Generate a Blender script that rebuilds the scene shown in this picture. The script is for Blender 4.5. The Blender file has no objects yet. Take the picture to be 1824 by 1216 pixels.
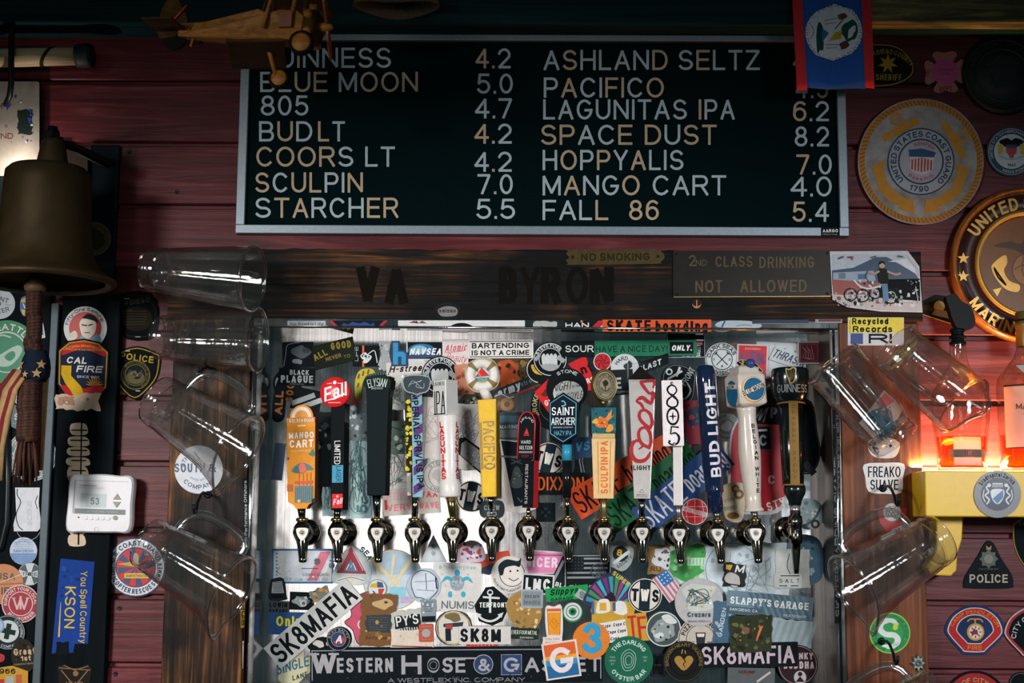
import bpy, bmesh, math, random
from mathutils import Vector, Matrix
random.seed(7)
sc = bpy.context.scene
COL = sc.collection
R = math.radians
# ------------------------------------------------------------------ camera
F_PX = 50.0 / 36.0 * 1824
EYE = Vector((0.0, -3.3, 1.55))
CAMROT = Matrix.Rotation(R(0.565), 3, 'Z') @ Matrix.Rotation(R(90 + 7.7), 3, 'X') @ Matrix.Rotation(R(0.40), 3, 'Z')
cam = bpy.data.objects.new('camera', bpy.data.cameras.new('camera'))
COL.objects.link(cam)
cam.data.lens = 50; cam.data.sensor_width = 36
cam.matrix_world = Matrix.Translation(EYE) @ CAMROT.to_4x4()
cam.data.clip_start = 0.05
cam.data.dof.use_dof = True
cam.data.dof.focus_distance = 3.30
cam.data.dof.aperture_fstop = 3.2
sc.camera = cam
# ------------------------------------------------------------------ world, lights, exposure
sc.view_settings.view_transform = 'Standard'
sc.view_settings.look = 'None'
sc.view_settings.gamma = 1.0
sc.view_settings.exposure = 0.0
sc.view_settings.use_curve_mapping = False
w = bpy.data.worlds.new('room_gloom'); sc.world = w; w.use_nodes = True
bg = w.node_tree.nodes['Background']
bg.inputs[0].default_value = (0.036, 0.080, 0.090, 1); bg.inputs[1].default_value = 0.50
def light(name, kind, loc, aim, power, color, size=None, size_y=None, **kw):
    l = bpy.data.lights.new(name, kind); l.energy = power; l.color = color
    if kind == 'AREA':
        l.shape = 'RECTANGLE'; l.size = size; l.size_y = size_y or size
    elif size is not None: l.shadow_soft_size = size
    for k, v in kw.items(): setattr(l, k, v)
    o = bpy.data.objects.new(name, l); COL.objects.link(o); o.location = loc
    if aim is not None:
        o.rotation_euler = (Vector(aim) - Vector(loc)).to_track_quat('-Z', 'Y').to_euler()
    return o
light('window_daylight', 'AREA', (-0.95, -6.6, 1.42), (-0.5, 0, 1.5), 15, (1.0, 0.93, 0.90), 1.6, 1.25)
light('doorway_daylight', 'AREA', (2.05, -6.6, 1.55), (0.6, 0, 1.4), 2.2, (0.85, 0.95, 1.0), 0.28, 0.45)
light('key_spot_left', 'SPOT', (-1.9, -2.9, 2.15), (-0.34, 0, 1.24), 420, (1.0, 0.955, 0.93), 0.28, spot_size=R(54), spot_blend=1.0)  # added key light for the left half; no such fixture is seen
light('key_spot_right', 'SPOT', (1.9, -2.9, 2.15), (0.34, 0, 1.24), 315, (0.95, 0.97, 1.0), 0.28, spot_size=R(54), spot_blend=1.0)  # its partner for the right half, also an added light
sc.cycles.transparent_max_bounces = 24

def P(px, py, d=0.0):
    """the point on the plane d metres in front of the siding that the photo shows at (px, py)"""
    v = CAMROT @ Vector(((px - 912) / F_PX, -(py - 608) / F_PX, -1.0))
    t = (-d - EYE.y) / v.y
    return EYE + v * t
def S(px, py, d=0.0):
    return (P(px + 1, py, d) - P(px, py, d)).length
# ------------------------------------------------------------------ materials
def lin(h):
    if isinstance(h, (tuple, list)): return tuple(h[:3])
    h = h.lstrip('#')
    c = [int(h[i:i + 2], 16) / 255 for i in (0, 2, 4)]
    return tuple(x / 12.92 if x <= .04045 else ((x + .055) / 1.055) ** 2.4 for x in c)
MATS = {}
def mat(color, rough=0.5, metal=0.0, noise=0.12, scale=60, coat=0.0, key=None, spec=0.3):
    k = key or (color, rough, metal, noise, scale, coat, spec)
    if k in MATS: return MATS[k]
    m = bpy.data.materials.new('surface_' + str(color).strip('#')); m.use_nodes = True
    nt = m.node_tree; b = nt.nodes['Principled BSDF']
    c = lin(color)
    if max(c) < .035 and key is None: spec = min(spec, .05); rough = max(rough, .5)
    b.inputs['Roughness'].default_value = rough; b.inputs['Metallic'].default_value = metal
    b.inputs['Specular IOR Level'].default_value = spec
    b.inputs['Coat Weight'].default_value = coat
    tc = nt.nodes.new('ShaderNodeTexCoord'); n = nt.nodes.new('ShaderNodeTexNoise')
    n.inputs['Scale'].default_value = scale; n.inputs['Detail'].default_value = 5; n.inputs['Roughness'].default_value = .65
    nt.links.new(tc.outputs['Object'], n.inputs['Vector'])
    r = nt.nodes.new('ShaderNodeValToRGB')
    r.color_ramp.elements[0].position = .3; r.color_ramp.elements[1].position = .7
    r.color_ramp.elements[0].color = tuple(max(0, x * (1 - noise)) for x in c) + (1,)
    r.color_ramp.elements[1].color = tuple(min(1, x * (1 + noise * .6)) for x in c) + (1,)
    nt.links.new(n.outputs['Fac'], r.inputs['Fac']); nt.links.new(r.outputs['Color'], b.inputs['Base Color'])
    MATS[k] = m
    return m
def nodes_mat(name, fn):
    if name in MATS: return MATS[name]
    m = bpy.data.materials.new(name); m.use_nodes = True
    fn(m.node_tree, m.node_tree.nodes['Principled BSDF'], m.node_tree.nodes.new, m.node_tree.links.new)
    MATS[name] = m
    return m
def ramp(N, stops):
    r = N('ShaderNodeValToRGB'); e = r.color_ramp.elements
    while len(e) < len(stops): e.new(.5)
    for i, (p, c) in enumerate(stops):
        e[i].position = p; e[i].color = (lin(c) if isinstance(c, str) else c) + (1,)
    return r
def grain(name, stops, vec_scale, rough=0.6, bump=0.25, detail=8, dist=1.2, base_scale=1.0, coat=0, big=None):
    """wood: stretched noise along one axis, coloured by a ramp"""
    def fn(nt, b, N, L):
        tc = N('ShaderNodeTexCoord'); mp = N('ShaderNodeMapping'); mp.inputs['Scale'].default_value = vec_scale
        L(tc.outputs['Object'], mp.inputs['Vector'])
        n = N('ShaderNodeTexNoise'); n.inputs['Scale'].default_value = base_scale; n.inputs['Detail'].default_value = detail
        n.inputs['Roughness'].default_value = .62; n.inputs['Distortion'].default_value = dist
        L(mp.outputs['Vector'], n.inputs['Vector'])
        r = ramp(N, stops); L(n.outputs['Fac'], r.inputs['Fac'])
        out = r.outputs['Color']
        if big:
            n2 = N('ShaderNodeTexNoise'); n2.inputs['Scale'].default_value = big[0]; n2.inputs['Detail'].default_value = 4
            L(tc.outputs['Object'], n2.inputs['Vector'])
            r2 = ramp(N, [(big[1], (1, 1, 1)), (big[2], lin(big[3]))]); L(n2.outputs['Fac'], r2.inputs['Fac'])
            mx = N('ShaderNodeMix'); mx.data_type = 'RGBA'; mx.blend_type = 'MULTIPLY'; mx.inputs[0].default_value = 1
            L(out, mx.inputs[6]); L(r2.outputs['Color'], mx.inputs[7]); out = mx.outputs[2]
        L(out, b.inputs['Base Color'])
        b.inputs['Roughness'].default_value = rough; b.inputs['Coat Weight'].default_value = coat; b.inputs['Specular IOR Level'].default_value = .03 if 'black' in name or 'dark' in name else .18
        bp = N('ShaderNodeBump'); bp.inputs['Strength'].default_value = bump; bp.inputs['Distance'].default_value = .004
        L(n.outputs['Fac'], bp.inputs['Height']); L(bp.outputs['Normal'], b.inputs['Normal'])
    return nodes_mat(name, fn)
M_SIDING = grain('red_painted_siding', [(.25, '3b1619'), (.5, '5a2327'), (.62, '682e32'), (.80, '905c5e')], (2.2, 40, 40), .42, .35, big=(2.3, .40, .70, 'c09a9e'))
M_BEAM = grain('charred_beam_wood', [(.30, '080d0d'), (.46, '1c130c'), (.56, '4a2c14'), (.68, '84552a'), (.78, 'a87238')], (1.3, 48, 48), .6, .8, dist=2.0, big=(3.6, .40, .55, '1e1a18'))
M_POSTL = grain('stained_post_wood_left', [(.28, '0d0a08'), (.44, '2a190c'), (.55, '553415'), (.66, '8a5a2a'), (.8, 'b27f42')], (40, 40, 1.8), .5, .7, dist=2.2, big=(6, .38, .58, '3f3631'))
M_POSTR = grain('stained_post_wood_right', [(.25, '2a140b'), (.45, '55290f'), (.6, '703c1a'), (.78, '8d5428')], (38, 38, 1.6), .45, .3, big=(4, .4, .75, '93857e'))
M_CEIL = grain('lit_beam_wood', [(.3, '2a281c'), (.5, '5a5034'), (.66, '857248'), (.8, '958258')], (2.4, 30, 30), .6, .4, dist=2.5)  # lit right end of the beam, its brightness put into the colour
M_CEILD = grain('dark_shade_beam_wood', [(.3, '0e2125'), (.6, '183034'), (.8, '243e42')], (1.6, 60, 60), .6, .5)  # the same beam in shade, darkened in the colour
M_BLACKP = grain('worn_black_paint', [(.3, '070c0f'), (.62, '0d1418'), (.72, '1a2226'), (.82, '353d41')], (26, 26, 3), .6, .3)
def _steel(nt, b, N, L):
    tc = N('ShaderNodeTexCoord'); mp = N('ShaderNodeMapping'); mp.inputs['Scale'].default_value = (260, 30, 1.5)
    L(tc.outputs['Object'], mp.inputs['Vector'])
    n = N('ShaderNodeTexNoise'); n.inputs['Scale'].default_value = 1; n.inputs['Detail'].default_value = 4
    L(mp.outputs['Vector'], n.inputs['Vector'])
    r = ramp(N, [(.3, (.40, .41, .41)), (.7, (.68, .67, .66))]); L(n.outputs['Fac'], r.inputs['Fac'])
    n2 = N('ShaderNodeTexNoise'); n2.inputs['Scale'].default_value = 9; n2.inputs['Detail'].default_value = 3
    L(tc.outputs['Object'], n2.inputs['Vector'])
    r2 = ramp(N, [(.3, (.09, .09, .09)), (.7, (.15, .15, .15))]); L(n2.outputs['Fac'], r2.inputs['Fac'])
    L(r.outputs['Color'], b.inputs['Base Color']); L(r2.outputs['Color'], b.inputs['Roughness'])
    b.inputs['Metallic'].default_value = 1
    bp = N('ShaderNodeBump'); bp.inputs['Strength'].default_value = .06; bp.inputs['Distance'].default_value = .01
    L(n2.outputs['Fac'], bp.inputs['Height']); L(bp.outputs['Normal'], b.inputs['Normal'])
M_STEEL = nodes_mat('brushed_stainless', _steel)
M_TRAYTOP = mat('8a8c8c', .06, 1.0, .05, 20, key='polished_steel')
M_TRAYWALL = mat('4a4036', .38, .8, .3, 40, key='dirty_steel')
M_CHROME = mat('b9b2a4', .07, 1.0, .04, 30, key='chrome')
M_DKCHROME = mat('8d8578', .10, 1.0, .05, 30, key='dark_chrome')
M_BRASS = mat('b08a4a', .28, 1.0, .15, 60, key='brass')
M_ALU = mat('8c99a1', .42, .55, .12, 200, key='aluminium')
M_IRON = mat('10161a', .45, .6, .2, 80, key='iron')
def _clear(tint, rough=.04, gl=1.0, haze=0.0):
    def fn(nt, b, N, L):
        out = nt.nodes['Material Output']; nt.nodes.remove(b)
        tr = N('ShaderNodeBsdfTransparent'); tr.inputs[0].default_value = tint + (1,)
        g = N('ShaderNodeBsdfGlossy'); g.inputs['Roughness'].default_value = rough
        tc = N('ShaderNodeTexCoord'); n = N('ShaderNodeTexNoise'); n.inputs['Scale'].default_value = 35; n.inputs['Detail'].default_value = 3
        L(tc.outputs['Object'], n.inputs['Vector'])
        bp = N('ShaderNodeBump'); bp.inputs['Strength'].default_value = .12; bp.inputs['Distance'].default_value = .01
        L(n.outputs['Fac'], bp.inputs['Height']); L(bp.outputs['Normal'], g.inputs['Normal'])
        lw = N('ShaderNodeLayerWeight'); lw.inputs['Blend'].default_value = .5
        pw = N('ShaderNodeMath'); pw.operation = 'POWER'; pw.inputs[1].default_value = 4.0; L(lw.outputs['Facing'], pw.inputs[0])
        mu = N('ShaderNodeMath'); mu.operation = 'MULTIPLY_ADD'; mu.inputs[1].default_value = .8 * gl; mu.inputs[2].default_value = .045 * gl
        mu.use_clamp = True
        L(pw.outputs[0], mu.inputs[0])
        mx = N('ShaderNodeMixShader'); L(mu.outputs[0], mx.inputs[0]); L(tr.outputs[0], mx.inputs[1]); L(g.outputs[0], mx.inputs[2])
        if haze:  # fine scratches in the plastic scatter a little light
            df = N('ShaderNodeBsdfDiffuse'); df.inputs[0].default_value = (.8, .78, .75, 1); m2 = N('ShaderNodeMixShader'); m2.inputs[0].default_value = haze
            L(mx.outputs[0], m2.inputs[1]); L(df.outputs[0], m2.inputs[2]); mx = m2
        L(mx.outputs[0], out.inputs[0])
    return fn
M_CLEAR = nodes_mat('clear_plastic', _clear((.91, .91, .90), .08, 1.8, .006))
M_CLEARTHICK = nodes_mat('thick_clear_plastic', _clear((.80, .80, .79), .10, 3.2, .01))
M_BOTTLE = nodes_mat('bottle_glass', _clear((.93, .90, .82), .03, 2.0))
M_FLUTE = nodes_mat('clear_acrylic', _clear((.94, .95, .95), .04, .7))
# ------------------------------------------------------------------ object helpers
def props(o, label=None, cat=None, group=None, kind=None):
    if label: o['label'] = label
    if cat: o['category'] = cat
    if group: o['group'] = group
    if kind: o['kind'] = kind
    return o
def thing(name, label, cat, loc, group=None):
    o = bpy.data.objects.new(name, None); COL.objects.link(o); o.location = loc; o.empty_display_size = .02
    return props(o, label, cat, group)
class MB:
    """collects world-space polygons with materials, then links them as one mesh object"""
    def __init__(s): s.v = []; s.f = []; s.fm = []; s.sm = []; s.mats = []
    def mi(s, m):
        if m not in s.mats: s.mats.append(m)
        return s.mats.index(m)
    def poly(s, pts, m, smooth=False):
        i = len(s.v); s.v += [Vector(p) for p in pts]; s.f.append(list(range(i, i + len(pts)))); s.fm.append(s.mi(m)); s.sm.append(smooth)
    def grid(s, rows, m, closed_u=False, closed_v=False, smooth=True):
        i0 = len(s.v); nr = len(rows); nc = len(rows[0]); k = s.mi(m)
        for r in rows: s.v += [Vector(p) for p in r]
        for a in range(nr if closed_v else nr - 1):
            a2 = (a + 1) % nr
            for b in range(nc if closed_u else nc - 1):
                b2 = (b + 1) % nc
                s.f.append([i0 + a * nc + b, i0 + a * nc + b2, i0 + a2 * nc + b2, i0 + a2 * nc + b]); s.fm.append(k); s.sm.append(smooth)
    def lathe(s, o, ax, prof, m, seg=32, smooth=True, flute=None, caps=False):
        """prof: (along axis, radius) pairs"""
        ax = Vector(ax).normalized(); u = ax.orthogonal().normalized(); v = ax.cross(u); o = Vector(o)
        rows = []
        for (h, r) in prof:
            row = []
            for k in range(seg):
                t = 2 * math.pi * k / seg
                rr = r * (1 + (flute(t, h) if flute else 0))
                row.append(o + ax * h + (u * math.cos(t) + v * math.sin(t)) * rr)
            rows.append(row)
        s.grid(rows, m, closed_u=True, smooth=smooth)
        if caps:
            s.poly(rows[0][::-1], m); s.poly(rows[-1], m)
    def tube(s, pts, r, m, seg=10, flat=1.0, caps=True, up=None):
        pts = [Vector(p) for p in pts]; rows = []; n = len(pts); pu = None
        for i, p in enumerate(pts):
            t = (pts[min(i + 1, n - 1)] - pts[max(i - 1, 0)]).normalized()
            u = (up.cross(t).normalized() if up is not None and up.cross(t).length > 1e-4 else (t.orthogonal().normalized() if pu is None else (pu - t * pu.dot(t)).normalized()))
            pu = u; v = t.cross(u)
            rr = r[i] if isinstance(r, (list, tuple)) else r
            rows.append([p + u * math.cos(2 * math.pi * k / seg) * rr + v * math.sin(2 * math.pi * k / seg) * rr * flat for k in range(seg)])
        s.grid(rows, m, closed_u=True)
        if caps: s.poly(rows[0][::-1], m); s.poly(rows[-1], m)
    def prism(s, front, back, m, mside=None):
        n = len(front); s.poly(front, m); s.poly(back[::-1], mside or m)
        for i in range(n):
            j = (i + 1) % n
            s.poly([front[j], front[i], back[i], back[j]], mside or m)
    def box(s, p0, p1, m):
        x0, y0, z0 = p0; x1, y1, z1 = p1
        q = [(x0, y0, z0), (x1, y0, z0), (x1, y0, z1), (x0, y0, z1)]; b = [(x0, y1, z0), (x1, y1, z0), (x1, y1, z1), (x0, y1, z1)]
        s.prism([Vector(a) for a in q], [Vector(a) for a in b], m)
    def sphere(s, o, r, m, seg=20, sq=(1, 1, 1)):
        rows = []
        for i in range(seg // 2 + 1):
            t = math.pi * i / (seg // 2)
            rows.append([Vector(o) + Vector((r * sq[0] * math.sin(t) * math.cos(2 * math.pi * k / seg), r * sq[1] * math.sin(t) * math.sin(2 * math.pi * k / seg), r * sq[2] * math.cos(t))) for k in range(seg)])
        s.grid(rows, m, closed_u=True)
    def build(s, name, parent=None, origin=None, bevel=0):
        o0 = Vector(origin) if origin is not None else (Vector(parent.matrix_basis.translation) if parent is not None and parent.parent is None else None)
        if o0 is None:
            if s.v:
                o0 = sum(s.v, Vector()) / len(s.v)
            else: o0 = Vector()
        me = bpy.data.meshes.new(name); me.from_pydata([v - o0 for v in s.v], [], s.f)
        for m in s.mats: me.materials.append(m)
        me.polygons.foreach_set('material_index', s.fm); me.polygons.foreach_set('use_smooth', s.sm)
        me.update()
        ob = bpy.data.objects.new(name, me); COL.objects.link(ob); ob.location = o0
        if parent is not None:
            # parents carry a translation only
            t = Vector(); q = parent
            while q is not None: t += Vector(q.location); q = q.parent
            ob.parent = parent; ob.location = o0 - t
        bm = bmesh.new(); bm.from_mesh(me); bmesh.ops.remove_doubles(bm, verts=bm.verts, dist=1e-6)
        bm.to_mesh(me); bm.free()
        if bevel:
            md = ob.modifiers.new('bevel', 'BEVEL'); md.width = bevel; md.segments = 2; md.limit_method = 'ANGLE'
        return ob
# ------------------------------------------------------------------ lettering: a monoline alphabet drawn as strokes
def _a(cx, cy, rx, ry, a0, a1, n=None):
    n = n or max(3, int(abs(a1 - a0) / 22)); return [(cx + rx * math.cos(R(a0 + (a1 - a0) * i / n)), cy + ry * math.sin(R(a0 + (a1 - a0) * i / n))) for i in range(n + 1)]
FONT = {
 'A': (.92, [[(0, 0), (.5, 1), (1, 0)], [(.17, .33), (.83, .33)]]),
 'B': (.84, [[(0, .5), (.66, .5)] + _a(.66, .25, .34, .25, 90, -90) + [(0, 0), (0, 1), (.6, 1)] + _a(.6, .75, .32, .25, 90, -90)]),
 'C': (.94, [_a(.52, .5, .52, .5, 42, 318)]),
 'D': (.92, [[(0, 0), (0, 1), (.45, 1)] + _a(.45, .5, .55, .5, 90, -90) + [(0, 0)]]),
 'E': (.76, [[(1, 1), (0, 1), (0, 0), (1, 0)], [(0, .52), (.92, .52)]]),
 'F': (.72, [[(1, 1), (0, 1), (0, 0)], [(0, .5), (.88, .5)]]),
 'G': (.98, [_a(.5, .5, .5, .5, 45, 340) + [(1, .46), (.58, .46)]]),
 'H': (.90, [[(0, 0), (0, 1)], [(1, 0), (1, 1)], [(0, .52), (1, .52)]]),
 'I': (.0, [[(0, 0), (0, 1)]]),
 'J': (.60, [[(1, 1), (1, .3)] + _a(.5, .3, .5, .3, 0, -180)]),
 'K': (.86, [[(0, 0), (0, 1)], [(1, 1), (0, .36)], [(.36, .58), (1, 0)]]),
 'L': (.68, [[(0, 1), (0, 0), (1, 0)]]),
 'M': (1.08, [[(0, 0), (0, 1), (.5, .08), (1, 1), (1, 0)]]),
 'N': (.92, [[(0, 0), (0, 1), (1, 0), (1, 1)]]),
 'O': (1.04, [_a(.5, .5, .5, .5, 90, 450, 20)]),
 'P': (.82, [[(0, 0), (0, 1), (.62, 1)] + _a(.62, .72, .38, .28, 90, -90) + [(0, .44)]]),
 'Q': (1.04, [_a(.5, .5, .5, .5, 90, 450, 20), [(.62, .26), (.98, -.02)]]),
 'R': (.88, [[(0, 0), (0, 1), (.64, 1)] + _a(.64, .74, .34, .26, 90, -90) + [(0, .48)], [(.58, .48), (1, 0)]]),
 'S': (.84, [_a(.5, .74, .46, .26, 28, 270) + _a(.5, .25, .5, .25, 80, -155)]),
 'T': (.80, [[(0, 1), (1, 1)], [(.5, 1), (.5, 0)]]),
 'U': (.88, [[(0, 1), (0, .36)] + _a(.5, .36, .5, .36, 180, 360) + [(1, 1)]]),
 'V': (.88, [[(0, 1), (.5, 0), (1, 1)]]),
 'W': (1.30, [[(0, 1), (.25, 0), (.5, 1), (.75, 0), (1, 1)]]),
 'X': (.88, [[(0, 0), (1, 1)], [(0, 1), (1, 0)]]),
 'Y': (.86, [[(0, 1), (.5, .44), (1, 1)], [(.5, .44), (.5, 0)]]),
 'Z': (.82, [[(0, 1), (1, 1), (0, 0), (1, 0)]]),
 '0': (.70, [_a(.5, .5, .5, .5, 90, 450, 20)]),
 '1': (.34, [[(0, .74), (1, 1), (1, 0)]]),
 '2': (.70, [_a(.5, .70, .5, .30, 165, -25) + [(0, 0), (1, 0)]]),
 '3': (.70, [_a(.48, .74, .44, .26, 160, -85) + _a(.48, .25, .52, .25, 85, -160)]),
 '4': (.76, [[(.76, 0), (.76, 1), (0, .28), (1, .28)]]),
 '5': (.70, [[(.9, 1), (.16, 1), (.06, .5)] + _a(.48, .32, .52, .32, 140, -150)]),
 '6': (.70, [_a(.55, .62, .53, .38, 48, 170) + _a(.5, .32, .5, .32, 180, 540, 18)]),
 '7': (.70, [[(0, 1), (1, 1), (.34, 0)]]),
 '8': (.72, [_a(.5, .76, .42, .24, -90, 270, 16), _a(.5, .26, .5, .26, 90, 450, 18)]),
 '9': (.70, [_a(.5, .68, .5, .32, 0, 360, 18) + _a(.45, .38, .53, .38, 0, -130)]),
 'a': (.62, [_a(.46, .52, .46, .2, 150, 20, 5) + [(.94, .5), (.94, 0)], _a(.46, .2, .46, .2, 20, 340, 12)]),
 'b': (.62, [[(0, 1), (0, 0)], _a(.48, .36, .5, .36, 180, -180, 14)]),
 'c': (.58, [_a(.5, .36, .5, .36, 45, 315)]),
 'd': (.62, [[(1, 1), (1, 0)], _a(.5, .36, .5, .36, 0, 360, 14)]),
 'e': (.62, [[(0, .38), (1, .38)] + _a(.5, .36, .5, .36, 8, 318)]),
 'f': (.36, [_a(1, .76, .6, .24, 90, 180) + [(.4, 0)], [(0, .68), (.95, .68)]]),
 'g': (.62, [_a(.5, .36, .5, .36, 0, 360, 14), [(1, .70), (1, -.02)] + _a(.5, -.02, .5, .24, 0, -150)]),
 'h': (.60, [[(0, 1), (0, 0)], _a(.5, .44, .5, .28, 180, 0) + [(1, 0)]]),
 'i': (.0, [[(0, 0), (0, .70)], [(0, .94), (0, .97)]]),
 'j': (.2, [[(1, .7), (1, -.05)] + _a(.3, -.05, .7, .2, 0, -100), [(1, .94), (1, .97)]]),
 'k': (.58, [[(0, 0), (0, 1)], [(.95, .7), (0, .26)], [(.36, .42), (1, 0)]]),
 'l': (.0, [[(0, 0), (0, 1)]]),
 'm': (.96, [[(0, 0), (0, .7)], _a(.25, .48, .25, .24, 180, 0) + [(.5, 0)], _a(.75, .48, .25, .24, 180, 0) + [(1, 0)]]),
 'n': (.60, [[(0, 0), (0, .7)], _a(.5, .44, .5, .28, 180, 0) + [(1, 0)]]),
 'o': (.66, [_a(.5, .36, .5, .36, 90, 450, 16)]),
 'p': (.62, [[(0, .72), (0, -.28)], _a(.48, .36, .5, .36, 180, -180, 14)]),
 'q': (.62, [[(1, .72), (1, -.28)], _a(.5, .36, .5, .36, 0, 360, 14)]),
 'r': (.36, [[(0, 0), (0, .7)], _a(.9, .3, .9, .42, 180, 90)]),
 's': (.56, [_a(.5, .54, .46, .18, 30, 270) + _a(.5, .18, .5, .18, 80, -150)]),
 't': (.36, [[(.4, .95), (.4, .2)] + _a(1, .2, .6, .2, 180, 270), [(0, .68), (.95, .68)]]),
 'u': (.60, [[(0, .7), (0, .28)] + _a(.5, .28, .5, .28, 180, 360), [(1, .7), (1, 0)]]),
 'v': (.60, [[(0, .7), (.5, 0), (1, .7)]]),
 'w': (.92, [[(0, .7), (.25, 0), (.5, .7), (.75, 0), (1, .7)]]),
 'x': (.60, [[(0, 0), (1, .7)], [(0, .7), (1, 0)]]),
 'y': (.60, [[(0, .7), (.5, .04)], [(1, .7), (.42, -.1), (.1, -.26)]]),
 'z': (.56, [[(0, .7), (1, .7), (0, 0), (1, 0)]]),
 '.': (.0, [[(0, 0), (0, .02)]]), ',': (.1, [[(1, .04), (0, -.14)]]), "'": (.0, [[(0, .8), (0, 1)]]), '-': (.36, [[(0, .45), (1, .45)]]),
 '!': (.0, [[(0, .3), (0, 1)], [(0, 0), (0, .02)]]), '+': (.6, [[(0, .5), (1, .5)], [(.5, .2), (.5, .8)]]), '/': (.5, [[(0, 0), (1, 1)]]),
 '&': (.95, [[(1, 0), (.22, .72)] + _a(.44, .82, .24, .18, 190, 0) + [(.6, .6), (.2, .44)] + _a(.42, .24, .42, .24, 140, 290) + [(1, .46)]]),
 '@': (1.0, [_a(.5, .4, .5, .5, -40, 300, 16), _a(.5, .4, .22, .24, 0, 360, 10)]), '*': (.3, [[(0, .7), (1, .9)], [(0, .9), (1, .7)]]), ':': (.0, [[(0, .1), (0, .12)], [(0, .55), (0, .57)]]),
 '?': (.6, [_a(.5, .74, .48, .26, 160, -70) + [(.5, .28)], [(.5, 0), (.5, .02)]]),
}
CAPH = 1.0
WT = (.115, .155, .205, .25, .27)
def weight(b):
    i = int(min(b, 3.99)); return WT[i] + (WT[i + 1] - WT[i]) * (min(b, 3.99) - i)
def ribbon(pts, t, closed=False, cap=True):
    """quads along a polyline of width t with mitred corners and square ends; very sharp corners start a new ribbon"""
    if len(pts) > 2:
        for i in range(1, len(pts) - 1):
            ax, ay = pts[i][0] - pts[i - 1][0], pts[i][1] - pts[i - 1][1]; bx, by = pts[i + 1][0] - pts[i][0], pts[i + 1][1] - pts[i][1]
            la, lb = math.hypot(ax, ay), math.hypot(bx, by)
            if la > 1e-6 and lb > 1e-6 and (ax * bx + ay * by) / la / lb < -.35:
                k = t * .22; e = (pts[i][0] + ax / la * k, pts[i][1] + ay / la * k); f = (pts[i][0] - bx / lb * k, pts[i][1] - by / lb * k)
                return ribbon(pts[:i] + [e], t, cap=(cap[0] if isinstance(cap, tuple) else cap, False)) + ribbon([f] + pts[i + 1:], t, cap=(False, cap[1] if isinstance(cap, tuple) else cap))
    q = [pts[0]]
    for p in pts[1:]:
        if math.hypot(p[0] - q[-1][0], p[1] - q[-1][1]) > 1e-6: q.append(p)
    pts = q; n = len(pts)
    if n < 2: return []
    if math.hypot(pts[0][0] - pts[-1][0], pts[0][1] - pts[-1][1]) < 1e-5 and n > 3: closed = True; pts = pts[:-1]; n -= 1
    def dr(a, b):
        l = math.hypot(b[0] - a[0], b[1] - a[1]) or 1; return ((b[0] - a[0]) / l, (b[1] - a[1]) / l)
    c0, c1 = cap if isinstance(cap, tuple) else (cap, cap)
    if not closed:
        d = dr(pts[0], pts[1]); e = dr(pts[-2], pts[-1]); pts = list(pts)
        if c0: pts[0] = (pts[0][0] - d[0] * t / 2, pts[0][1] - d[1] * t / 2)
        if c1: pts[-1] = (pts[-1][0] + e[0] * t / 2, pts[-1][1] + e[1] * t / 2)
    L, Q = [], []
    for i in range(n):
        a = dr(pts[i - 1], pts[i]) if (i > 0 or closed) else dr(pts[0], pts[1])
        b = dr(pts[i], pts[(i + 1) % n]) if (i < n - 1 or closed) else a
        mx, my = -(a[1] + b[1]), a[0] + b[0]; l = math.hypot(mx, my)
        if l < .3: mx, my, l = -b[1], b[0], 1
        mx /= l; my /= l; c = max(.55, mx * -b[1] + my * b[0]); k = t / 2 / c
        L.append((pts[i][0] + mx * k, pts[i][1] + my * k)); Q.append((pts[i][0] - mx * k, pts[i][1] - my * k))
    return [[L[i], Q[i], Q[(i + 1) % n], L[(i + 1) % n]] for i in range(n if closed else n - 1)]
def gpolys(ch, kx, h, t, ser=0):
    """polygons of one character: stem-to-stem width times kx, cap height h, stroke t; left edge at 0, foot at 0"""
    w_, strokes = FONT.get(ch, FONT['?'])
    if ch in '2356890SBEGRa&es@': t = min(t, .205 * h)
    if w_ > 0: t = min(t, (w_ * kx + t) * .42)
    W = w_ * kx; f = lambda p: (t / 2 + p[0] * max(0.0, W - 0), t / 2 + p[1] * (h - t)); o = []
    for s_ in strokes:
        pts = [f(p) for p in s_]
        o += ribbon(pts, t)
        if ser:
            for e, nb in ((s_[0], s_[1]), (s_[-1], s_[-2])):
                if e[1] in (0, 1) and abs(nb[0] - e[0]) < .6 and len(s_) < 6:
                    x, y = f(e); y = 0 if e[1] == 0 else h; hh = t * .42 * (1 if e[1] == 0 else -1); ww = t * 1.05
                    o.append([(x - ww, y), (x + ww, y), (x + ww, y + hh), (x - ww, y + hh)] if hh > 0 else [(x - ww, y + hh), (x + ww, y + hh), (x + ww, y), (x - ww, y)])
    return o, W + t
def layout(txt, h, b=0, w=None, sp=0, ser=0):
    """[(polygons, pen position, advance)], total width"""
    t = weight(b) * h; gap = h * (.13 + sp) + t * .25; space = h * .42
    if w:
        fix = sum(t + (gap if i < len(txt) - 1 else 0) for i, c in enumerate(txt) if c != ' ') ; nat = sum(FONT.get(c, FONT['?'])[0] for c in txt if c != ' ') * h + sum(space for c in txt if c == ' ')
        if nat > 0:
            k = (w - fix) / nat
            if k < .35:  # too tight: thin the strokes and the gaps as well
                k2 = w / (fix + nat * .8); t *= k2; gap *= k2; k = (w - fix * k2) / nat
        else: k = 1
    else: k = .86
    o = []; pen = 0
    for c in txt:
        if c == ' ': o.append(([], pen, space * k)); pen += space * k; continue
        pl, a = gpolys(c, h * k, h, t, ser); o.append((pl, pen, a)); pen += a + gap
    return o, max(pen - gap, .01)
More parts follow.
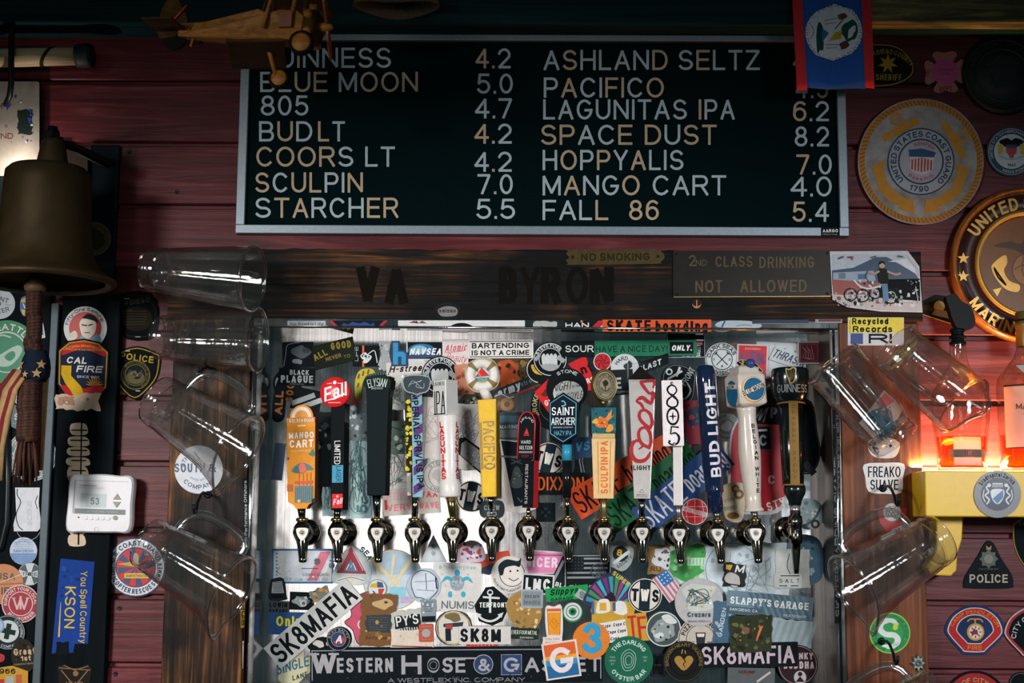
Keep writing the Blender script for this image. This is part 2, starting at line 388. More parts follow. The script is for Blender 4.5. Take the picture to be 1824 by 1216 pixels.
def quads(q, n=4):
    """a quad split into n x n"""
    if len(q) != 4: return [q]
    g = lambda u, v: tuple((q[0][c] * (1 - u) + q[1][c] * u) * (1 - v) + (q[3][c] * (1 - u) + q[2][c] * u) * v for c in (0, 1))
    return [[g(i / n, j / n), g((i + 1) / n, j / n), g((i + 1) / n, (j + 1) / n), g(i / n, (j + 1) / n)] for i in range(n) for j in range(n)]
# ------------------------------------------------------------------ flat artwork
def circ(r, n=40, x=0, y=0, ry=None, a0=0, a1=360):
    full = abs(a1 - a0) >= 360
    k = n if full else n + 1
    return [(x + r * math.cos(R(a0 + (a1 - a0) * i / n)), y + (ry or r) * math.sin(R(a0 + (a1 - a0) * i / n))) for i in range(k)]
def rect(w, h, rd=0, x=0, y=0):
    if rd <= 0: return [(x - w / 2, y - h / 2), (x + w / 2, y - h / 2), (x + w / 2, y + h / 2), (x - w / 2, y + h / 2)]
    o = []
    for cx, cy, a in ((1, -1, 270), (1, 1, 0), (-1, 1, 90), (-1, -1, 180)):
        for i in range(5):
            t = R(a + 22.5 * i); o.append((x + cx * (w / 2 - rd) + rd * math.cos(t), y + cy * (h / 2 - rd) + rd * math.sin(t)))
    return o
def smooth(pts, n=5, closed=True):
    """Catmull-Rom through the points"""
    o = []; k = len(pts)
    for i in range(k if closed else k - 1):
        g = lambda j: pts[j % k] if closed else pts[max(0, min(k - 1, j))]
        p0, p1, p2, p3 = g(i - 1), g(i), g(i + 1), g(i + 2)
        for q in range(n):
            t = q / n
            o.append(tuple(.5 * (2 * p1[c] + (p2[c] - p0[c]) * t + (2 * p0[c] - 5 * p1[c] + 4 * p2[c] - p3[c]) * t * t + (3 * p1[c] - p0[c] - 3 * p2[c] + p3[c]) * t ** 3) for c in (0, 1)))
    if not closed: o.append(tuple(pts[-1]))
    return o
def blob(r, n=12, j=.25, x=0, y=0, ry=None, seed=None):
    g = random.Random(seed if seed is not None else random.random())
    return smooth([(x + r * (1 + g.uniform(-j, j)) * math.cos(2 * math.pi * i / n), y + (ry or r) * (1 + g.uniform(-j, j)) * math.sin(2 * math.pi * i / n)) for i in range(n)], 3)
def torn(w, h, j=2.0, step=6, seed=0, x=0, y=0):
    g = random.Random(seed); o = []
    for (ax, ay), (bx, by) in (((-1, -1), (1, -1)), ((1, -1), (1, 1)), ((1, 1), (-1, 1)), ((-1, 1), (-1, -1))):
        L = w if ay == by else h; k = max(2, int(L / step))
        for i in range(k):
            t = i / k; o.append((x + (ax + (bx - ax) * t) * w / 2 + g.uniform(-j, j), y + (ay + (by - ay) * t) * h / 2 + g.uniform(-j, j)))
    return o
EPS = 0.00010
class Art:
    """flat artwork in photo pixels about (cx, cy), y up, laid on a plane or on a frame"""
    def __init__(s, cx=0, cy=0, rot=0, d=0.0, frame=None, wave=None, rough=.42, thick=.0005, spec=.3, coat=0):
        s.cx, s.cy, s.rot, s.d, s.frame, s.wave = cx, cy, R(rot), d, frame, wave
        s.rough, s.th, s.spec, s.coat = max(rough, .3), thick, min(spec, .22), coat
        s.q = []; s.lay = 0
    def m(s, c): return c if not isinstance(c, (str, tuple)) else mat(c, s.rough, spec=s.spec, coat=s.coat)
    def add(s, polys, c, outline=None):
        s.lay += 1; s.q.append((s.lay, polys, c, outline))
        return s
    def p(s, pts, c): return s.add([list(pts)], c)
    def base(s, pts, c): return s.add([list(pts)], c, list(pts))
    def c(s, x, y, r, c, ry=None, n=32): return s.p(circ(r, n, x, y, ry), c)
    def r(s, x, y, w, h, c, rd=0, rot=0): return s.p(s._rot(rect(w, h, rd), rot, x, y), c)
    def _rot(s, pts, a, x=0, y=0):
        a = R(a); return [(x + px * math.cos(a) - py * math.sin(a), y + px * math.sin(a) + py * math.cos(a)) for px, py in pts]
    def ring(s, x, y, r, w, c, n=40, a0=0, a1=360, ry=None):
        k = (ry or r) / r; o = circ(r, n, x, y, r * k, a0, a1); i = circ(r - w, n, x, y, (r - w) * k, a0, a1)
        m = len(o); full = abs(a1 - a0) >= 360
        return s.add([[o[j], o[(j + 1) % m], i[(j + 1) % m], i[j]] for j in range(m if full else m - 1)], c)
    def s(s_, *a, **k): return s_.stroke(*a, **k)
    def stroke(s, pts, w, c, closed=False, sm=0):
        if sm: pts = smooth(pts, sm, closed)
        n = len(pts); L = []; Rr = []
        for i, (x, y) in enumerate(pts):
            a = pts[(i - 1) % n] if (closed or i > 0) else pts[0]; b = pts[(i + 1) % n] if (closed or i < n - 1) else pts[-1]
            tx, ty = b[0] - a[0], b[1] - a[1]; l = math.hypot(tx, ty) or 1
            ww = (w[min(len(w) - 1, int(i / max(1, n - 1) * (len(w) - 1) + .5))] if isinstance(w, (list, tuple)) else w) / 2
            L.append((x - ty / l * ww, y + tx / l * ww)); Rr.append((x + ty / l * ww, y - tx / l * ww))
        return s.add([[L[i], Rr[i], Rr[(i + 1) % n], L[(i + 1) % n]] for i in range(n if closed else n - 1)], c)
    def outline(s, pts, w, c): return s.stroke(pts, w, c, closed=True)
    def star(s, x, y, r, c, n=5, k=.42, rot=90):
        return s.p([(x + (r if i % 2 == 0 else r * k) * math.cos(R(rot + 180 * i / n)), y + (r if i % 2 == 0 else r * k) * math.sin(R(rot + 180 * i / n))) for i in range(2 * n)], c)
    def t(s, txt, x, y, h, c, w=None, b=0, i=0, rot=0, al='c', sp=0, cols=None, ser=0):
        """text centred on (x, y), cap height h"""
        lay, tot = layout(txt, h, b, w, sp, ser); x0 = {'c': -tot / 2, 'l': 0, 'r': -tot}[al]; by = {}
        for n_, (pl, pen, adv) in enumerate(lay):
            cc = cols[n_ % len(cols)] if cols else c
            for q in pl: by.setdefault(cc, []).append(s._rot([(x0 + gx + pen + i * gy, gy - h / 2) for gx, gy in q], rot, x, y))
        s.lay += 1
        for cc, pl in by.items(): s.q.append((s.lay, pl, cc, None))
        return s
    def arc(s, txt, r, ang, h, c, inv=False, b=1, spread=None, x=0, y=0, ry=1.0):
        """text on a circle about (x, y), centred at angle ang; inv: reads left to right along the bottom"""
        lay, tot = layout(txt, h, b, R(spread) * r if spread else None); polys = []
        for pl, pen, adv in lay:
            mid = (pen + adv / 2 - tot / 2) / r
            a = R(ang) + (mid if inv else -mid); rot = a + (math.pi / 2 if inv else -math.pi / 2)
            for q in pl:
                polys.append([(x + r * math.cos(a) + (gx - adv / 2) * math.cos(rot) - (gy - h / 2) * math.sin(rot), y + ry * (r * math.sin(a) + (gx - adv / 2) * math.sin(rot) + (gy - h / 2) * math.cos(rot))) for gx, gy in q])
        return s.add(polys, c)
    def bits(s, n, w, h, rmin, rmax, cols, seed=0, x=0, y=0, j=.4):
        g = random.Random(seed); by = {}
        for k in range(n):
            by.setdefault(cols[k % len(cols)], []).append(blob(g.uniform(rmin, rmax), 7, j, x + g.uniform(-w / 2, w / 2), y + g.uniform(-h / 2, h / 2), seed=g.random()))
        for c, pl in by.items(): s.add(pl, c)
        return s
    def lines(s, n, w, h, c, x=0, y=0, th=.8, vert=False, seed=0, jl=.3):
        g = random.Random(seed); pl = []
        for k in range(n):
            q = -.5 + (k + .5) / n; a = 1 - g.random() * jl
            pl.append(rect(th, h * a, 0, x + q * w, y) if vert else rect(w * a, th, 0, x, y + q * h))
        return s.add(pl, c)
    def scrib(s, n, w, h, c, seed=0, x=0, y=0, th=.9):
        g = random.Random(seed)
        for k in range(n):
            q = [(x + g.uniform(-w / 2, w / 2), y + g.uniform(-h / 2, h / 2)) for _ in range(4)]
            s.stroke(q, th, c, sm=4)
        return s
    def mapper(s, d):
        if s.frame: 
            fr = s.frame
            ca, sa = math.cos(s.rot), math.sin(s.rot)
            return lambda x, y, z: fr(s.cx + x * ca - y * sa, s.cy + x * sa + y * ca, z)
        ca, sa = math.cos(s.rot), math.sin(s.rot)
        def f(x, y, z):
            X, Y = x * ca - y * sa, x * sa + y * ca
            q = P(s.cx + X, s.cy - Y, d)
            q = Vector(q); q.y -= z
            if s.wave: q.y -= s.wave(X, Y)
            return q
        return f
    def fill(s, mb, d=None):
        f = s.mapper(s.d if d is None else d)
        for lay, polys, c, outl in s.q:
            z = s.th + lay * EPS; m = s.m(c)
            for qi, pl in enumerate(polys): mb.poly([f(x, y, z + (qi % 24) * 3e-6) for x, y in pl], m)
            if outl:
                n = len(outl); fr = [f(x, y, z) for x, y in outl]; bk = [f(x, y, 0) for x, y in outl]
                for i in range(n): mb.poly([fr[(i + 1) % n], fr[i], bk[i], bk[(i + 1) % n]], m)
                mb.poly(bk[::-1], m)
        return mb
    def bbox(s):
        f = s.mapper(0); pts = [f(x, y, 0) for _, pl, _, o in s.q if o for x, y in o]
        return min(p.x for p in pts), max(p.x for p in pts), min(p.z for p in pts), max(p.z for p in pts)
    def height(s): return s.th + s.lay * EPS + .0001
    def end(s, name, label=None, cat=None, parent=None, group=None, d=None):
        mb = MB(); s.fill(mb, d)
        o = mb.build(name, parent)
        if label: props(o, label, cat, group)
        return o
STACK = []
def stick(a, name, label, cat='sticker', base=0.0, group=None):
    """lay a sticker on whatever already lies there"""
    b = a.bbox(); z = base
    for (q, zz, bs) in STACK:
        if bs == base and q[0] < b[1] and q[1] > b[0] and q[2] < b[3] and q[3] > b[2]: z = max(z, zz)
    a.d = z
    STACK.append((b, z + a.height(), base))
    return a.end(name, label, cat, group=group)
# ------------------------------------------------------------------ frames for solid things
def frame(px, py, d, rot=0, twist=0, lean=0):
    """local frame at a photo point: x right, y up (photo pixels at that depth), z towards the room (metres)"""
    o = P(px, py, d); s = S(px, py, d)
    M = Matrix.Rotation(-R(rot), 3, 'Y') @ Matrix.Rotation(-R(twist), 3, 'Z') @ Matrix.Rotation(R(lean), 3, 'X')
    ex, ey, en = M @ Vector((1, 0, 0)), M @ Vector((0, 0, 1)), M @ Vector((0, -1, 0))
    def f(x, y, z=0.0): return o + ex * (x * s) + ey * (y * s) + en * z
    f.o, f.s, f.ex, f.ey, f.en = o, s, ex, ey, en
    return f
def structure(mb, name, bevel=0, origin=None):
    o = mb.build(name, None, origin=origin, bevel=bevel); o['kind'] = 'structure'; return o
D_POST = 0.045      # front face of the timber posts and header
D_BACK = -0.08      # the sunken steel sheet behind the taps
# ------------------------------------------------------------------ siding
SEAM0 = P(200, 712).z; SEAMH = (P(200, 142).z - P(200, 1179).z) / 9
xl, xr = -2.6, 2.7
xa, xb = P(370, 900).x, P(1575, 900).x
zh = P(900, 505).z
mb = MB()
def plank_rows(x0, x1, z0, z1):
    k0 = math.floor((z0 - SEAM0) / SEAMH) - 1; k1 = math.ceil((z1 - SEAM0) / SEAMH) + 1
    for k in range(k0, k1):
        a = SEAM0 + k * SEAMH; b = a + SEAMH
        prof = [(a, .014), (a + .009, .014), (a + .0105, .0035), (a + .013, 0), (b - .003, 0), (b - .0005, .0025), (b, .014)]
        pts = [(min(max(z, z0), z1), y) for z, y in prof]
        for (za, ya), (zb, yb) in zip(pts, pts[1:]):
            if zb - za < 1e-6: continue
            mb.poly([(x0, ya, za), (x1, ya, za), (x1, yb, zb), (x0, yb, zb)], M_SIDING)
plank_rows(xl, xr, zh, P(900, -70).z)
zlow = P(0, 1290).z
plank_rows(xl, xa, zlow, zh)
plank_rows(xb, xr, zlow, zh)
plank_rows(xl, xr, 0, zlow)
structure(mb, 'wall_back', origin=(0, 0, 1.5))
m_ = MB(); m_.poly([(-3.2, -7.2, 0), (3.2, -7.2, 0), (3.2, .014, 0), (-3.2, .014, 0)], grain('dark_floor_boards', [(.3, '120d0a'), (.6, '221811'), (.8, '2c2018')], (20, 1.5, 20), .5, .2))
structure(m_, 'floor')
# screw heads countersunk in the planks
for px, py in ((213, 1083), (212, 730), (232, 965), (206, 1200), (230, 271), (315, 342), (305, 815), (210, 805)):
    m_ = MB(); q = P(px, py, 0)
    m_.lathe(q, (0, -1, 0), [(0, .0052), (.0012, .0052), (.0018, .0042), (.0006, .002), (.0006, 0)], M_IRON, 16)
    o = m_.build('wall_screw', None, origin=q)
    props(o, 'small dark screw head in a red siding plank on the wall', 'screw', 'screw heads in the red siding')
# ------------------------------------------------------------------ ceiling beams
m_ = MB(); zb = P(900, 38, .10).z
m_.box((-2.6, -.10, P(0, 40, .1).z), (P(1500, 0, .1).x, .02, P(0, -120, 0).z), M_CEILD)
structure(m_, 'ceiling_beam', .004)
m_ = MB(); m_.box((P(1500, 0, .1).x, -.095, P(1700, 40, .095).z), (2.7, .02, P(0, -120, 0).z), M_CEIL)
structure(m_, 'ceiling_beam_end', .004)
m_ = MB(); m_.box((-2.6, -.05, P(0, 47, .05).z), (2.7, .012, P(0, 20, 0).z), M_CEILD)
structure(m_, 'trim_1')
# ------------------------------------------------------------------ header and posts round the tap recess
m_ = MB(); g = random.Random(3)
x0, x1 = P(300, 500, D_POST).x, P(1642, 500, D_POST).x; z1, z0 = P(900, 445, D_POST).z, P(900, 570, D_POST).z
n = 60; top = [(x0 + (x1 - x0) * i / n, z1 + g.uniform(-.0022, .0022)) for i in range(n + 1)]
pts = [(x0, z0), (x1, z0)] + top[::-1]
m_.prism([Vector((a, -D_POST, b)) for a, b in pts], [Vector((a, .02, b)) for a, b in pts], M_BEAM)
HEADER = structure(m_, 'trim_2', .002)
m_ = MB(); m_.box((P(298, 900, D_POST).x, -D_POST, P(0, 1290).z), (P(440, 900, D_POST).x, .09, z0), M_POSTL); structure(m_, 'trim_3', .004)
m_ = MB(); m_.box((P(1500, 900, D_POST).x, -D_POST, P(0, 1290).z), (P(1646, 900, D_POST).x, .09, z0), M_POSTR); structure(m_, 'trim_4', .004)
# scorched stencil letters left on the header
a = Art(912, 507, 0, D_POST, rough=.7)
for t, x, w_ in (('V', 655, 40), ('A', 706, 40), ('B', 905, 36), ('Y', 944, 34), ('R', 981, 38), ('O', 1028, 38), ('N', 1072, 42)):
    a.t(t, x - 912, -1, 66, '120f0c', w=w_, b=3)
a.end('burnt_lettering', parent=HEADER)
# ------------------------------------------------------------------ black boards on the far left
zt = P(150, 256, .02).z; zl = P(0, 1290).z
m_ = MB(); m_.box((P(-90, 800, .018).x, -.018, zl), (P(78, 800, .018).x, .02, zt), mat('0a1014', .6, key='black_board', spec=.04)); structure(m_, 'trim_5', .002)
m_ = MB(); m_.box((P(78, 800, .03).x, -.030, zl), (P(92, 800, .03).x, .02, P(90, 540, .03).z), mat('4a555b', .5, .3, key='aluminium_edge', spec=.15)); structure(m_, 'trim_6', .002)
m_ = MB(); m_.box((P(98, 800, .03).x, -.030, zl), (P(203, 800, .03).x, .02, P(150, 520, .03).z), M_BLACKP); structure(m_, 'trim_7', .003)
m_ = MB(); m_.box((P(155, 400, .012).x, -.012, P(0, 519).z), (P(207, 400, .012).x, .02, zt), mat('08151c', .5, key='dark_blue_board', spec=.06)); structure(m_, 'trim_8', .002)
# black rounded window edge at the far left border
m_ = MB(); pts = [P(x, y, .022) for x, y in ((13, 700), (14, 860), (12, 930), (2, 975), (-30, 990))]
m_.tube(pts, .008, mat('12191c', .3, key='rubber_edge'), 10); structure(m_, 'trim_9')
# ------------------------------------------------------------------ menu board
def board():
    d = .028
    bl, br, tl = P(419, 413, d), P(1513, 422, d), P(600, 59, d)
    x0, x1, z0, z1 = bl.x, br.x, (bl.z + br.z) / 2, tl.z + .004
    fw = .0205
    r = thing('menu_board', 'black letter board with a silver frame listing drinks and strengths above the taps', 'menu board', ((x0 + x1) / 2, 0, z0))
    m = MB(); m.box((x0 + fw * .6, -.016, z0 + fw * .6), (x1 - fw * .6, -.001, z1 - fw * .6), mat('041517', .85, key='felt', noise=.25, scale=300, spec=.03)); m.build('felt_panel', r)
    for (ax, az, bx, bz) in ((x0, z0, x1, z0 + fw), (x0, z1 - fw, x1, z1), (x0, z0 + fw, x0 + fw, z1 - fw), (x1 - fw, z0 + fw, x1, z1 - fw)):
        m = MB(); m.box((ax, -d, az), (bx, -.001, bz), M_ALU); m.build('frame_rail', r, bevel=.0015)
    g = random.Random(11); GREY, TAN = 'aab7bd', 'b9a184'
    rows = [[('GUINNESS', 462, 695, 103)], [('BLUE', 465, 582, 146), ('MOON', 605, 743, 146)], [('805', 466, 548, 188)],
            [('BUD', 463, 555, 234), ('LT', 568, 613, 234)], [('COORS', 458, 628, 279), ('LT', 652, 702, 279)], [('SCULPIN', 456, 645, 325)], [('ST', 456, 514, 370), ('ARCHER', 523, 708, 370)],
            [('ASHLAND', 970, 1188, 107), ('SELTZ', 1210, 1352, 107)], [('PACIFICO', 970, 1181, 156)], [('LAGUNITAS', 969, 1222, 195), ('IPA', 1246, 1307, 195)],
            [('SPACE', 965, 1125, 240), ('DUST', 1150, 1275, 240)], [('HOPPYALIS', 968, 1216, 285)], [('MANGO', 968, 1138, 330), ('CART', 1164, 1292, 330)], [('FALL', 968, 1082, 374), ('86', 1122, 1172, 374)]]
    nums = [('4.2', 848, 908, 104), ('5.0', 851, 912, 149), ('4.7', 847, 911, 193), ('4.2', 846, 910, 238), ('4.2', 846, 910, 288), ('7.0', 852, 912, 328), ('5.5', 850, 916, 372),
            ('4.5', 1413, 1472, 108), ('4.5', 1418, 1474, 157), ('6.2', 1414, 1475, 198), ('8.2', 1417, 1475, 243), ('7.0', 1420, 1480, 293), ('4.0', 1409, 1480, 332), ('5.4', 1413, 1475, 377)]
    for row, nm in zip(rows, nums):
        for t, xa_, xb_, y in row + [nm]:
            a = Art(0, 0, 0, .0165, rough=.4)
            cols = [GREY if g.random() < .62 else TAN for _ in t]
            a.t(t, (xa_ + xb_) / 2, -y, 36, GREY, w=xb_ - xa_ + 3, b=.3, cols=cols)
            a.end('lettering', parent=r)
    a = Art(1479, 412.5, .4, d); a.base(rect(33, 16), '0a0f12').t('AARGO', 0, 1.5, 6, 'dfe3e6', w=27, b=2).t('PRODUCTS INC.', 0, -5, 2.4, 'aab0b4', w=27)
    o = a.end('maker_label', parent=r); o['label'] = 'small black maker label'
board()
# ------------------------------------------------------------------ steel tray behind the taps
TRAY = thing('tap_tray', 'sunken stainless steel tray behind the beer taps, covered in stickers', 'steel tray', (P(970, 900, D_BACK).x, -D_BACK, P(970, 900, D_BACK).z))
def tray():
    ox0, ox1 = P(441, 900, .05).x, P(1501, 900, .05).x
    ix0, ix1 = P(459, 900, .05).x, P(1485, 900, .05).x
    zt, zi, zl = P(970, 569, .05).z, P(970, 585, .05).z, P(970, 1300, .05).z
    m = MB(); m.box((ix0, -D_BACK, zl), (ix1, -D_BACK + .004, zi), M_STEEL); m.build('back_sheet', TRAY)
    for nm, a, b in (('side_wall', (ix0 - .002, -.05, zl), (ix0, -D_BACK, zi)), ('side_wall', (ix1, -.05, zl), (ix1 + .002, -D_BACK, zi)), ('top_wall', (ix0, -.05, zi), (ix1, -D_BACK, zi + .002))):
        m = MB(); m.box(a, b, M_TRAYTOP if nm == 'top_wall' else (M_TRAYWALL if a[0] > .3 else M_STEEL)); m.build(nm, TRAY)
    for a, b in (((ox0, -.05, zl), (ix0, -.046, zt)), ((ix1, -.05, zl), (ox1, -.046, zt)), ((ix0, -.05, zi), (ix1, -.046, zt))):
        m = MB(); m.box(a, b, M_STEEL); m.build('rim', TRAY, bevel=.0012)
    for x, nm in ((P(446, 900, .05).x, 0), (P(1492, 900, .05).x, 1)):
        m = MB(); m.tube([(x, -.051, zl), (x, -.051, zi)], .0052 if nm == 0 else .003, M_STEEL, 14); m.build('rim_bead', TRAY)
    m = MB(); zz = P(970, 584, .05).z; m.tube([(ox0, -.051, zz), (ox1, -.051, zz)], .0032, M_STEEL, 12); m.build('rim_bead', TRAY)
tray()
# ------------------------------------------------------------------ beer taps
FLX = [546, 612, 678, 744, 810, 876, 942, 1008, 1074, 1140, 1206, 1270, 1335, 1402]
CAPX = [538.5, 600, 671.5, 738.5, 807, 875.7, 941.6, 1011.8, 1076.3, 1143.6, 1209.5, 1278.8, 1346, 1417]
CAPY = [949, 949, 949, 949, 949, 946.5, 946, 948, 949, 949, 951, 951, 950, 945]
TIPX = [539.5, 603, 674, 740, 807, 876.5, 944, 1013, 1077, 1145, 1213, 1285, 1351, 1414]
D_CAP = .045
def faucet(i, label, cat='beer tap'):
    fx, cx, cy, tx = FLX[i], CAPX[i], CAPY[i], TIPX[i]
    pf = P(fx, cy - 1, D_BACK + .006); pc = P(cx, cy, D_CAP - .02); s = S(cx, cy, D_CAP)
    r = thing('beer_tap', label, cat, (pf.x, -D_BACK, pf.z), 'beer taps in a row on the steel tray')
    m = MB(); sf = S(fx, cy, D_BACK)
    m.lathe((pf.x, -D_BACK, pf.z), (0, -1, 0), [(.0005, 23.5 * sf), (.004, 23.5 * sf), (.007, 21 * sf), (.009, 14 * sf), (.012, 13 * sf)], M_DKCHROME, 40); m.build('flange', r)
    m = MB(); a0 = Vector((pf.x, -D_BACK - .012, pf.z)); ax = pc - a0; L = ax.length
    m.lathe(a0, ax, [(0, 11 * s), (.3 * L, 11 * s), (.32 * L, 16 * s), (.38 * L, 17.5 * s), (.80 * L, 17.5 * s), (.86 * L, 16.5 * s), (.88 * L, 12 * s), (L, 11 * s)], M_DKCHROME, 36); m.build('coupling_nut', r)
    # body and spout: one lathe down a slightly forward slanting axis
    top = P(cx, cy - 22, D_CAP - .018); tip = P(tx, cy + 51, D_CAP + .012)
    k = (tip - top).length / (73)
    m = MB()
    m.lathe(top, tip - top, [(0, 8 * s), (4 * k, 9.5 * s), (8 * k, 13 * s), (14 * k, 16.5 * s), (22 * k, 17 * s), (28 * k, 15 * s), (36 * k, 11.5 * s), (44 * k, 9.8 * s), (68 * k, 7.2 * s), (71.5 * k, 7.4 * s), (73 * k, 6.6 * s), (72 * k, 5.6 * s), (60 * k, 5.2 * s)], M_DKCHROME, 32)
    m.build('faucet_body', r)
    q = frame(cx, cy - 23.5, D_CAP - .018)
    m = MB(); m.lathe(q(0, -3), q.ey, [(0, 8.5 * s), (.8 * s, 11 * s), (5 * s, 11.2 * s), (6.5 * s, 9 * s), (7 * s, 0)], mat('a99765', .22, 1, key='warm_nickel'), 28); m.build('bonnet', r)
    # shield-shaped front cap with its round screw
    fr = frame(cx, cy, D_CAP + .0135)
    sh = smooth([(-9.5, 8), (0, 9.2), (9.5, 8), (10, 1), (6, -8), (0, -13.5), (-6, -8), (-10, 1)], 4)
    m = MB(); m.prism([fr(x, y, .004) for x, y in sh], [fr(x * 1.12, y * 1.08, -.022) for x, y in sh], mat('cfcac2', .35, .35, key='satin_cap')); o = m.build('front_cap', r)
    m = MB(); m.lathe(fr(0, 1, .004), fr.en, [(0, 5 * s), (.0008, 5 * s), (.0008, 4.2 * s), (-.0004, 4.1 * s), (-.0004, 3.4 * s), (.0014, 3.2 * s), (.0018, 0)], mat('8d8a86', .3, .6, key='cap_screw'), 24); m.build('cap_screw', o)
    return r
def ferrule(r, i, x_top, y_top, w_top, col=None, w_bot=11, y_bot=None, d=None):
    cx, cy = CAPX[i], CAPY[i]; yb = (cy - 24) if y_bot is None else y_bot
    d = D_CAP - .018 if d is None else d
    a, b = P(cx, yb, d), P(x_top, y_top, d + .004); s = S(cx, cy, d); L = (b - a).length
    m = MB(); m.lathe(a, b - a, [(0, w_bot / 2 * s * .8), (.08 * L, w_bot / 2 * s), (.55 * L, (w_bot + w_top) / 4 * s), (L, w_top / 2 * s), (L + .0005, 0)], col or M_CHROME, 28)
    return m.build('ferrule', r)
def slab(fr, pts, th, col, side=None, bevel=.0, z0=0.0):
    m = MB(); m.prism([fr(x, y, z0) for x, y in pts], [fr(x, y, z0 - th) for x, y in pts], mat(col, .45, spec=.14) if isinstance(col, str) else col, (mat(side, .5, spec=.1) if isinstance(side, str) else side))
    return m
def art_on(fr, z=.0002, rot=0, x=0, y=0, rough=.4):
    return Art(x, y, rot, frame=lambda X, Y, Z: fr(X, Y, Z + z - .0004), rough=rough)
D_H = .048
def H(name='handle'): return name
# 1 mango: orange paddle
r = faucet(0, 'beer tap with a flat mango orange paddle handle, first from the left')
ferrule(r, 0, 537, 905, 15, mat('3a3631', .25, 1, key='dark_ferrule'))
fr = frame(537, 906, D_H, rot=1.5, twist=14)
out = [(-10, 0), (10, 0), (14, 7), (25, 13), (26, 60), (26.5, 163)] + [(23 * math.cos(R(t)), 163 + 23 * math.sin(R(t))) for t in range(0, 181, 15)] + [(-29, 163), (-28, 60), (-26, 13), (-14, 6)]
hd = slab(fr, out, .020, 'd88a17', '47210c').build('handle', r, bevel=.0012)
hd['label'] = 'flat orange paddle handle with a rounded top'
a = art_on(fr)
a.p(circ(19, 24, 0, 163, a0=0, a1=180) , 'd9c7c4').p(circ(13, 16, 0, 163, a0=0, a1=180), 'd88a17').r(0, 158, 52, 9, 'b4690f').t('GOLDEN ROAD', 0, 157.5, 7, 'e6cfa4', w=47, b=1)
a.r(0, 148, 16, 2, 'e6cfa4').t('MANGO', 0, 131, 11.5, 'f0e4da', w=48, b=2).t('CART', 0, 116, 14, 'f0e4da', w=46, b=2.4).t('WHEAT ALE WITH MANGO', 0, 103, 3, 'f0d8a8', w=40)
a.p([(14, 96), (22, 106), (27, 96), (22, 92)], '1d6a5e').p(smooth([(-18, 66), (-14, 75), (0, 82), (14, 78), (23, 69), (10, 68), (0, 63)], 4), '3d6b78').p(smooth([(-4, 66), (-2, 80), (6, 80), (9, 66)], 4), 'd8603f').p(smooth([(-16, 66), (-8, 76), (-3, 64)], 4), '1f5a50')
for x in (-4, 4, 11, 18): a.r(x, 52, 1.2, 24, 'b8501e')
a.r(5, 47, 34, 5, 'c2481f').r(5, 26, 34, 30, '56757a').lines(9, 34, 30, '2c4247', x=5, y=26, vert=True, th=1).r(-22, 38, 10, 12, 'b6501a').c(24, 14, 4, '2b2f2c').c(-4, 14, 3, 'd9a07a').r(-25, 90, 3, 4, '4a3413')
a.end('printed_label', parent=hd)
# 2 Fall
r = faucet(1, 'beer tap with a slim black handle under a round red disc')
ferrule(r, 1, 601, 908, 14, mat('6e6a64', .2, 1, key='grey_ferrule'))
fr = frame(600, 908, D_H, rot=.8, twist=20)
hd = slab(fr, [(-12, 0), (12, 0), (13, 40), (13.5, 160), (14, 190), (-14, 190), (-14, 160), (-13, 40)], .026, '0d1316', '0b0f11').build('handle', r, bevel=.001)
a = art_on(fr); a.t('LIMITED', 0, 102, 12, 'e9e9e6', w=42, b=1.3, rot=-90).r(1, 64, 22, 31, '3f93b4').t('LAGER', 3, 64, 10, '141a1d', w=27, b=1, rot=-90).r(1, 16, 21, 25, 'd81f26').t('Fall', 1, 15, 10, 'f2e9e6', w=18, b=1, i=.3, rot=8).star(1, 24, 3, 'f2e9e6')
a.end('printed_label', parent=hd)
fd = frame(596, 698, D_H + .006, rot=0, twist=8)
tp = MB(); tp.lathe(fd(0, 0, -.012), fd.en, [(0, 0), (0, 27 * fd.s), (.011, 27 * fd.s), (.012, 26 * fd.s), (.012, 0)], mat('cf1a22', .3), 44); dk = tp.build('disc', hd); dk['label'] = 'round red disc with white script'
a = art_on(fd, .0006); a.t('Fall', -1, 0, 24, 'e8e4e2', w=42, b=2.2, i=.25, rot=16).stroke([(-16, -15), (0, -12), (18, -3)], [1, 3, 3.4], 'e8e4e2').c(0, 17, 3.2, 'e8e4e2').stroke([(-14, 15), (-5, 16)], .8, 'e8e4e2').stroke([(5, 16), (14, 15)], .8, 'e8e4e2').stroke([(-11, -19), (12, -19)], .8, 'e8e4e2')
for ch in (): pass
a.end('disc_lettering', parent=r)
# 3 Elysian: broad black
r = faucet(2, 'beer tap with a broad plain black handle and scalloped green-black top')
ferrule(r, 2, 671, 880, 17)
fr = frame(671, 882, D_H, rot=.6, twist=16)
hd = slab(fr, [(-19, 0), (17, 0), (19, 90), (22, 180), (25, 196), (25, 212), (-23, 212), (-24, 196), (-22, 180), (-20, 90)], .026, '07161a', '040a0c').build('handle', r, bevel=.0016)
pts = []
for k in range(9): pts.append((-26 + k * 6.4, 206 + 12 * math.sin(math.pi * k / 8) + (2 if k % 2 else -1)))
cp = slab(fr, [(-26, 194), (25, 190), (27, 206)] + smooth(pts[::-1], 3, False) + [(-27, 205)], .030, '0a241d', '06100e', z0=.003).build('scalloped_top', hd, bevel=.0015)
a = art_on(fr, .0035); a.arc('ELYSIAN', 60, 90, 15, 'dfe8e6', b=.6, spread=35, y=142).t('BREWING', 0, 191, 3.4, 'aebbb8', w=22)
for k in range(9): a.p([(-20 + k * 5, 214 + 3 * math.sin(k / 8 * math.pi)), (-18 + k * 5, 220), (-16 + k * 5, 214)], '1c4a33')
a.end('printed_label', parent=hd)
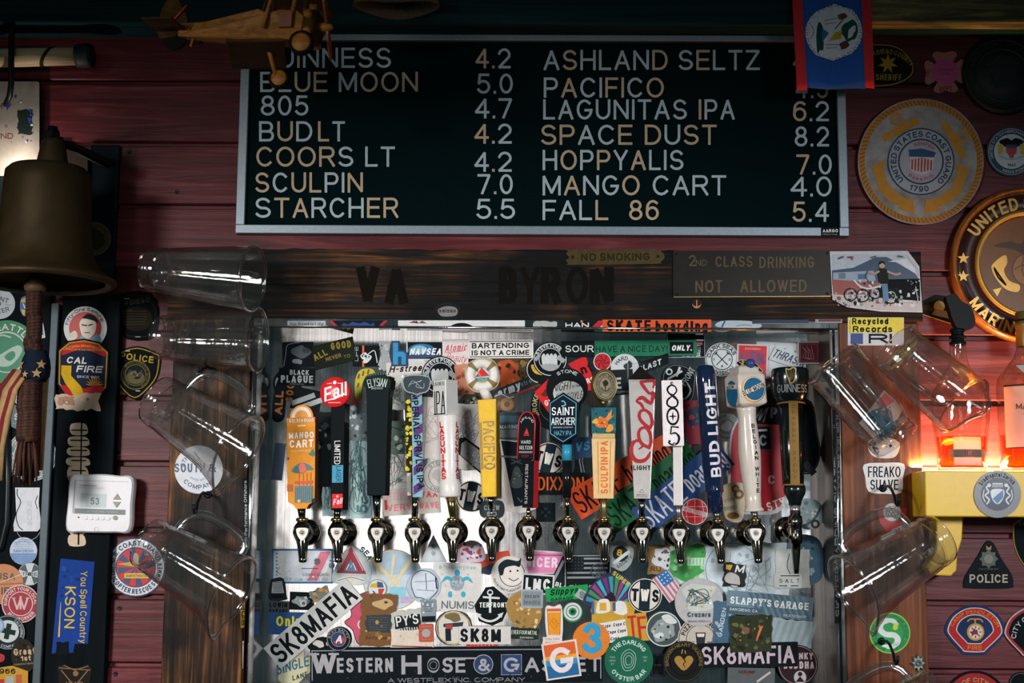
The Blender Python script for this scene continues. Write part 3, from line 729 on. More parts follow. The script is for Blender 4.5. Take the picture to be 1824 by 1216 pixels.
# 4 clear acrylic flutes
r = faucet(3, 'beer tap with a tall clear acrylic handle over purple and yellow lettering')
ferrule(r, 3, 740, 884, 14)
fr = frame(741, 886, D_H - .004, rot=.8, twist=-14)
m = MB(); m.prism([fr(x, y, .004) for x, y in [(-16, 0), (12, 0), (18, 120), (22, 200), (23, 222), (-24, 222), (-23, 200), (-19, 120)]], [fr(x, y, -.02) for x, y in [(-16, 0), (12, 0), (18, 120), (22, 200), (23, 222), (-24, 222), (-23, 200), (-19, 120)]], M_FLUTE)
hd = m.build('handle', r, bevel=.004); hd['label'] = 'clear acrylic handle'
m = MB(); m.prism([fr(x, y, -.004) for x, y in [(-5, 1), (13, 1), (11, 190), (-8, 190)]], [fr(x, y, -.009) for x, y in [(-5, 1), (13, 1), (11, 190), (-8, 190)]], mat('86b3c4', .3)); ins = m.build('insert', hd); ins['label'] = 'purple and blue printed insert'
a = art_on(fr, -.0036)
for k in range(6): a.p([(-4 + .2 * k, 5 + 34 * k), (-4, 20 + 34 * k), (12, 32 + 34 * k), (12, 15 + 34 * k)], '5a2f78')
a.t('IMPERIAL SPRVLIS IPA', 3, 103, 12, '17222e', w=176, b=1.6, rot=-86).star(4, 186, 5, 'e8b23a')
a.end('insert_lettering', parent=hd)
a = art_on(fr, -.0036); a.p([(-17, 44), (-8, 44), (-9, 175), (-19, 175)], '2a2413').bits(40, 9, 128, 1.8, 3.6, ['d7c21a', 'c4ad10', 'e5d63a'], 4, x=-13, y=109).p([(-15, 4), (-9, 4), (-9, 44), (-16, 44)], 'cfc8bd').lines(4, 6, 38, '2b2b2b', x=-12, y=24, vert=True)
a.end('yellow_print', parent=hd)
a = art_on(fr, .0048); a.p(smooth([(-22, 216), (22, 216), (21, 192), (6, 186), (0, 184), (-6, 186), (-21, 192)], 3), '27353a').outline(smooth([(-22, 216), (22, 216), (21, 192), (6, 186), (0, 184), (-6, 186), (-21, 192)], 3), 2, '8fa0a4').scrib(3, 30, 16, 'a5b3b6', 5, y=202)
a.end('medallion', parent=hd)
# 5 Lagunitas: white turned handle
r = faucet(4, 'beer tap with a white turned handle and red lettering down its side')
ferrule(r, 4, 803, 884, 18, mat('b19a62', .2, 1, key='brass_ferrule'))
fr = frame(802, 885, D_H - .02, rot=2.2)
W = mat('d9d4cf', .28, noise=.05, coat=.4)
m = MB(); sc_ = fr.s
m.lathe(fr(0, 0), fr.ey, [(0, 0), (0, 18 * sc_), (3 * sc_, 19 * sc_), (26 * sc_, 18.5 * sc_), (30 * sc_, 16.5 * sc_), (70 * sc_, 17 * sc_), (143 * sc_, 20 * sc_), (146 * sc_, 19 * sc_), (146 * sc_, 0)], W, 36); hd = m.build('handle', r)
fb = frame(794, 741, D_H - .02, rot=1.5, twist=40)
m = MB(); q = 16
m.prism([fb(x, y, q * sc_) for x, y in rect(2 * q, 64, 0, 0, 32)], [fb(x, y, -q * sc_) for x, y in rect(2 * q, 64, 0, 0, 32)], mat('c9c8c6', .3, noise=.05)); blk = m.build('square_block', hd, bevel=.002)
fs = frame(794, 741, D_H - .02, rot=1.5, twist=38)
a = Art(0, 32, 0, frame=lambda X, Y, Z: fb(X, Y, q * sc_ + Z - .0003), rough=.35); a.t('IPA', 1, -8, 40, '12181b', w=26, b=2).r(0, -29, 28, 2, '1a2125').t('LAGUNITAS', 0, 25, 7, '2a2f33', w=27, b=1); a.end('block_lettering', parent=blk)
def cyl_text(fr, txt, x_ang, rad, ys, h, col, b=2, kw=.8):
    """letters standing upright, one below the other, on a round handle"""
    mbx = MB()
    for ch, y in zip(txt, ys):
        if ch == ' ': continue
        pl, adv = gpolys(ch, h * kw, h, weight(b) * h)
        for qi, q in enumerate([z for qq in pl for z in quads(qq, 3)]):
            pts = []
            for gx, gy in q:
                gx -= adv / 2; gy -= h / 2
                an = R(x_ang(y) if callable(x_ang) else x_ang) + gx / rad(y)
                rr = rad(y + gy) * fr.s + .0008 + (qi % 40) * 3e-6
                pts.append(fr(0, y + gy, 0) + fr.ex * (rr * math.sin(an)) + fr.en * (rr * math.cos(an)))
            mbx.poly(pts, mat(col, .4))
    return mbx
rad = lambda y: 19 if y < 31 else 17.1 if y < 72 else 17.1 + (y - 70) * .041
ys = [128 - k * 11.4 for k in range(9)]
cyl_text(fr, 'LAGUNITAS', -36, rad, ys, 11, 'cf1219', 2.6).build('side_lettering', hd)
cyl_text(fr, 'LAGUNITAS', 58, rad, ys, 10.5, '9a2a22', 2.4).build('side_lettering', hd)
# 6 Pacifico: yellow box with lifebuoy
r = faucet(5, 'beer tap with a square yellow handle topped by a white lifebuoy')
ferrule(r, 5, 873, 884, 13, y_bot=906, w_bot=9)
m = MB(); m.tube([P(875.5, 924, D_CAP - .018), P(875, 905, D_CAP - .016)], .0035, M_CHROME, 12); m.build('lever_pin', r)
fr = frame(872, 885, D_H, rot=2.2, twist=15)
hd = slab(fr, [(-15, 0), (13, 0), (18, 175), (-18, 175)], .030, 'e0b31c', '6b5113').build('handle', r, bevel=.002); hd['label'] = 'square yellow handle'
a = art_on(fr); a.outline([(-13, 3), (11, 3), (16, 172), (-16, 172)], .8, '9a7a14').t('PACIFICO', 2, 92, 20, '4a3412', w=86, b=3, rot=-90).t('PACIFICO', 2, 92, 17, 'b08a3a', w=83, b=0, rot=-90).r(-11, 92, 1.6, 84, '7a5e1c', 0, 1).r(-13.4, 92, 1, 84, '7a5e1c', 0, 1)
a.end('engraved_lettering', parent=hd)
m = MB(); fl = frame(859, 668, D_H - .004, rot=4)
m.tube([fr(0, 175, -.014), fl(0, -24)], .011, mat('d8d3c9', .4), 16); m.build('lifebuoy_neck', hd)
m = MB(); rows = []
for k in range(40):
    t = 2 * math.pi * k / 40; cxx, cyy = 21.5 * math.cos(t), 21.5 * math.sin(t)
    rows.append([fl(cxx + 8.5 * math.cos(u) * math.cos(t), cyy + 8.5 * math.cos(u) * math.sin(t), 8.5 * fl.s * math.sin(u)) for u in [2 * math.pi * j / 14 for j in range(14)]])
m.grid(rows, mat('dedad2', .4, noise=.06), closed_u=True, closed_v=True); lb = m.build('lifebuoy', hd); lb['label'] = 'white lifebuoy medallion with rope bands'
for an in (40, 135, 220, 318):
    m = MB(); rws = []
    for dt in (-9, -3, 3, 9):
        t = R(an + dt); rws.append([fl(21.5 * math.cos(t) + 9.3 * math.cos(u) * math.cos(t), 21.5 * math.sin(t) + 9.3 * math.cos(u) * math.sin(t), 9.3 * fl.s * math.sin(u)) for u in [2 * math.pi * j / 14 for j in range(14)]])
    m.grid(rws, mat('8a7346', .8), closed_u=True); m.build('rope_band', lb)
m = MB(); rp = [fl((30.5 + 1.2 * math.cos(4 * R(t) + 2.5)) * math.cos(R(t)), (30.5 + 1.2 * math.cos(4 * R(t) + 2.5)) * math.sin(R(t)), 0) for t in range(0, 361, 6)]
m.tube(rp, .0022, mat('b5a27c', .8), 8); m.build('rope', lb)
a = Art(0, 0, 0, frame=lambda X, Y, Z: fl(X, Y, Z), rough=.35); a.base(circ(17.5, 36), '9fd3dc').p([(-17, -4), (16.6, -4)] + [(17 * math.cos(R(t)), 17 * math.sin(R(t))) for t in range(-15, -166, -15)], '1f9bb5').p([(-13, -3), (0, 14), (13, -2)], 'cf2a2f').stroke([(-9, 9), (-6, 4), (-2, -4), (1, -12)], 2, 'b6912f').ring(-9, 10, 3, 1.2, 'b6912f').stroke([(-8, -8), (-3, -12), (4, -11), (8, -4)], 2, 'b6912f', sm=3)
o = a.end('buoy_emblem', parent=lb)
# 7 Hard seltzer: black and red double arch
r = faucet(6, 'beer tap with a black arched handle edged in red')
ferrule(r, 6, 941, 905, 7, w_bot=8)
fr = frame(940, 904, D_H - .006, twist=34, rot=-1)
hd = slab(fr, [(-12, 0), (12, 0), (12, 84), (-12, 84)], .020, '11161a', 'b02329').build('handle', r, bevel=.0008)
a = art_on(fr); a.t('RESTAURANTS', -4, 42, 6, 'c9c9c5', w=70, b=.5, rot=-90); a.end('stem_lettering', parent=hd)
ft = frame(936, 818, D_H + .004, twist=30, rot=-2)
arch = [(-17, 0), (17, 0), (17, 62)] + [(17 * math.cos(R(t)), 62 + 17 * 1.35 * math.sin(R(t))) for t in range(15, 180, 15)] + [(-17, 62)]
hp = slab(ft, arch, .024, '12171b', '101417').build('arched_head', hd, bevel=.001)
m = MB(); m.tube([ft(x, y, .0005) for x, y in arch[1:] + [arch[0]]], .0016, mat('c3232b', .35), 8); m.build('red_edge', hp)
m = MB(); m.tube([ft(x, y, -.024) for x, y in arch[1:] + [arch[0]]], .0016, mat('a8232b', .35), 8); m.build('red_edge', hp)
a = art_on(ft); a.p([(-5, 45), (0, 56), (5, 45)], 'cf2c33').r(0, 43, 12, 1.5, 'cf2c33').arc('ASHLAND', 13, 90, 4, 'd8d8d4', spread=150, y=62, b=.5).t('HARD', 0, 31, 6, 'c9c9c5', w=20, b=.8).t('SELTZER', 0, 21, 6.5, 'c9c9c5', w=27, b=.8).r(0, 14, 28, .8, 'b8b8b4').r(0, 12, 28, .8, 'b8b8b4').t('RUBY', 0, 6, 4, '8c2b30', w=14)
a.end('printed_label', parent=hp)
# 8 Saint Archer: hexagon on a black and blue stem
r = faucet(7, 'beer tap with a dark hexagonal badge on a black stem with a blue collar')
ferrule(r, 7, 1010, 884, 13, y_bot=922, w_bot=9)
fr = frame(1010, 886, D_H - .015, rot=.3)
m = MB(); m.lathe(fr(0, 0), fr.ey, [(0, 0), (0, 7.5 * fr.s), (66 * fr.s, 8.5 * fr.s), (66 * fr.s, 0)], mat('0d1417', .18, coat=.6), 28); hd = m.build('handle', r)
m = MB(); m.lathe(fr(0, 66), fr.ey, [(0, 0), (0, 8.8 * fr.s), (28 * fr.s, 8.8 * fr.s), (28 * fr.s, 0)], mat('2f8fb0', .3), 28); m.build('blue_collar', hd)
fb = frame(1003, 745, D_H + .002, twist=8)
hx = [(0, -46), (25, -30), (26, 30), (0, 47), (-26, 30), (-25, -30)]
hb = slab(fb, hx, .022, '0f1b24', '0b1013').build('hexagonal_badge', hd, bevel=.002)
a = art_on(fb); a.outline([(x * .9, y * .9) for x, y in hx], 1.2, '5fb4cf').stroke([(-3, 31), (2, 30), (4, 24), (-3, 22)], 2.2, '5fb4cf', sm=3).t('SAINT', 0, 13, 14.5, 'e6ebec', w=41, b=2).t('ARCHER', 0, -5, 13, 'e6ebec', w=42, b=2).t('BREWING COMPANY', 0, -16, 2.6, 'b5c6cd', w=36).t('HAZY IPA', 0, -26, 8, '58a9c6', w=31, b=1.2)
a.end('badge_lettering', parent=hb)
# 9 Sculpin: cream
r = faucet(8, 'beer tap with a tapering cream handle under an oval bronze medallion')
ferrule(r, 8, 1075, 886, 12, mat('b9a06a', .25, .9, key='pale_brass'))
fr = frame(1075, 888, D_H, twist=7)
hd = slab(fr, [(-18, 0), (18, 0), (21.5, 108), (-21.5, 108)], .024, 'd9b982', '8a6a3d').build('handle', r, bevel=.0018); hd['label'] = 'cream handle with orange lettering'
a = art_on(fr); a.t('SCULPIN IPA', 1.5, 56, 13, 'd9661e', w=94, b=1.8, rot=90).r(-9.5, 56, 1, 92, 'd9661e', 0, 1).r(12, 56, 1, 92, 'd9661e', 0, -1); a.end('printed_label', parent=hd)
ff = frame(1075, 780, D_H, twist=7)
fp = slab(ff, [(-21.5, 8), (21.5, 8), (22.5, 55), (-22, 55)], .020, '1d5a63', '173f42', z0=-.001).build('fish_panel', hd, bevel=.001)
slab(ff, [(-20, 0), (20, 0), (20, 8), (-20, 8)], .018, 'c4a468').build('collar', hd)
a = art_on(ff, -.0008); a.bits(26, 40, 44, 1, 2.6, ['2a8088', '174b55', '10363f'], 5, y=31).p(blob(11, 9, .25, -2, 28, seed=3), 'cf6a2a').p([(4, 36), (15, 52), (14, 38), (20, 42), (8, 30)], 'd98534').p(smooth([(4, 12), (14, 12), (18, 20), (10, 25)], 4), 'd9922e').p(smooth([(-21, 28), (-12, 36), (-10, 26)], 4), 'd9a33a').bits(8, 18, 18, 1, 2, ['8a3318', 'f0b35a'], 8, x=-2, y=28)
a.end('fish_print', parent=fp)
fo = frame(1077, 686, D_H, twist=-22)
m = MB(); rows = []
for z, k in ((-.010, 1), (.004, 1), (.006, .93), (.004, .86), (.0035, .84)):
    rows.append([fo(24 * k * math.cos(t), 29 * k * math.sin(t), z) for t in [2 * math.pi * j / 40 for j in range(40)]])
m.grid(rows, mat('6b5d38', .35, .7, key='bronze'), closed_u=True); m.poly([fo(24 * .84 * math.cos(2 * math.pi * j / 40), 29 * .84 * math.sin(2 * math.pi * j / 40), .0035) for j in range(40)], mat('8a8163', .5)); md = m.build('oval_medallion', hd)
a = art_on(fo, .0040); a.ring(0, 0, 18, .9, '3d3520', ry=22).ring(0, 0, 12, .9, '3d3520', ry=15).arc('BALLAST POINT BREWING CO', 15, 90, 4, '4a2f22', spread=300, ry=1.22, b=.6).stroke([(0, 10), (0, -10)], 1.6, '2c2a1e').stroke([(-8, -4), (-4, -10), (4, -10), (8, -4)], 1.6, '2c2a1e', sm=3).p(blob(6, 9, .35, 0, 3, seed=9), '2c2a1e'); a.end('medallion_relief', parent=md)
m = MB(); m.sphere(fo(-3, -31), .004, mat('c9a24e', .3, .8, key='gilt'), 12); m.build('gilt_bead', hd)
# 10 Coors
r = faucet(9, 'beer tap with a silver handle bearing red script and a peaked dark top')
ferrule(r, 9, 1143, 886, 13)
fr = frame(1143, 888, D_H, twist=9, rot=-.6)
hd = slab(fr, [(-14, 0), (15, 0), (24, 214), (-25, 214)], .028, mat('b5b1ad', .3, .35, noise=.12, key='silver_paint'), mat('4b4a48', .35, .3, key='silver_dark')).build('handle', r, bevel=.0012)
m = MB(); ap = fr(-5, 240, -.014)
b4 = [fr(-25, 214, 0), fr(24, 214, 0), fr(24, 214, -.028), fr(-25, 214, -.028)]
for k in range(4): m.poly([b4[k], b4[(k + 1) % 4], ap], mat('2b2523', .2, .4, key='peak'))
m.build('peaked_top', hd)
m = MB(); bx = [(-27, 210), (26, 210), (26, 244), (-27, 244)]; m.prism([fr(x, y, .002) for x, y in bx], [fr(x, y, -.030) for x, y in bx], M_FLUTE); m.build('clear_cap', hd)
a = art_on(fr)
RD = 'a11e25'
a.stroke([(-9, 104), (-17, 98), (-19, 82), (-12, 69), (0, 67), (10, 73), (15, 84)], [4.3, 6.9, 7.7, 7.7, 6.9, 6.0, 3.4], RD, sm=5)
a.stroke([(-12, 104), (-3, 102), (1, 94), (-6, 88)], [5.2, 5.2, 4.3, 2.6], RD, sm=4)
a.stroke([(15, 90), (0, 98), (-6, 111), (-4, 123), (6, 127), (14, 117), (16, 102), (13, 92)], [6.0, 6.0, 6.0, 5.2, 5.2, 6.0, 6.0, 6.0], RD, sm=5)
a.stroke([(16, 125), (2, 135), (-5, 146), (-3, 156), (6, 158), (15, 150), (18, 136), (15, 127)], [6.0, 6.0, 6.0, 5.2, 5.2, 6.0, 6.0, 6.0], RD, sm=5)
a.stroke([(4, 158), (-2, 169), (-10, 175), (0, 181), (8, 175), (17, 169)], [4.3, 5.2, 4.3, 6.9, 6.9, 5.2], RD, sm=5)
a.stroke([(17, 171), (20, 189), (12, 189), (-2, 208), (4, 210), (21, 211), (20, 198)], [5.2, 6.9, 5.2, 6.0, 5.2, 6.0, 4.3], RD, sm=4)
a.end('script_lettering', parent=hd)
a = art_on(fr); a.t('LIGHT', 0, 55, 8.5, '171a1d', w=31, b=2).outline([(-4, 11), (4, 11), (0, 17)], 1, '3a3a3a').t('MADE WITH', 0, 7, 2.2, '4a4a4a', w=18).t('RECYCLED CAN', 0, 4, 2, '4a4a4a', w=20)
a.end('printed_label', parent=hd)
# 11 805
r = faucet(10, 'beer tap with a white plate of three black numerals on a bright steel bar')
ferrule(r, 10, 1208, 900, 12, mat('9a948f', .3, .9, key='grey_ferrule2'))
fr = frame(1208, 900, D_H - .012, twist=8)
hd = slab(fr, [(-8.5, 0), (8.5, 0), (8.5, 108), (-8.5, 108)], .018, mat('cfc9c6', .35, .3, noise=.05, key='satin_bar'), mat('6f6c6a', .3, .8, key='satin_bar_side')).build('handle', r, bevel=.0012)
fp = frame(1200, 795, D_H + .002, rot=1.2, twist=5)
pl = slab(fp, rect(37, 118, 1.5, 0, 60), .008, 'e6dedd', 'a8a3a1').build('number_plate', hd); pl['label'] = 'white plate with black numerals'
a = art_on(fp)
BK = '15191c'
a.stroke([(6, 107), (-1, 110), (-8, 104), (-6, 96), (2, 90), (9, 82), (8, 73), (-1, 70), (-9, 75), (-8, 84), (1, 91), (8, 99), (6, 107)], [2.4, 3, 3.4, 3, 4.5, 3.5, 3, 3.2, 3.2, 3.4, 2.6, 2.6, 2.4], BK, sm=5)
a.ring(0, 54, 11.5, 3, BK, ry=16.5).star(0, 54, 9, BK, 4, .22)
a.stroke([(10, 34), (-3, 35.5), (-5, 22)], [3, 3, 2.4], BK).stroke([(-5, 22), (4, 24), (10, 16), (7, 6), (-2, 3), (-8, 7), (-6, 11)], [2, 3, 4, 3.6, 3, 3, 4], BK, sm=5)
a.c(0, 113.5, 2.8, '4a4644').c(1, 113, 1.4, 'b9b3b0').c(1, -0 + 4.5, 2.8, '4a4644').c(1.6, 4.2, 1.2, 'b9b3b0')
a.end('numerals', parent=pl)
# 12 Bud light: blue translucent cylinder
r = faucet(11, 'beer tap with a tall glossy blue cylinder handle and white capitals')
ferrule(r, 11, 1276, 912, 16, mat('7a7672', .25, .9, key='grey_ferrule3'))
fr = frame(1275, 912, D_H - .018, rot=3.6)
BL = mat('16233f', .10, noise=.1, coat=1.0, key='cobalt_plastic')
m = MB(); s_ = fr.s
m.lathe(fr(0, 0), fr.ey, [(0, 0), (0, 14 * s_), (33 * s_, 14 * s_), (36 * s_, 17 * s_), (40 * s_, 17 * s_), (56 * s_, 16 * s_), (58 * s_, 17.2 * s_), (228 * s_, 18 * s_), (233 * s_, 18.5 * s_), (236 * s_, 18.5 * s_), (252 * s_, 18 * s_), (262 * s_, 15 * s_), (266 * s_, 0)], BL, 40); hd = m.build('handle', r); hd['label'] = 'glossy dark blue cylinder'
mbx = MB()
for pl, pen, adv in layout('BUD LIGHT', 20, 3, 170)[0]:
    for qi, q in enumerate([z for qq in pl for z in quads(qq, 4)]):
        pts = []
        for gx, gy in q:
            an = -(gy - 10) / 17.6 + R(14); rr = (17.2 + .8 * (pen + gx) / 170) * s_ + .0008 + (qi % 60) * 3e-6
            pts.append(fr(0, 62 + pen + gx) + fr.ex * (rr * math.sin(an)) + fr.en * (rr * math.cos(an)))
        mbx.poly(pts, mat('cfc9cc', .35))
mbx.build('side_lettering', hd)
# 13 Blue moon: ceramic
r = faucet(12, 'beer tap with a cream bulging handle under a square head with a blue round emblem')
ferrule(r, 12, 1343, 911, 13, mat('77736f', .25, .9, key='grey_ferrule4'))
fr = frame(1343, 911, D_H - .022, rot=3.4)
CR = mat('c9beb2', .25, noise=.05, coat=.5, key='cream_glaze')
m = MB(); s_ = fr.s
m.lathe(fr(0, 0), fr.ey, [(0, 0), (0, 17 * s_), (3 * s_, 18 * s_), (5 * s_, 17 * s_), (8 * s_, 14 * s_), (30 * s_, 14.5 * s_), (75 * s_, 18.5 * s_), (105 * s_, 20 * s_), (140 * s_, 18.5 * s_), (165 * s_, 16 * s_), (180 * s_, 17 * s_), (190 * s_, 19 * s_), (190 * s_, 0)], CR, 36); hd = m.build('handle', r)
cyl_text(fr, 'BELGIAN WHITE', lambda y: 28 - (y - 90) * .05, lambda y: 14.6 + max(0, y - 30) * .075 if y < 105 else 20 - (y - 105) * .06, [152 - k * 9.6 for k in range(13)], 7.5, '17181a', 2).build('side_lettering', hd)
fb = frame(1330, 722, D_H - .018, rot=4, twist=-20)
m = MB(); q = 27
rows = []
for y, k in ((-4, .55), (0, .92), (3, 1), (50, 1), (53, .95), (57, .80), (60, .74), (66, .70), (70, .55), (70, 0.01)):
    rows.append([fb(q * k * max(-.86, min(.86, 1.2 * math.cos(t))) / .86, y, q * k * max(-.86, min(.86, 1.2 * math.sin(t))) / .86 * s_) for t in [2 * math.pi * j / 48 + .01 for j in range(48)]])
m.grid(rows, CR, closed_u=True); hb = m.build('square_head', hd)
a = Art(1, 26, 0, frame=lambda X, Y, Z: fb(X, Y, q * s_ + Z + .0003), rough=.3); a.base(circ(23, 40), '17181a').c(-.6, 0, 22.6, 'd9a63a').c(.8, .8, 21.2, 'd8d2c8').c(1.2, .6, 20.2, '165a82').p([(-24, -13), (22, 4), (22, 14), (-24, -4)], 'cfc8be').t('BLUE MOON', 0, .4, 9, '0a0c0e', w=46, b=3, rot=20).star(0, 0, .1, '1f78a6')
a.end('round_emblem', parent=hb)
a = Art(0, 0, 0, frame=lambda X, Y, Z: fb(-q - Z / s_ * 1 - .4, Y + 22, -X * s_), rough=.3); a.base(circ(20, 30, ry=23), '1c6488').p([(-20, 6), (20, 10), (20, 18), (-20, 14)], 'cfc8be').t('MOON', 4, 12, 7, '121417', w=26, b=2); a.end('round_emblem', parent=hb)
fc = frame(1338, 650, D_H - .004, rot=-22)
m = MB(); pr = smooth([(-24, -4), (-16, 5), (-4, 4), (4, 8), (16, 3), (24, -6), (8, -8), (-8, -7)], 3); m.prism([fc(x, y, 0) for x, y in pr], [fc(x, y, -.02) for x, y in pr], mat('1c2118', .5)); fl = m.build('leaf_band', hb)
a = art_on(fc); a.outline(smooth([(-22, -3), (-15, 4), (-4, 3), (4, 7), (15, 2), (22, -5)], 3), 1, 'b8ae96').bits(9, 34, 6, 1.4, 3, ['c29a1e', '8e7a1c'], 3, y=-2); a.end('leaf_print', parent=fl)
m = MB(); m.sphere(P(1337, 647, D_H + .002), .011, mat('28457c', .35, key='berry_blue'), 18); o = m.build('blue_ball', hb)
# 14 stout
def stout():
    i = 13; cx = 1417; r = thing('beer_tap', 'tall black stout tap with a flared top and a gold stripe, at the right end', 'beer tap', (P(1402, 944, D_BACK).x, -D_BACK, P(1402, 944, D_BACK).z), 'beer taps in a row on the steel tray')
    pf = P(1402, 943, D_BACK); s = S(1417, 945, D_CAP)
    m = MB(); m.lathe((pf.x, -D_BACK, pf.z), (0, -1, 0), [(.0005, 24 * s), (.005, 24 * s), (.009, 19 * s), (.03, 17 * s), (.045, 16 * s), (.05, 10 * s)], M_DKCHROME, 40); m.build('flange', r)
    m = MB(); m.tube([(pf.x, -D_BACK - .04, pf.z), P(1417, 945, D_CAP - .02)], .0135, M_DKCHROME, 24); m.build('shank', r)
    fr = frame(1417, 945, D_CAP - .015)
    m = MB(); m.lathe(fr(0, 36), -fr.ey, [(0, 0), (0, 9.5 * s), (9 * s, 9.5 * s), (10 * s, 12 * s), (22 * s, 13 * s), (26 * s, 11 * s), (44 * s, 12 * s), (50 * s, 12.5 * s), (58 * s, 11 * s), (60 * s, 8.5 * s), (70 * s, 8.2 * s), (104 * s, 5 * s), (112 * s, 4.4 * s), (112 * s, 3 * s), (90 * s, 3 * s)], M_DKCHROME, 32); m.build('faucet_body', r)
    m = MB(); m.lathe(fr(-2, 16, .010), fr.en, [(0, 7 * s), (.006, 6.5 * s), (.008, 5 * s), (.009, 0)], mat('c9c6c2', .15, 1, key='bright_button'), 24); m.build('front_button', r)
    m = MB(); m.lathe(fr(0, 30), fr.ey, [(0, 0), (0, 9.5 * s), (15 * s, 9.5 * s), (15 * s, 0)], mat('e4dedc', .18, .9, key='bright_collar'), 28); m.build('collar', r)
    m = MB(); m.lathe(fr(0, 45), fr.ey, [(0, 0), (0, 11 * s), (8 * s, 12 * s), (14 * s, 15 * s), (22 * s, 19 * s), (30 * s, 20 * s), (36 * s, 18 * s), (36 * s, 0)], mat('0d1517', .25, coat=.4, key='black_gloss'), 36); hd0 = m.build('handle_base', r)
    fh = frame(1413, 864, D_H - .018, rot=.6)
    m = MB(); out = [(19, 0), (21, 60), (23, 148), (24, 150)]
    m.lathe(fh(0, 0), fh.ey, [(0, 0), (0, 19 * s), (60 * s, 21 * s), (150 * s, 24 * s), (150 * s, 0)], mat('0b1315', .22, coat=.5, key='black_gloss2'), 40); hd = m.build('handle', r); hd['label'] = 'black handle with a gold stripe'
    m = MB(); m.lathe(fh(0, 149), fh.ey, [(0, 0), (0, 24 * s), (2 * s, 27 * s), (14 * s, 30 * s), (40 * s, 34 * s), (56 * s, 33.5 * s), (60 * s, 32 * s), (62 * s, 26 * s), (62 * s, 0)], mat('0b1719', .2, coat=.5, key='black_gloss3'), 44); tp = m.build('flared_top', hd)
    def on(y, rr):
        return lambda X, Y, Z: fh(0, y + Y) + fh.ex * ((rr(y + Y) * s + .0012 + Z) * math.sin(X / rr(y + Y))) + fh.en * ((rr(y + Y) * s + .0012 + Z) * math.cos(X / rr(y + Y)))
    rh = lambda y: 19 + y * .0334; rt = lambda y: 28 + (y - 152) * .14 if y < 190 else 34
    mb = MB(); st = [( -7.5, 8), (7.5, 8)]
    fm = on(0, rh); n = 12
    mb.grid([[fm(x, 1 + 148 * k / n, .0008) for x in (-8, -4, 0, 4, 8)] for k in range(n + 1)], mat('806230', .5, 0, key='gold_stripe', spec=.1)); ls = mb.build('gold_stripe', hd)
    mb = MB()
    for q, ch in enumerate('DRAUGHT STOUT'):
        if ch == ' ': continue
        pl, adv = gpolys(ch, 5, 6, .8)
        for qf in pl: mb.poly([fm(gx - adv / 2, 136 - q * 10.4 + gy, .0014) for gx, gy in qf], mat('4a3a1c', .5))
    mb.build('stripe_lettering', hd)
    m = MB(); m.tube([fh(0, 147) + fh.ex * 25 * s * math.sin(R(t)) + fh.en * 25 * s * math.cos(R(t)) + fh.ey * s * (2 * math.cos(R(t)) - 2 + 0) for t in range(-80, 81, 10)], .0022, mat('806230', .5, 0, key='gold_stripe', spec=.1), 8); m.build('gold_band', hd)
    m = MB(); m.lathe(fh(0, -1), fh.ey, [(0, 18 * s), (0, 20 * s), (3 * s, 20.4 * s), (3 * s, 18 * s)], mat('806230', .5, 0, key='gold_stripe', spec=.1), 36); m.build('gold_band', hd)
    mb = MB(); fm = on(0, rt)
    for pl, pen, adv in layout('GUINNESS', 14, .6, 60, ser=1)[0]:
        for qi, qf in enumerate([z for qq in pl for z in quads(qq, 3)]): mb.poly([fm(-31 + pen + gx, 164 + gy, .0002 + qi * 3e-6) for gx, gy in qf], mat('9aa3a5', .35))
    mb.build('top_lettering', tp)
    a = Art(-4, 193, 0, frame=on(0, rt), rough=.35)
    a.stroke([(-9, 13), (-8, 4), (-2, -13)], 2.2, 'a08a4e').stroke([(-2, -13), (4, -11), (7, 2), (8, 13)], 2.2, 'a08a4e', sm=3).stroke([(-9, 13), (-3, 11), (2, 14), (8, 13)], 2.4, 'a08a4e', sm=3)
    for k in range(4): a.stroke([(-5 + k * 3, 11), (-2.5 + k * 1.4, -9 + k)], .6, '8a7a4a')
    a.end('harp_emblem', parent=tp)
stout()
# ------------------------------------------------------------------ stickers on the steel sheet
B = D_BACK
WH, BK, GR, SL = 'd8d2cc', '12181b', '8b9296', '5a6468'
def K(a, label, base=B, name='sticker', cat='sticker', group=None): return stick(a, name, label, cat, base, group)
def A_(x, y, rot=0, **k): return Art(x, y, rot, **k)
def box_(cx, cy, w_, h_, col, rot=0, rd=0, **k): return A_(cx, cy, rot, **k).base(rect(w_, h_, rd), col)
def disc_(cx, cy, r, col, rot=0, ry=None, **k): return A_(cx, cy, rot, **k).base(circ(r, 44, ry=ry), col)
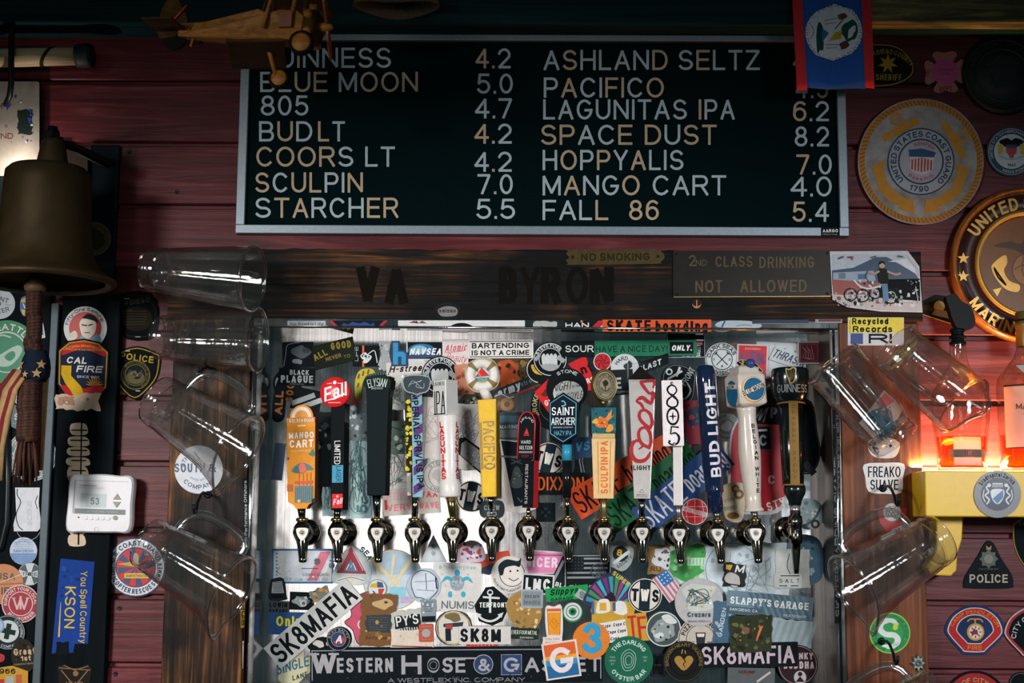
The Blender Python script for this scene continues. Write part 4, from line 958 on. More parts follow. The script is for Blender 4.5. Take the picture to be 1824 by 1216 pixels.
# --- upper left
a = disc_(512, 683, 26, '1a2024'); a.ring(0, 0, 22, 4, '99a0a3', a0=150, a1=300); K(a, 'dark round sticker with a pale arc, beside the left edge of the steel sheet')
a = box_(546, 712, 52, 40, '14191c', -12); a.r(-6, 0, 9, 44, 'a9b0b3', 0, -58).r(8, -6, 9, 44, 'a9b0b3', 0, -58); K(a, 'black sticker with two slanting pale stripes above the orange paddle handle')
a = A_(505, 705, 0); a.base(smooth([(-20, -40), (-14, 18), (2, 40), (24, 38), (26, 4), (6, -4), (0, -42)], 4), '1b2022').t('ALL', -8, -12, 14, 'b9763a', w=42, b=3, rot=86).t('GOOD', 12, 12, 13, 'b9763a', w=46, b=3, rot=84); K(a, 'dark sticker with orange letters reading upward, left of the orange paddle handle')
a = box_(531, 632, 56, 46, '151b20', 1, 2); a.p(blob(16, 9, .3, 4, 6, 10, 2), '4a545c').p(blob(9, 8, .4, 0, -12, 5, 4), '7c868c').stroke([(-26, -20), (-22, 0), (-18, 18), (4, 22)], 1.5, '6d777c', sm=4).p(blob(7, 8, .4, 14, 8, 5, 6), '2b343a'); K(a, 'black glossy sticker with a smoky grey picture at the upper left corner')
a = box_(529, 671, 64, 32, '11171a', -1); a.t('BLACK', 4, 8, 9, 'aeb5b8', w=34, b=2.4).t('PLAGUE', 0, -4, 13, 'aeb5b8', w=58, b=2.6).t('BREWING', 0, -13, 3, '7d8588', w=26); K(a, 'black sticker with heavy grey capitals below the smoky picture')
a = box_(652, 634, 48, 38, '0f1517', 0); a.r(-5, 0, 3.5, 38, 'd4622a').p(blob(10, 11, .4, 0, -3, 8, 12), 'cfd3d2').stroke([(2, 2), (14, 10), (18, 0), (20, -12)], 1.6, 'cfd3d2', sm=4).bits(6, 14, 10, .8, 2, [BK], 3, y=-2).t('LIFE', -17, 4, 6, 'aab0b0', w=26, b=1, rot=90); K(a, 'black sticker with an orange stripe and a white horned skull')
a = A_(594, 628, 14); a.base([(-40, -22), (36, -22), (40, 20), (-36, 20)], '1b2318').t('ALL', -24, 2, 12, '8f7a24', w=26, b=2, rot=14).t('GOOD', 16, 10, 13, '8f7a24', w=36, b=2, rot=-6).t('NEVER', -2, -8, 7, '86702a', w=28, b=1.5, rot=2).t('TO', 22, -12, 6, '6d6228', w=12, b=1.5); K(a, 'dark olive tilted sticker with mustard letters in the top left')
a = A_(684, 634, 0); a.base([(-10, 27), (12, 26), (9, 4), (14, -18), (0, -27), (-11, -16), (-5, 4)], '9ba1a1').bits(10, 18, 44, 1, 3, ['b9bebd', '7b8282'], 5).c(-4, 18, 1.6, '2d3335'); K(a, 'torn silver scrap of foil between the horned skull and the blue letter')
a = A_(652, 682, 0); a.base(smooth([(-18, -28), (-20, 0), (-12, 22), (8, 26), (16, 18), (2, 14), (-6, 0), (-10, -26)], 4), 'aeb32e')
for x, y in ((-13, 12), (-5, 17), (4, 20), (-14, -4)): a.r(x, y, 3.4, 9, 'a82622', 1, -15)
K(a, 'lime green curved sticker with red strokes behind the broad black handle')
a = box_(725, 656, 74, 24, 'cfc7c2', 3); a.t('H-street', 0, 0, 12, '16191b', w=66, b=2, i=.3); K(a, 'pale strip with slanted black script under the blue letter')
a = box_(757, 626, 66, 38, 'cdd0d2', 0); a.r(0, 2, 62, 30, '141a20').c(-6, 2, 24, '2d6f98', ry=12).c(-10, 3, 14, '7fb2c8', ry=8).p([(-31, -6), (31, -4), (31, -10), (-31, -13)], '33405f').t('NAVSEA', 0, 0, 12, 'e4e6e6', w=56, b=2.4, i=.25).t('CRANE', 6, -16.5, 3, '343a40', w=16); K(a, 'white-edged black sticker with white slanted capitals over a blue glow')
a = A_(712, 629, 0); a.base([(-15, 22), (0, 22), (0, 6), (8, 6), (15, 0), (15, -23), (-15, -23)], '1c3a52').p([(-12, 19), (-3, 19), (-3, 3), (6, 3), (11, -1), (11, -20), (3, -20), (3, -6), (-3, -6), (-3, -20), (-12, -20)], '2f8cc0'); K(a, 'bright blue block letter sticker beside the navy badge')
a = box_(811, 627, 46, 46, 'd9cfcd', 1); a.t('Atomic', 0, 8, 13, 'c94a50', w=38, b=.3, i=.3, rot=3).stroke([(-18, -1), (16, 2)], 1, 'c94a50').t('Beauty', 1, -10, 13, 'c94a50', w=36, b=.3, i=.3, rot=-8); K(a, 'white sticker with red handwritten script')
a = A_(700, 700, 4); a.base(torn(44, 60, 2, 7, 3), 'b9bdb6').scrib(6, 36, 48, '55604f', 4).bits(8, 34, 46, 1.5, 4, ['6f7f74', 'd6d5cf'], 8); K(a, 'pale crumpled paper scrap behind the clear handle')
# --- fist circles
def fist(x, y, r, label, bg='11171a'):
    a = disc_(x, y, r, bg); a.ring(0, 0, r * .94, 1.4, 'c3c8c8').ring(0, 0, r * .66, 1.2, 'c3c8c8').arc('STEVE PURE', r * .80, 100, r * .2, 'cfd3d3', b=1.8, spread=118)
    for k in range(4): a.p(smooth([(-r * .44 + k * r * .22, -r * .3), (-r * .5 + k * r * .22, r * .14), (-r * .38 + k * r * .22, r * .34), (-r * .27 + k * r * .22, r * .2), (-r * .26 + k * r * .22, -r * .3)], 3), 'c3c8c8')
    a.p(smooth([(-r * .5, -r * .3), (r * .45, -r * .3), (r * .4, -r * .55), (-r * .3, -r * .6)], 3), '9aa1a3').r(r * .62, r * .02, r * .5, r * .26, '98a0a2', 0, -35).r(-r * .74, r * .1, r * .4, r * .2, '98a0a2', 0, 50)
    return K(a, label)
fist(785, 668, 34, 'round black and grey fist sticker under the red handwriting')
# --- orange and brown collage behind lifebuoy and right of it
a = A_(828, 676, 0); a.base(torn(36, 56, 2, 7, 8), 'c98263').bits(16, 30, 48, 1.5, 5, ['b65e3c', 'd9a78a', '8f4a33'], 9); K(a, 'salmon coloured torn sticker left of the lifebuoy')
a = A_(838, 716, 20); a.base(blob(20, 10, .25, 0, 0, 15, 12), '3d3a30').bits(14, 30, 20, 1, 3, ['75705d', 'b9b5a5', '1d1e1b'], 2); K(a, 'dark mottled rubber scrap under the lifebuoy')
a = A_(920, 664, 6); a.base(torn(76, 62, 3, 9, 4), '4a3a20').bits(24, 66, 52, 2, 7, ['6a5424', '2c2a1c', '7c6330', '39401f'], 6); K(a, 'brown and olive camouflage sticker right of the lifebuoy')
a = A_(900, 664, 0); a.base(blob(26, 11, .28, 0, 0, 22, 21), 'b04a1e').bits(10, 36, 30, 2, 5, ['8a3314', 'c96430', '2a2420'], 5).p([(-8, -14), (4, -10), (0, -30), (-8, -30)], 'a4421b'); K(a, 'rust orange painted figure sticker right of the lifebuoy')
a = box_(917, 690, 92, 18, '2a3033', 22); a.t('army', -12, 1, 15, 'b9bcbe', w=44, b=2.6, i=.2).t('strong', 28, 1, 8, '6d7679', w=32, b=1).r(-8, -12, 82, 3, 'a3202a'); K(a, 'slanting grey strip with pale letters over a red line')
a = disc_(962, 658, 25, '15191b'); a.ring(0, 0, 24, 1.6, 'c9ccca', a0=120, a1=260).p(smooth([(-16, 8), (-2, 6), (18, -6), (6, -10), (-10, -6)], 4), 'd0a021').stroke([(-12, 6), (12, -5)], .8, '6b5310').stroke([(-12, 2), (8, -7)], .8, '6b5310'); K(a, 'round dark badge with a golden wing')
fist(980, 640, 31, 'round black fist sticker left of the white serif capitals')
a = disc_(990, 722, 45, '14191b'); a.arc('BROKEN', 38, 172, 9, 'b3a06c', b=2, spread=75).ring(0, 0, 30, 1, '6b6650').arc('BEARD', 38, 60, 9, 'b3a06c', b=2); K(a, 'black round sticker with sandy curved letters behind the hexagonal badge')
a = A_(990, 696, 0); a.base([(-38, -2), (-4, 30), (0, 20), (14, -30), (-12, -40)], 'c81a20').t('GET', -10, -20, 10, 'e6dcd8', w=20, b=3, rot=12).p(blob(8, 9, .35, -16, -4, 7, 3), '5d1a1c').r(-6, -28, 2, 22, 'e6cf6a', 0, -10); K(a, 'bright red pointed sticker with small white capitals left of the round badge handle')
a = A_(1040, 662, 0); a.base([(-28, 14), (-4, 26), (4, 26), (22, -30), (8, -34), (-10, -6)], 'c81a20').t('nt', 4, 6, 16, '2a1214', w=22, b=3, rot=20).t('ERS', 8, -16, 9, 'e6d8d4', w=20, b=2, rot=20); K(a, 'bright red sticker corner under the white serif capitals')
# --- the badge behind hexagonal one
a = disc_(1010, 692, 37, '11171a'); a.arc('STONE', 31, 90, 6, 'cfd4d2', b=1, spread=70).c(2, -8, 27, 'c3c9c3', ry=22).t('NIGHT', -10, 4, 15, '15191b', w=34, b=1.2, i=.3, rot=8).t('of the', 16, 5, 5, '15191b', w=14, b=.8, rot=8).t('GARGOYLE', 2, -14, 13, '15191b', w=50, b=1.2, i=.3, rot=8); K(a, 'round black sticker with ragged lettering on a pale moon')
# --- top middle strips
a = box_(891.5, 621.5, 117, 33, 'dcd8d3', .5); a.outline(rect(109, 27), 1.4, '15191b').t('BARTENDING', 0, 6.2, 9.6, '15191b', w=103, b=2.5).t('IS NOT A CRIME', 0, -6.4, 9.2, '15191b', w=103, b=2.3); K(a, 'white oblong sticker with two lines of black capitals in a thin black border')
a = box_(1030, 621, 60, 28, '12191b', .5); a.t('SOUR', 2, 0, 12, 'd3d5d3', w=50, b=.8, ser=1); K(a, 'black oblong sticker with white serif capitals')
a = box_(1222, 614, 68, 46, '10171a', .5); a.outline(rect(66, 44), 1.2, 'b9bfc0').t('PARTY', 22, -10, 8, 'b9bfc0', w=20, b=2, rot=90).t('CLUB', 8, -18, 6, 'b9bfc0', w=34, b=2).r(22, 2, 14, 4, 'b0464f').r(24, 8, 14, 3, 'b9bfc0'); K(a, 'black square sticker with a fine white border at the end of the green strip')
a = box_(1150, 620, 182, 28, '0f6b4b', .5); a.t('HAVE A NICE DAY!', -25, -1, 11.5, '12332b', w=128, b=.8).r(64, 0, 42, 21, '12191b').t('ONLY.', 64, 0, 10, 'e0e3e0', w=36, b=2.6, i=.2); K(a, 'long green strip with dark capitals and a white word in a black box')
a = A_(1160, 650, 20); a.base([(-34, -8), (30, -8), (36, 10), (-30, 12)], '12181a').t('BLAST', -4, 0, 10, 'c9cdcc', w=44, b=2.6, i=.3); K(a, 'black slanting sticker with white brush letters under the green strip')
a = disc_(1073, 644, 16, 'c0c4c3'); a.c(0, 0, 14.4, 'b81a24')
for k in range(6): a.stroke([(2 * math.cos(R(60 * k)), 2 * math.sin(R(60 * k))), (8 * math.cos(R(60 * k + 40)), 8 * math.sin(R(60 * k + 40))), (13 * math.cos(R(60 * k + 60)), 13 * math.sin(R(60 * k + 60)))], 1.4, '3a0d12', sm=3)
K(a, 'small red round sticker with a swirl of curved blades')
a = disc_(1113, 655, 25, 'c6caca'); a.arc('HARD', 17, 115, 7, '1b2023', b=1.2, spread=85).p(blob(6, 9, .5, 6, 2, 8, 5), '2d3437').stroke([(2, 8), (8, -4), (4, -18)], 3, '2d3437'); K(a, 'white round sticker with four curved black capitals')
a = box_(1106, 680, 44, 44, '20282c', 3); a.t('E', -8, -2, 20, 'c2c8c9', b=2.6).t('COFFEE', 2, -18, 4, '8d969a', w=30, b=1); K(a, 'dark square sticker with a big pale letter beside the bronze medallion')
a = A_(1208, 678, 0); a.base(smooth([(-28, 10), (-14, 28), (8, 28), (30, 14), (30, -10), (26, -34), (6, -44), (-22, -30)], 4), '12181b').outline(smooth([(-26, 9), (-13, 26), (8, 26), (28, 13), (28, -10), (24, -32), (6, -41), (-20, -28)], 4), 1, '6d767a').ring(-16, 16, 6, 2.4, 'c2c7c8').r(-6, 10, 4, 30, 'c2c7c8', 0, -60).r(0, 16, 4, 18, 'c2c7c8', 0, -20).t('FRONT', 17, 8, 11, 'a7aeb1', w=34, b=2, rot=58).stroke([(16, -4), (22, -18), (12, -32), (0, -28)], 3, '9aa2a5', sm=4); K(a, 'black teardrop sticker with a white anchor and slanting capitals behind the white plate')
# --- upper right
a = disc_(1286, 640, 30, 'bfc6c7'); a.ring(0, 0, 28.6, 1, '1a2124').ring(0, 0, 19, 1.4, '1a2124').arc('DARK SEAS', 24, 95, 6.4, '1a2124', b=2, spread=150).arc('DIVISION', 24, 272, 6.4, '1a2124', inv=True, b=2, spread=105).stroke([(-10, -10), (11, 11)], 1.6, '1a2124').stroke([(10, -10), (-11, 11)], 1.6, '1a2124').r(11, 11, 7, 2, '1a2124', 0, -45).r(-11, 11, 7, 2, '1a2124', 0, 45).t('E', -14, 0, 4, '1a2124', b=1).t('D', 14, 0, 4, '1a2124', b=1).c(0, -12, 1.6, '1a2124'); K(a, 'white round sticker with two crossed tridents and a ring of capitals')
a = box_(1391, 641, 90, 62, 'b9bfc2', -3); a.bits(14, 80, 54, .6, 1.8, ['5c6a70', '8b979b'], 4); K(a, 'pale speckled sheet between the red poster and the maroon maze')
a = box_(1340, 643, 56, 60, 'b7bcbe', -2); a.r(0, 0, 50, 55, 'bc2127').t('SAN DIEGO', 0, 22, 3.6, 'd8a9a5', w=28, b=1)
for k, ch in enumerate('INTUITING'): a.t(ch, -20 + k * 5, 8 - abs(k - 4) * 1.2, 20, '3a4f86', w=4.4, b=1.5)
K(a, 'red square poster sticker with tall narrow blue capitals')
a = A_(1402, 636, -19); a.base([(-30, -14), (32, -14), (26, 12), (-26, 12)], 'b6bcc0').t('THRASH', 0, 0, 15, '1b2c4c', w=54, b=2.8, i=.3); K(a, 'tilted white sticker with jagged navy capitals')
a = box_(1441, 628, 41, 40, 'a5abac', 0); a.r(0, 0, 36, 35, '571c26').outline(rect(31, 30), .8, '8c6068')
for k in range(5): a.stroke([(-12 + 4 * k, 12 - 5 * (k % 2)), (-6 + 3 * k, 2), (-12 + 5 * k, -8), (0 + 2 * k, -12)], 1, '96757a')
K(a, 'maroon square sticker with a maze of fine lines in the top right corner')
# --- middle band behind handles
a = box_(496, 822, 20, 66, '6d86a6', -6); K(a, 'dusty blue sticker corner at the left edge beside the orange paddle')
a = A_(598, 860, 0); a.base(torn(48, 118, 2, 9, 30), 'a9c4c4').scrib(14, 40, 104, '4b6d70', 5, th=.8).bits(16, 40, 100, 1.4, 4, ['7d9fa3', 'd4dedd', '5c8084'], 6); K(a, 'pale teal worn banknote behind the slim black handle')
a = box_(640, 830, 46, 186, 'aac7c8', 1); a.outline(rect(40, 178), 1.2, '5b7f84').ring(0, 14, 16, 1.4, '5b7f84', ry=22).scrib(12, 36, 150, '3f6468', 9, th=.9).bits(18, 36, 160, 1.4, 4, ['7fa6aa', 'd0dcda', '43686c'], 11).t('5', 4, -76, 20, '4f7377', w=16, b=2.2, rot=90).ring(0, -60, 20, .9, '5b7f84', ry=26); K(a, 'long pale teal banknote left of the broad black handle')
a = A_(576, 800, 0); a.base(torn(40, 130, 3, 10, 13), '1d2426').bits(12, 30, 110, 2, 6, ['3a4446', '12181a', '6f7a78'], 4); K(a, 'dark scuffed sticker between the orange paddle and the slim black handle')
a = A_(640, 752, 0); a.base(torn(56, 62, 3, 8, 17), '6f7d82').bits(22, 48, 54, 1.5, 5, ['c6d2d6', '2c363a', '96a4a9'], 7); K(a, 'crumpled silver and black foil left of the broad black handle')
a = A_(712, 836, -3); a.base(torn(62, 90, 2, 8, 21), 'c9c4be').scrib(10, 50, 74, '5f6a6c', 8).bits(12, 48, 70, 1.5, 4, ['9aa29f', 'e0dbd5', '5a7a62'], 15); K(a, 'white paper sticker with grey scribbles behind the clear handle')
a = A_(708, 778, 0); a.base(torn(58, 60, 3, 8, 23), '4a5a50').bits(14, 50, 48, 2, 5, ['7f9080', '2a352f', 'a9b3a8'], 8).stroke([(-20, 20), (10, 10), (22, -14), (4, -26)], 1.4, '222a2a', sm=4); K(a, 'mottled green and grey sticker behind the clear handle')
a = box_(733, 892, 102, 48, 'b9b1a8', 4); a.t('FEELS', -14, 10, 13, 'c9989a', w=60, b=1.5).t('VERY', -22, -10, 12, 'cf7079', w=44, b=2.4).t('WAX', 30, 10, 12, 'c24552', w=34, b=2.4).t('WAVE', 30, -10, 11, 'cf6f7a', w=36, b=2.4).r(-46, -4, 5, 18, 'a8242e'); K(a, 'beige strip with washed-out red letters across the clear handle')
a = A_(776, 762, -2); a.base(torn(58, 110, 1.5, 9, 27), 'd2cac5').scrib(6, 46, 90, 'a39d99', 6).stroke([(20, 46), (26, 20)], 2, '8f83b4'); K(a, 'off-white blank sheet behind the white turned handle')
a = disc_(783, 848, 31, 'c9c3bd'); a.ring(0, 0, 29, 1.4, '7c8284').ring(0, 0, 20, 1.2, '7c8284').arc('STEEZ', 24, 100, 6, '6d7476', b=1.5, spread=80).arc('CREW', 24, 260, 6, '6d7476', inv=True, b=1.5, spread=60).c(-4, -2, 3, '6d7476').c(6, 5, 2.4, '6d7476').p(blob(12, 9, .3, 0, 0, 12, 4), 'b3aeaa'); K(a, 'faint grey round stamp left of the white turned handle')
a = A_(836, 778, -3); a.base(torn(66, 118, 1.5, 9, 33), 'd6d0cd').scrib(14, 44, 62, '7d858a', 12, y=4, th=.8).stroke([(-14, 34), (-2, 48), (4, 30), (14, 44), (16, 20), (26, 10)], 1, '6d757a', sm=3).ring(4, 2, 6, 1, '6d757a'); K(a, 'white sheet with a fine grey dragon drawing left of the yellow handle')
a = A_(842, 822, 0); a.base([(-24, 42), (-14, 44), (40, 4), (34, -24), (22, -28), (-26, 14)], '15191b').p([(-20, 32), (-12, 38), (34, 4), (28, -18), (20, -22), (-22, 12)], '8b8d8c').bits(40, 34, 26, .6, 1.6, ['cfcfcc', '5b5e5e', 'a9abaa'], 13, x=4, y=6); K(a, 'grey stone-textured slab sticker with a thick black outline')
def tws(x, y, r, label, rot=0):
    a = disc_(x, y, r, 'cdc5bb', rot); a.ring(0, 0, r * .95, r * .07, BK).p([(-r * .34, -r * .92), (r * .3, -r * .92), (r * .3, r * .92), (-r * .34, r * .92)], '18272f')
    a.t('T', -r * .6, 0, r * .75, BK, b=2.2, w=r * .42).t('W', -r * .02, 0, r * .75, 'd8d2c8', b=1.6, w=r * .5).t('S', r * .62, 0, r * .75, BK, b=2.2, w=r * .4); return K(a, label)
tws(839, 884, 28, 'round cream sticker with a dark middle band, left of the yellow handle', -12)
tws(977, 817, 29, 'round cream sticker with a dark middle band, behind the black stem of the hexagon', -14)
a = A_(899, 716, 0); a.base(torn(40, 30, 2, 6, 37), '5c4a3c').ring(4, -4, 12, 7, '97704f').stroke([(-18, 10), (-6, 14), (8, 8), (16, 10)], 2, '8fb4c4', sm=4); K(a, 'brown ring-shaped pastry sticker above the blue-grey label')
a = box_(906, 758, 46, 48, '33474f', 1); a.r(0, 12, 46, 12, '44616a').t('MARINE', 0, -2, 7, 'a7b7b9', w=34, b=1.4, i=.2).r(0, -14, 46, 14, '6d7474'); K(a, 'blue-grey label right of the yellow handle')
a = A_(922, 848, 0); a.base([(-32, 66), (26, 60), (34, -58), (6, -66), (-20, -62)], 'c9c2bb').p([(-30, 64), (24, 58), (27, -50), (-6, -54)], '1b2428').r(-4, 34, 54, 4, '5c6669', 0, -4).p(smooth([(-8, 10), (-12, -18), (8, -18), (5, 10), (-2, 18)], 4), '4a4f4c').bits(8, 20, 22, 1.5, 4, ['39403f', '6a6c66'], 4, y=-4).stroke([(-12, 22), (8, 30)], 2, '4c5557').stroke([(-12, 30), (8, 22)], 2, '4c5557').stroke([(0, -38), (6, -46), (12, -36)], 2, '7a8184'); K(a, 'dark tall sticker with a grey ghost shape and a white margin')
a = A_(1046, 830, 0); a.base(torn(46, 100, 2, 8, 41), '1c2326').stroke([(-10, 26), (-14, 10), (-8, -20), (-2, -40)], 2, '8a9396').stroke([(-10, 26), (14, 30), (18, 20)], 2, '8a9396').stroke([(-6, 22), (-9, 10), (-4, -18)], 1, '8a9396'); K(a, 'dark sticker with a pale star-corner outline beside the cream handle')
a = A_(1042, 796, 10); a.base(torn(44, 36, 2, 7, 42), '1f3f5e').t('VS', -6, 2, 16, '3a86ae', w=26, b=2.8, i=.3); K(a, 'dark blue sticker with brighter blue brush letters')
a = box_(999, 861, 88, 40, '12181a', 0); a.t('DIXXON', 0, 0, 24, 'd2591f', w=82, b=2.6); K(a, 'black sticker with large orange capitals')
a = box_(972, 912, 34, 34, '11181c', 0); a.p([(-10, 0), (0, 10), (10, 0), (0, -10)], '1f2b33').r(0, 0, 18, 3, '0c1114', 0, 45).r(0, 0, 18, 3, '0c1114', 0, -45); K(a, 'small blackish square sticker with a dim cross pattern')
a = A_(876, 908, 0); a.base(smooth([(-18, 14), (18, 16), (20, -10), (0, -16), (-20, -10)], 4), '2a3538').t('CREW', 0, 4, 9, '8a9496', w=28, b=2).t('SD', 0, -7, 8, '8a9496', w=18, b=2); K(a, 'dark crest sticker just behind the yellow handle foot')
a = box_(1233, 752, 34, 78, '7a1f2c', 0); a.p(blob(11, 10, .3, 2, 8, 18, 5), '1b2a40').bits(8, 26, 60, 2, 5, ['a12a34', '2a4f5c', '4a1420'], 3); K(a, 'dark red poster between the white plate and the blue cylinder')
a = disc_(1294, 760, 26, '47494a'); a.ring(0, 0, 24, 1, '808486').ring(0, 0, 16, 1, '808486').arc('RIDERS', 20, 40, 6, '8d9193', b=1.4).p(blob(9, 8, .3, 0, 0, 9, 5), '6c7072'); K(a, 'dim grey round badge left of the cream bulging handle')
a = A_(1352, 790, 0); a.base(smooth([(-48, 26), (-20, 60), (26, 58), (52, 30), (54, -60), (40, -118), (-10, -126), (-50, -112), (-54, -30)], 5), 'b5b4b2').p(smooth([(-45, 24), (-18, 56), (24, 54), (48, 28), (50, -58), (37, -112), (-10, -120), (-46, -106), (-50, -30)], 5), 'a32530').t('C', 22, -64, 16, 'c9a9a4', b=2.4, w=12).t('STY', 30, -108, 16, 'd6cfc9', w=34, b=1.6, ser=1, rot=18); K(a, 'large red rounded sticker with pale capitals behind the cream bulging handle')
a = box_(1362, 738, 56, 34, '14191c', -3); a.t('W', -14, 0, 24, '7b8386', w=20, b=1, i=.4).t('P', 16, 4, 20, '757d80', w=12, b=2.4).stroke([(-2, -14), (6, 14)], 2, '7b8386'); K(a, 'black sticker with grey slashed letters beside the stout tap')
a = box_(1359, 780, 30, 44, '39464d', 2); a.r(0, 0, 25, 39, '141c21').t('C', 0, -4, 20, '8e999d', w=14, b=1.8).r(-2, 14, 20, 4, 'b5bdc0'); K(a, 'dark upright card with a grey capital and a thin grey frame')
a = A_(1436, 780, 0); a.base(smooth([(-26, 60), (10, 64), (20, 10), (26, -30), (10, -62), (-22, -50)], 4), '1a2023').outline(smooth([(-24, 58), (9, 61), (18, 10), (24, -30), (9, -59), (-20, -48)], 4), 1.4, '5d666a').r(6, -54, 26, 12, '2e373b', 0, -50); K(a, 'dark curved sticker to the right of the stout tap')
# --- three slanting magazine stickers
def skate(x, y, rot, bg, fg, L, label, txt='SKATEboarding', sp=0):
    a = box_(x, y, L, 56, bg, rot); a.t('SKATE', -L * .5 + 50, 0, 42, fg, w=88, b=2.4).t('boarding', L * .5 - 48, 0, 38, fg, w=86, b=2.8); return K(a, label)
skate(1107, 850, 31, 'c9471c', '1a1512', 200, 'orange slanting sticker with tall black letters behind the cream handle')
skate(1160, 868, 37, '0f5a30', '10241a', 196, 'green slanting sticker with tall dark letters behind the silver handle')
skate(1216, 868, 40, '1d3f74', 'c6ccd4', 196, 'blue slanting sticker with tall white letters behind the steel bar')
a = disc_(1237.7, 911, 23.5, 'c4bebd'); a.c(0, 0, 22, 'b8232c')
for k in (-12, 0, 12): a.stroke([(k, 21 - abs(k) * .3), (k * 1.3, 0), (k, -21 + abs(k) * .3)], .9, 'd9b7b4', sm=4)
a.stroke([(-20, 9), (20, 9)], .9, 'd9b7b4').stroke([(-20, -9), (20, -9)], .9, 'd9b7b4').p([(-22, 2), (22, -10), (22, -2), (-22, 10)], 'd6c9c6').t('WORLDGOODS', 0, 0, 6, 'a3202a', w=40, b=2, rot=-15); K(a, 'round red globe sticker with a pale banner')
a = A_(1306, 894, 0); a.base(smooth([(-20, 28), (16, 34), (22, 4), (14, -34), (-12, -30), (-18, -4)], 4), 'c6b698').ring(10, 14, 9, 5, '7a5a2c').ring(4, 24, 7, 4, '7a5a2c').t('COPY', -6, 4, 6, '5f7c8a', w=20, b=1.6, rot=10).t('DONUT', -4, -10, 7, '6d8896', w=24, b=1.8, rot=10).c(0, -24, 11, '8b6733', ry=6); K(a, 'cream sticker with brown pastry rings left of the cream handle foot')
# --- lower part, first the big pale sheets
a = box_(539, 1008, 110, 62, '3a6f9c', 0); a.r(0, 0, 103, 55, 'cdd3da').r(-40, 0, 20, 52, 'c2c9c6').lines(8, 4, 50, '55605f', x=-46, y=0, th=2, vert=False).p([(8, -26), (32, 26), (50, 26), (26, -26)], 'cf7484').c(26, 8, 6, '6d5a66').p([(34, -26), (51, 8), (51, -26)], 'b6b9b2').t('COAST GUARD', 24, -15, 5, '4b5a66', w=48, b=.8).t('07 08 10 11 12', 6, -24, 4, '5b6e86', w=80, b=.5).stroke([(-2, -4), (28, -4)], 1.2, '2c3438').stroke([(-40, -2), (-46, -10), (-38, -14)], 1, '5b666a', sm=3).bits(10, 60, 40, 1, 3, ['b3bccb', 'd8dbe2'], 5, x=-6); K(a, 'pale season ticket with a blue border and a pink diagonal band')
a = disc_(700, 1032, 54, 'b8903c'); a.c(0, 0, 52.5, 'b9c6cf').p([(c_ * 51, s_2 * 51) for c_, s_2 in [(math.cos(R(t)), math.sin(R(t))) for t in range(10, 171, 10)]], '9fb4c2').stroke([(-40, 38), (20, -20)], [8, 3, 2.5], 'd8c690').stroke([(-30, 34), (-22, -30)], [6, 3, 2.5], 'd8c690').stroke([(36, 40), (-10, -24)], [8, 3, 2.5], 'd8c690').stroke([(2, 44), (-6, -20)], [5, 2.4, 2], 'd8c690').r(8, -24, 30, 22, '88bfd0').r(24, -36, 20, 12, 'b7a4bd').r(-2, -34, 16, 20, '6fb0c6'); K(a, 'large pale blue round sticker with crossed yellow drumsticks and a gold edge')
a = A_(625, 1008, 0); a.base(smooth([(-34, -26), (-20, 14), (0, 36), (24, 22), (36, -8), (30, -30), (0, -34)], 4), 'a9b3b4').arc('SURF', 34, 150, 10, '4f6a70', b=2.4).arc('SEA', 36, 40, 10, '4f6a70', b=2.4, spread=44).p([(-26, -12), (0, 36), (28, -14)], '8b2a38').p([(-12, -8), (0, 12), (14, -10)], '4d6f86').stroke([(-8, -6), (-3, 4), (0, -2), (4, 6), (9, -7)], 1.4, 'd5dde0').stroke([(-22, -8), (-4, 26)], 1.4, 'd6a0a4').stroke([(4, 26), (22, -8)], 1.4, 'd6a0a4').c(0, -26, 26, 'c6c4bb', ry=8).stroke([(-24, -26), (0, -20), (24, -26)], 1, '3d4a4c', sm=4); K(a, 'triangular maroon mountain sticker with curved grey letters')
a = A_(772, 979, 0); a.base([(0, 27), (24, -22), (-24, -22)], 'b1bbc2').p([(0, 22), (19, -19), (-19, -19)], 'c1c8cc').c(0, 6, 4, '7c878c').p(blob(4, 7, .3, 0, -6, 4, 6), '8f9aa0'); K(a, 'grey-blue triangle sticker under the tap with the clear handle')
a = A_(872, 1000, 0); a.base([(-44, -8), (-6, 14), (34, 20), (40, 4), (10, -16), (-40, -22)], 'b8452f').p([(-30, -18), (4, -4), (14, 0), (14, -12), (0, -24)], '303a4c'); K(a, 'red-orange banner scrap with a dark blue corner')
a = A_(838, 982, 0); a.base(smooth([(-24, -18), (-20, 8), (0, 20), (20, 12), (26, -14), (0, -20)], 4), 'c2b4bd').bits(30, 42, 30, 1.5, 4, ['b5452f', '584580', 'd0ccd4', '8a3550'], 6, y=-1); K(a, 'red and violet flower-patterned dome sticker')
a = A_(958, 1000, -1); a.base([(-28, 22), (44, 18), (46, -20), (-24, -24)], 'c4bcc0').p([(-25, 19), (44, 15), (44, -19), (-21, -21)], 'cf7aa4').r(8, 12, 66, 1.4, '7a2e50').t('NICER', 6, -1, 18, 'dcc9d3', w=58, b=2); K(a, 'pink sticker with pale capitals beneath the middle taps')
a = A_(998, 1020, 0); a.base([(-24, -28), (4, 30), (18, 26), (16, -30)], '1a2022').stroke([(-12, -14), (6, 22)], 5, '7d8688').stroke([(10, 20), (10, -24)], 4, '6d7678').t('BLA', 2, -22, 8, 'cfd2d0', w=22, b=2.6, rot=-14); K(a, 'black angular sticker with a grey slash left of the dark flag')
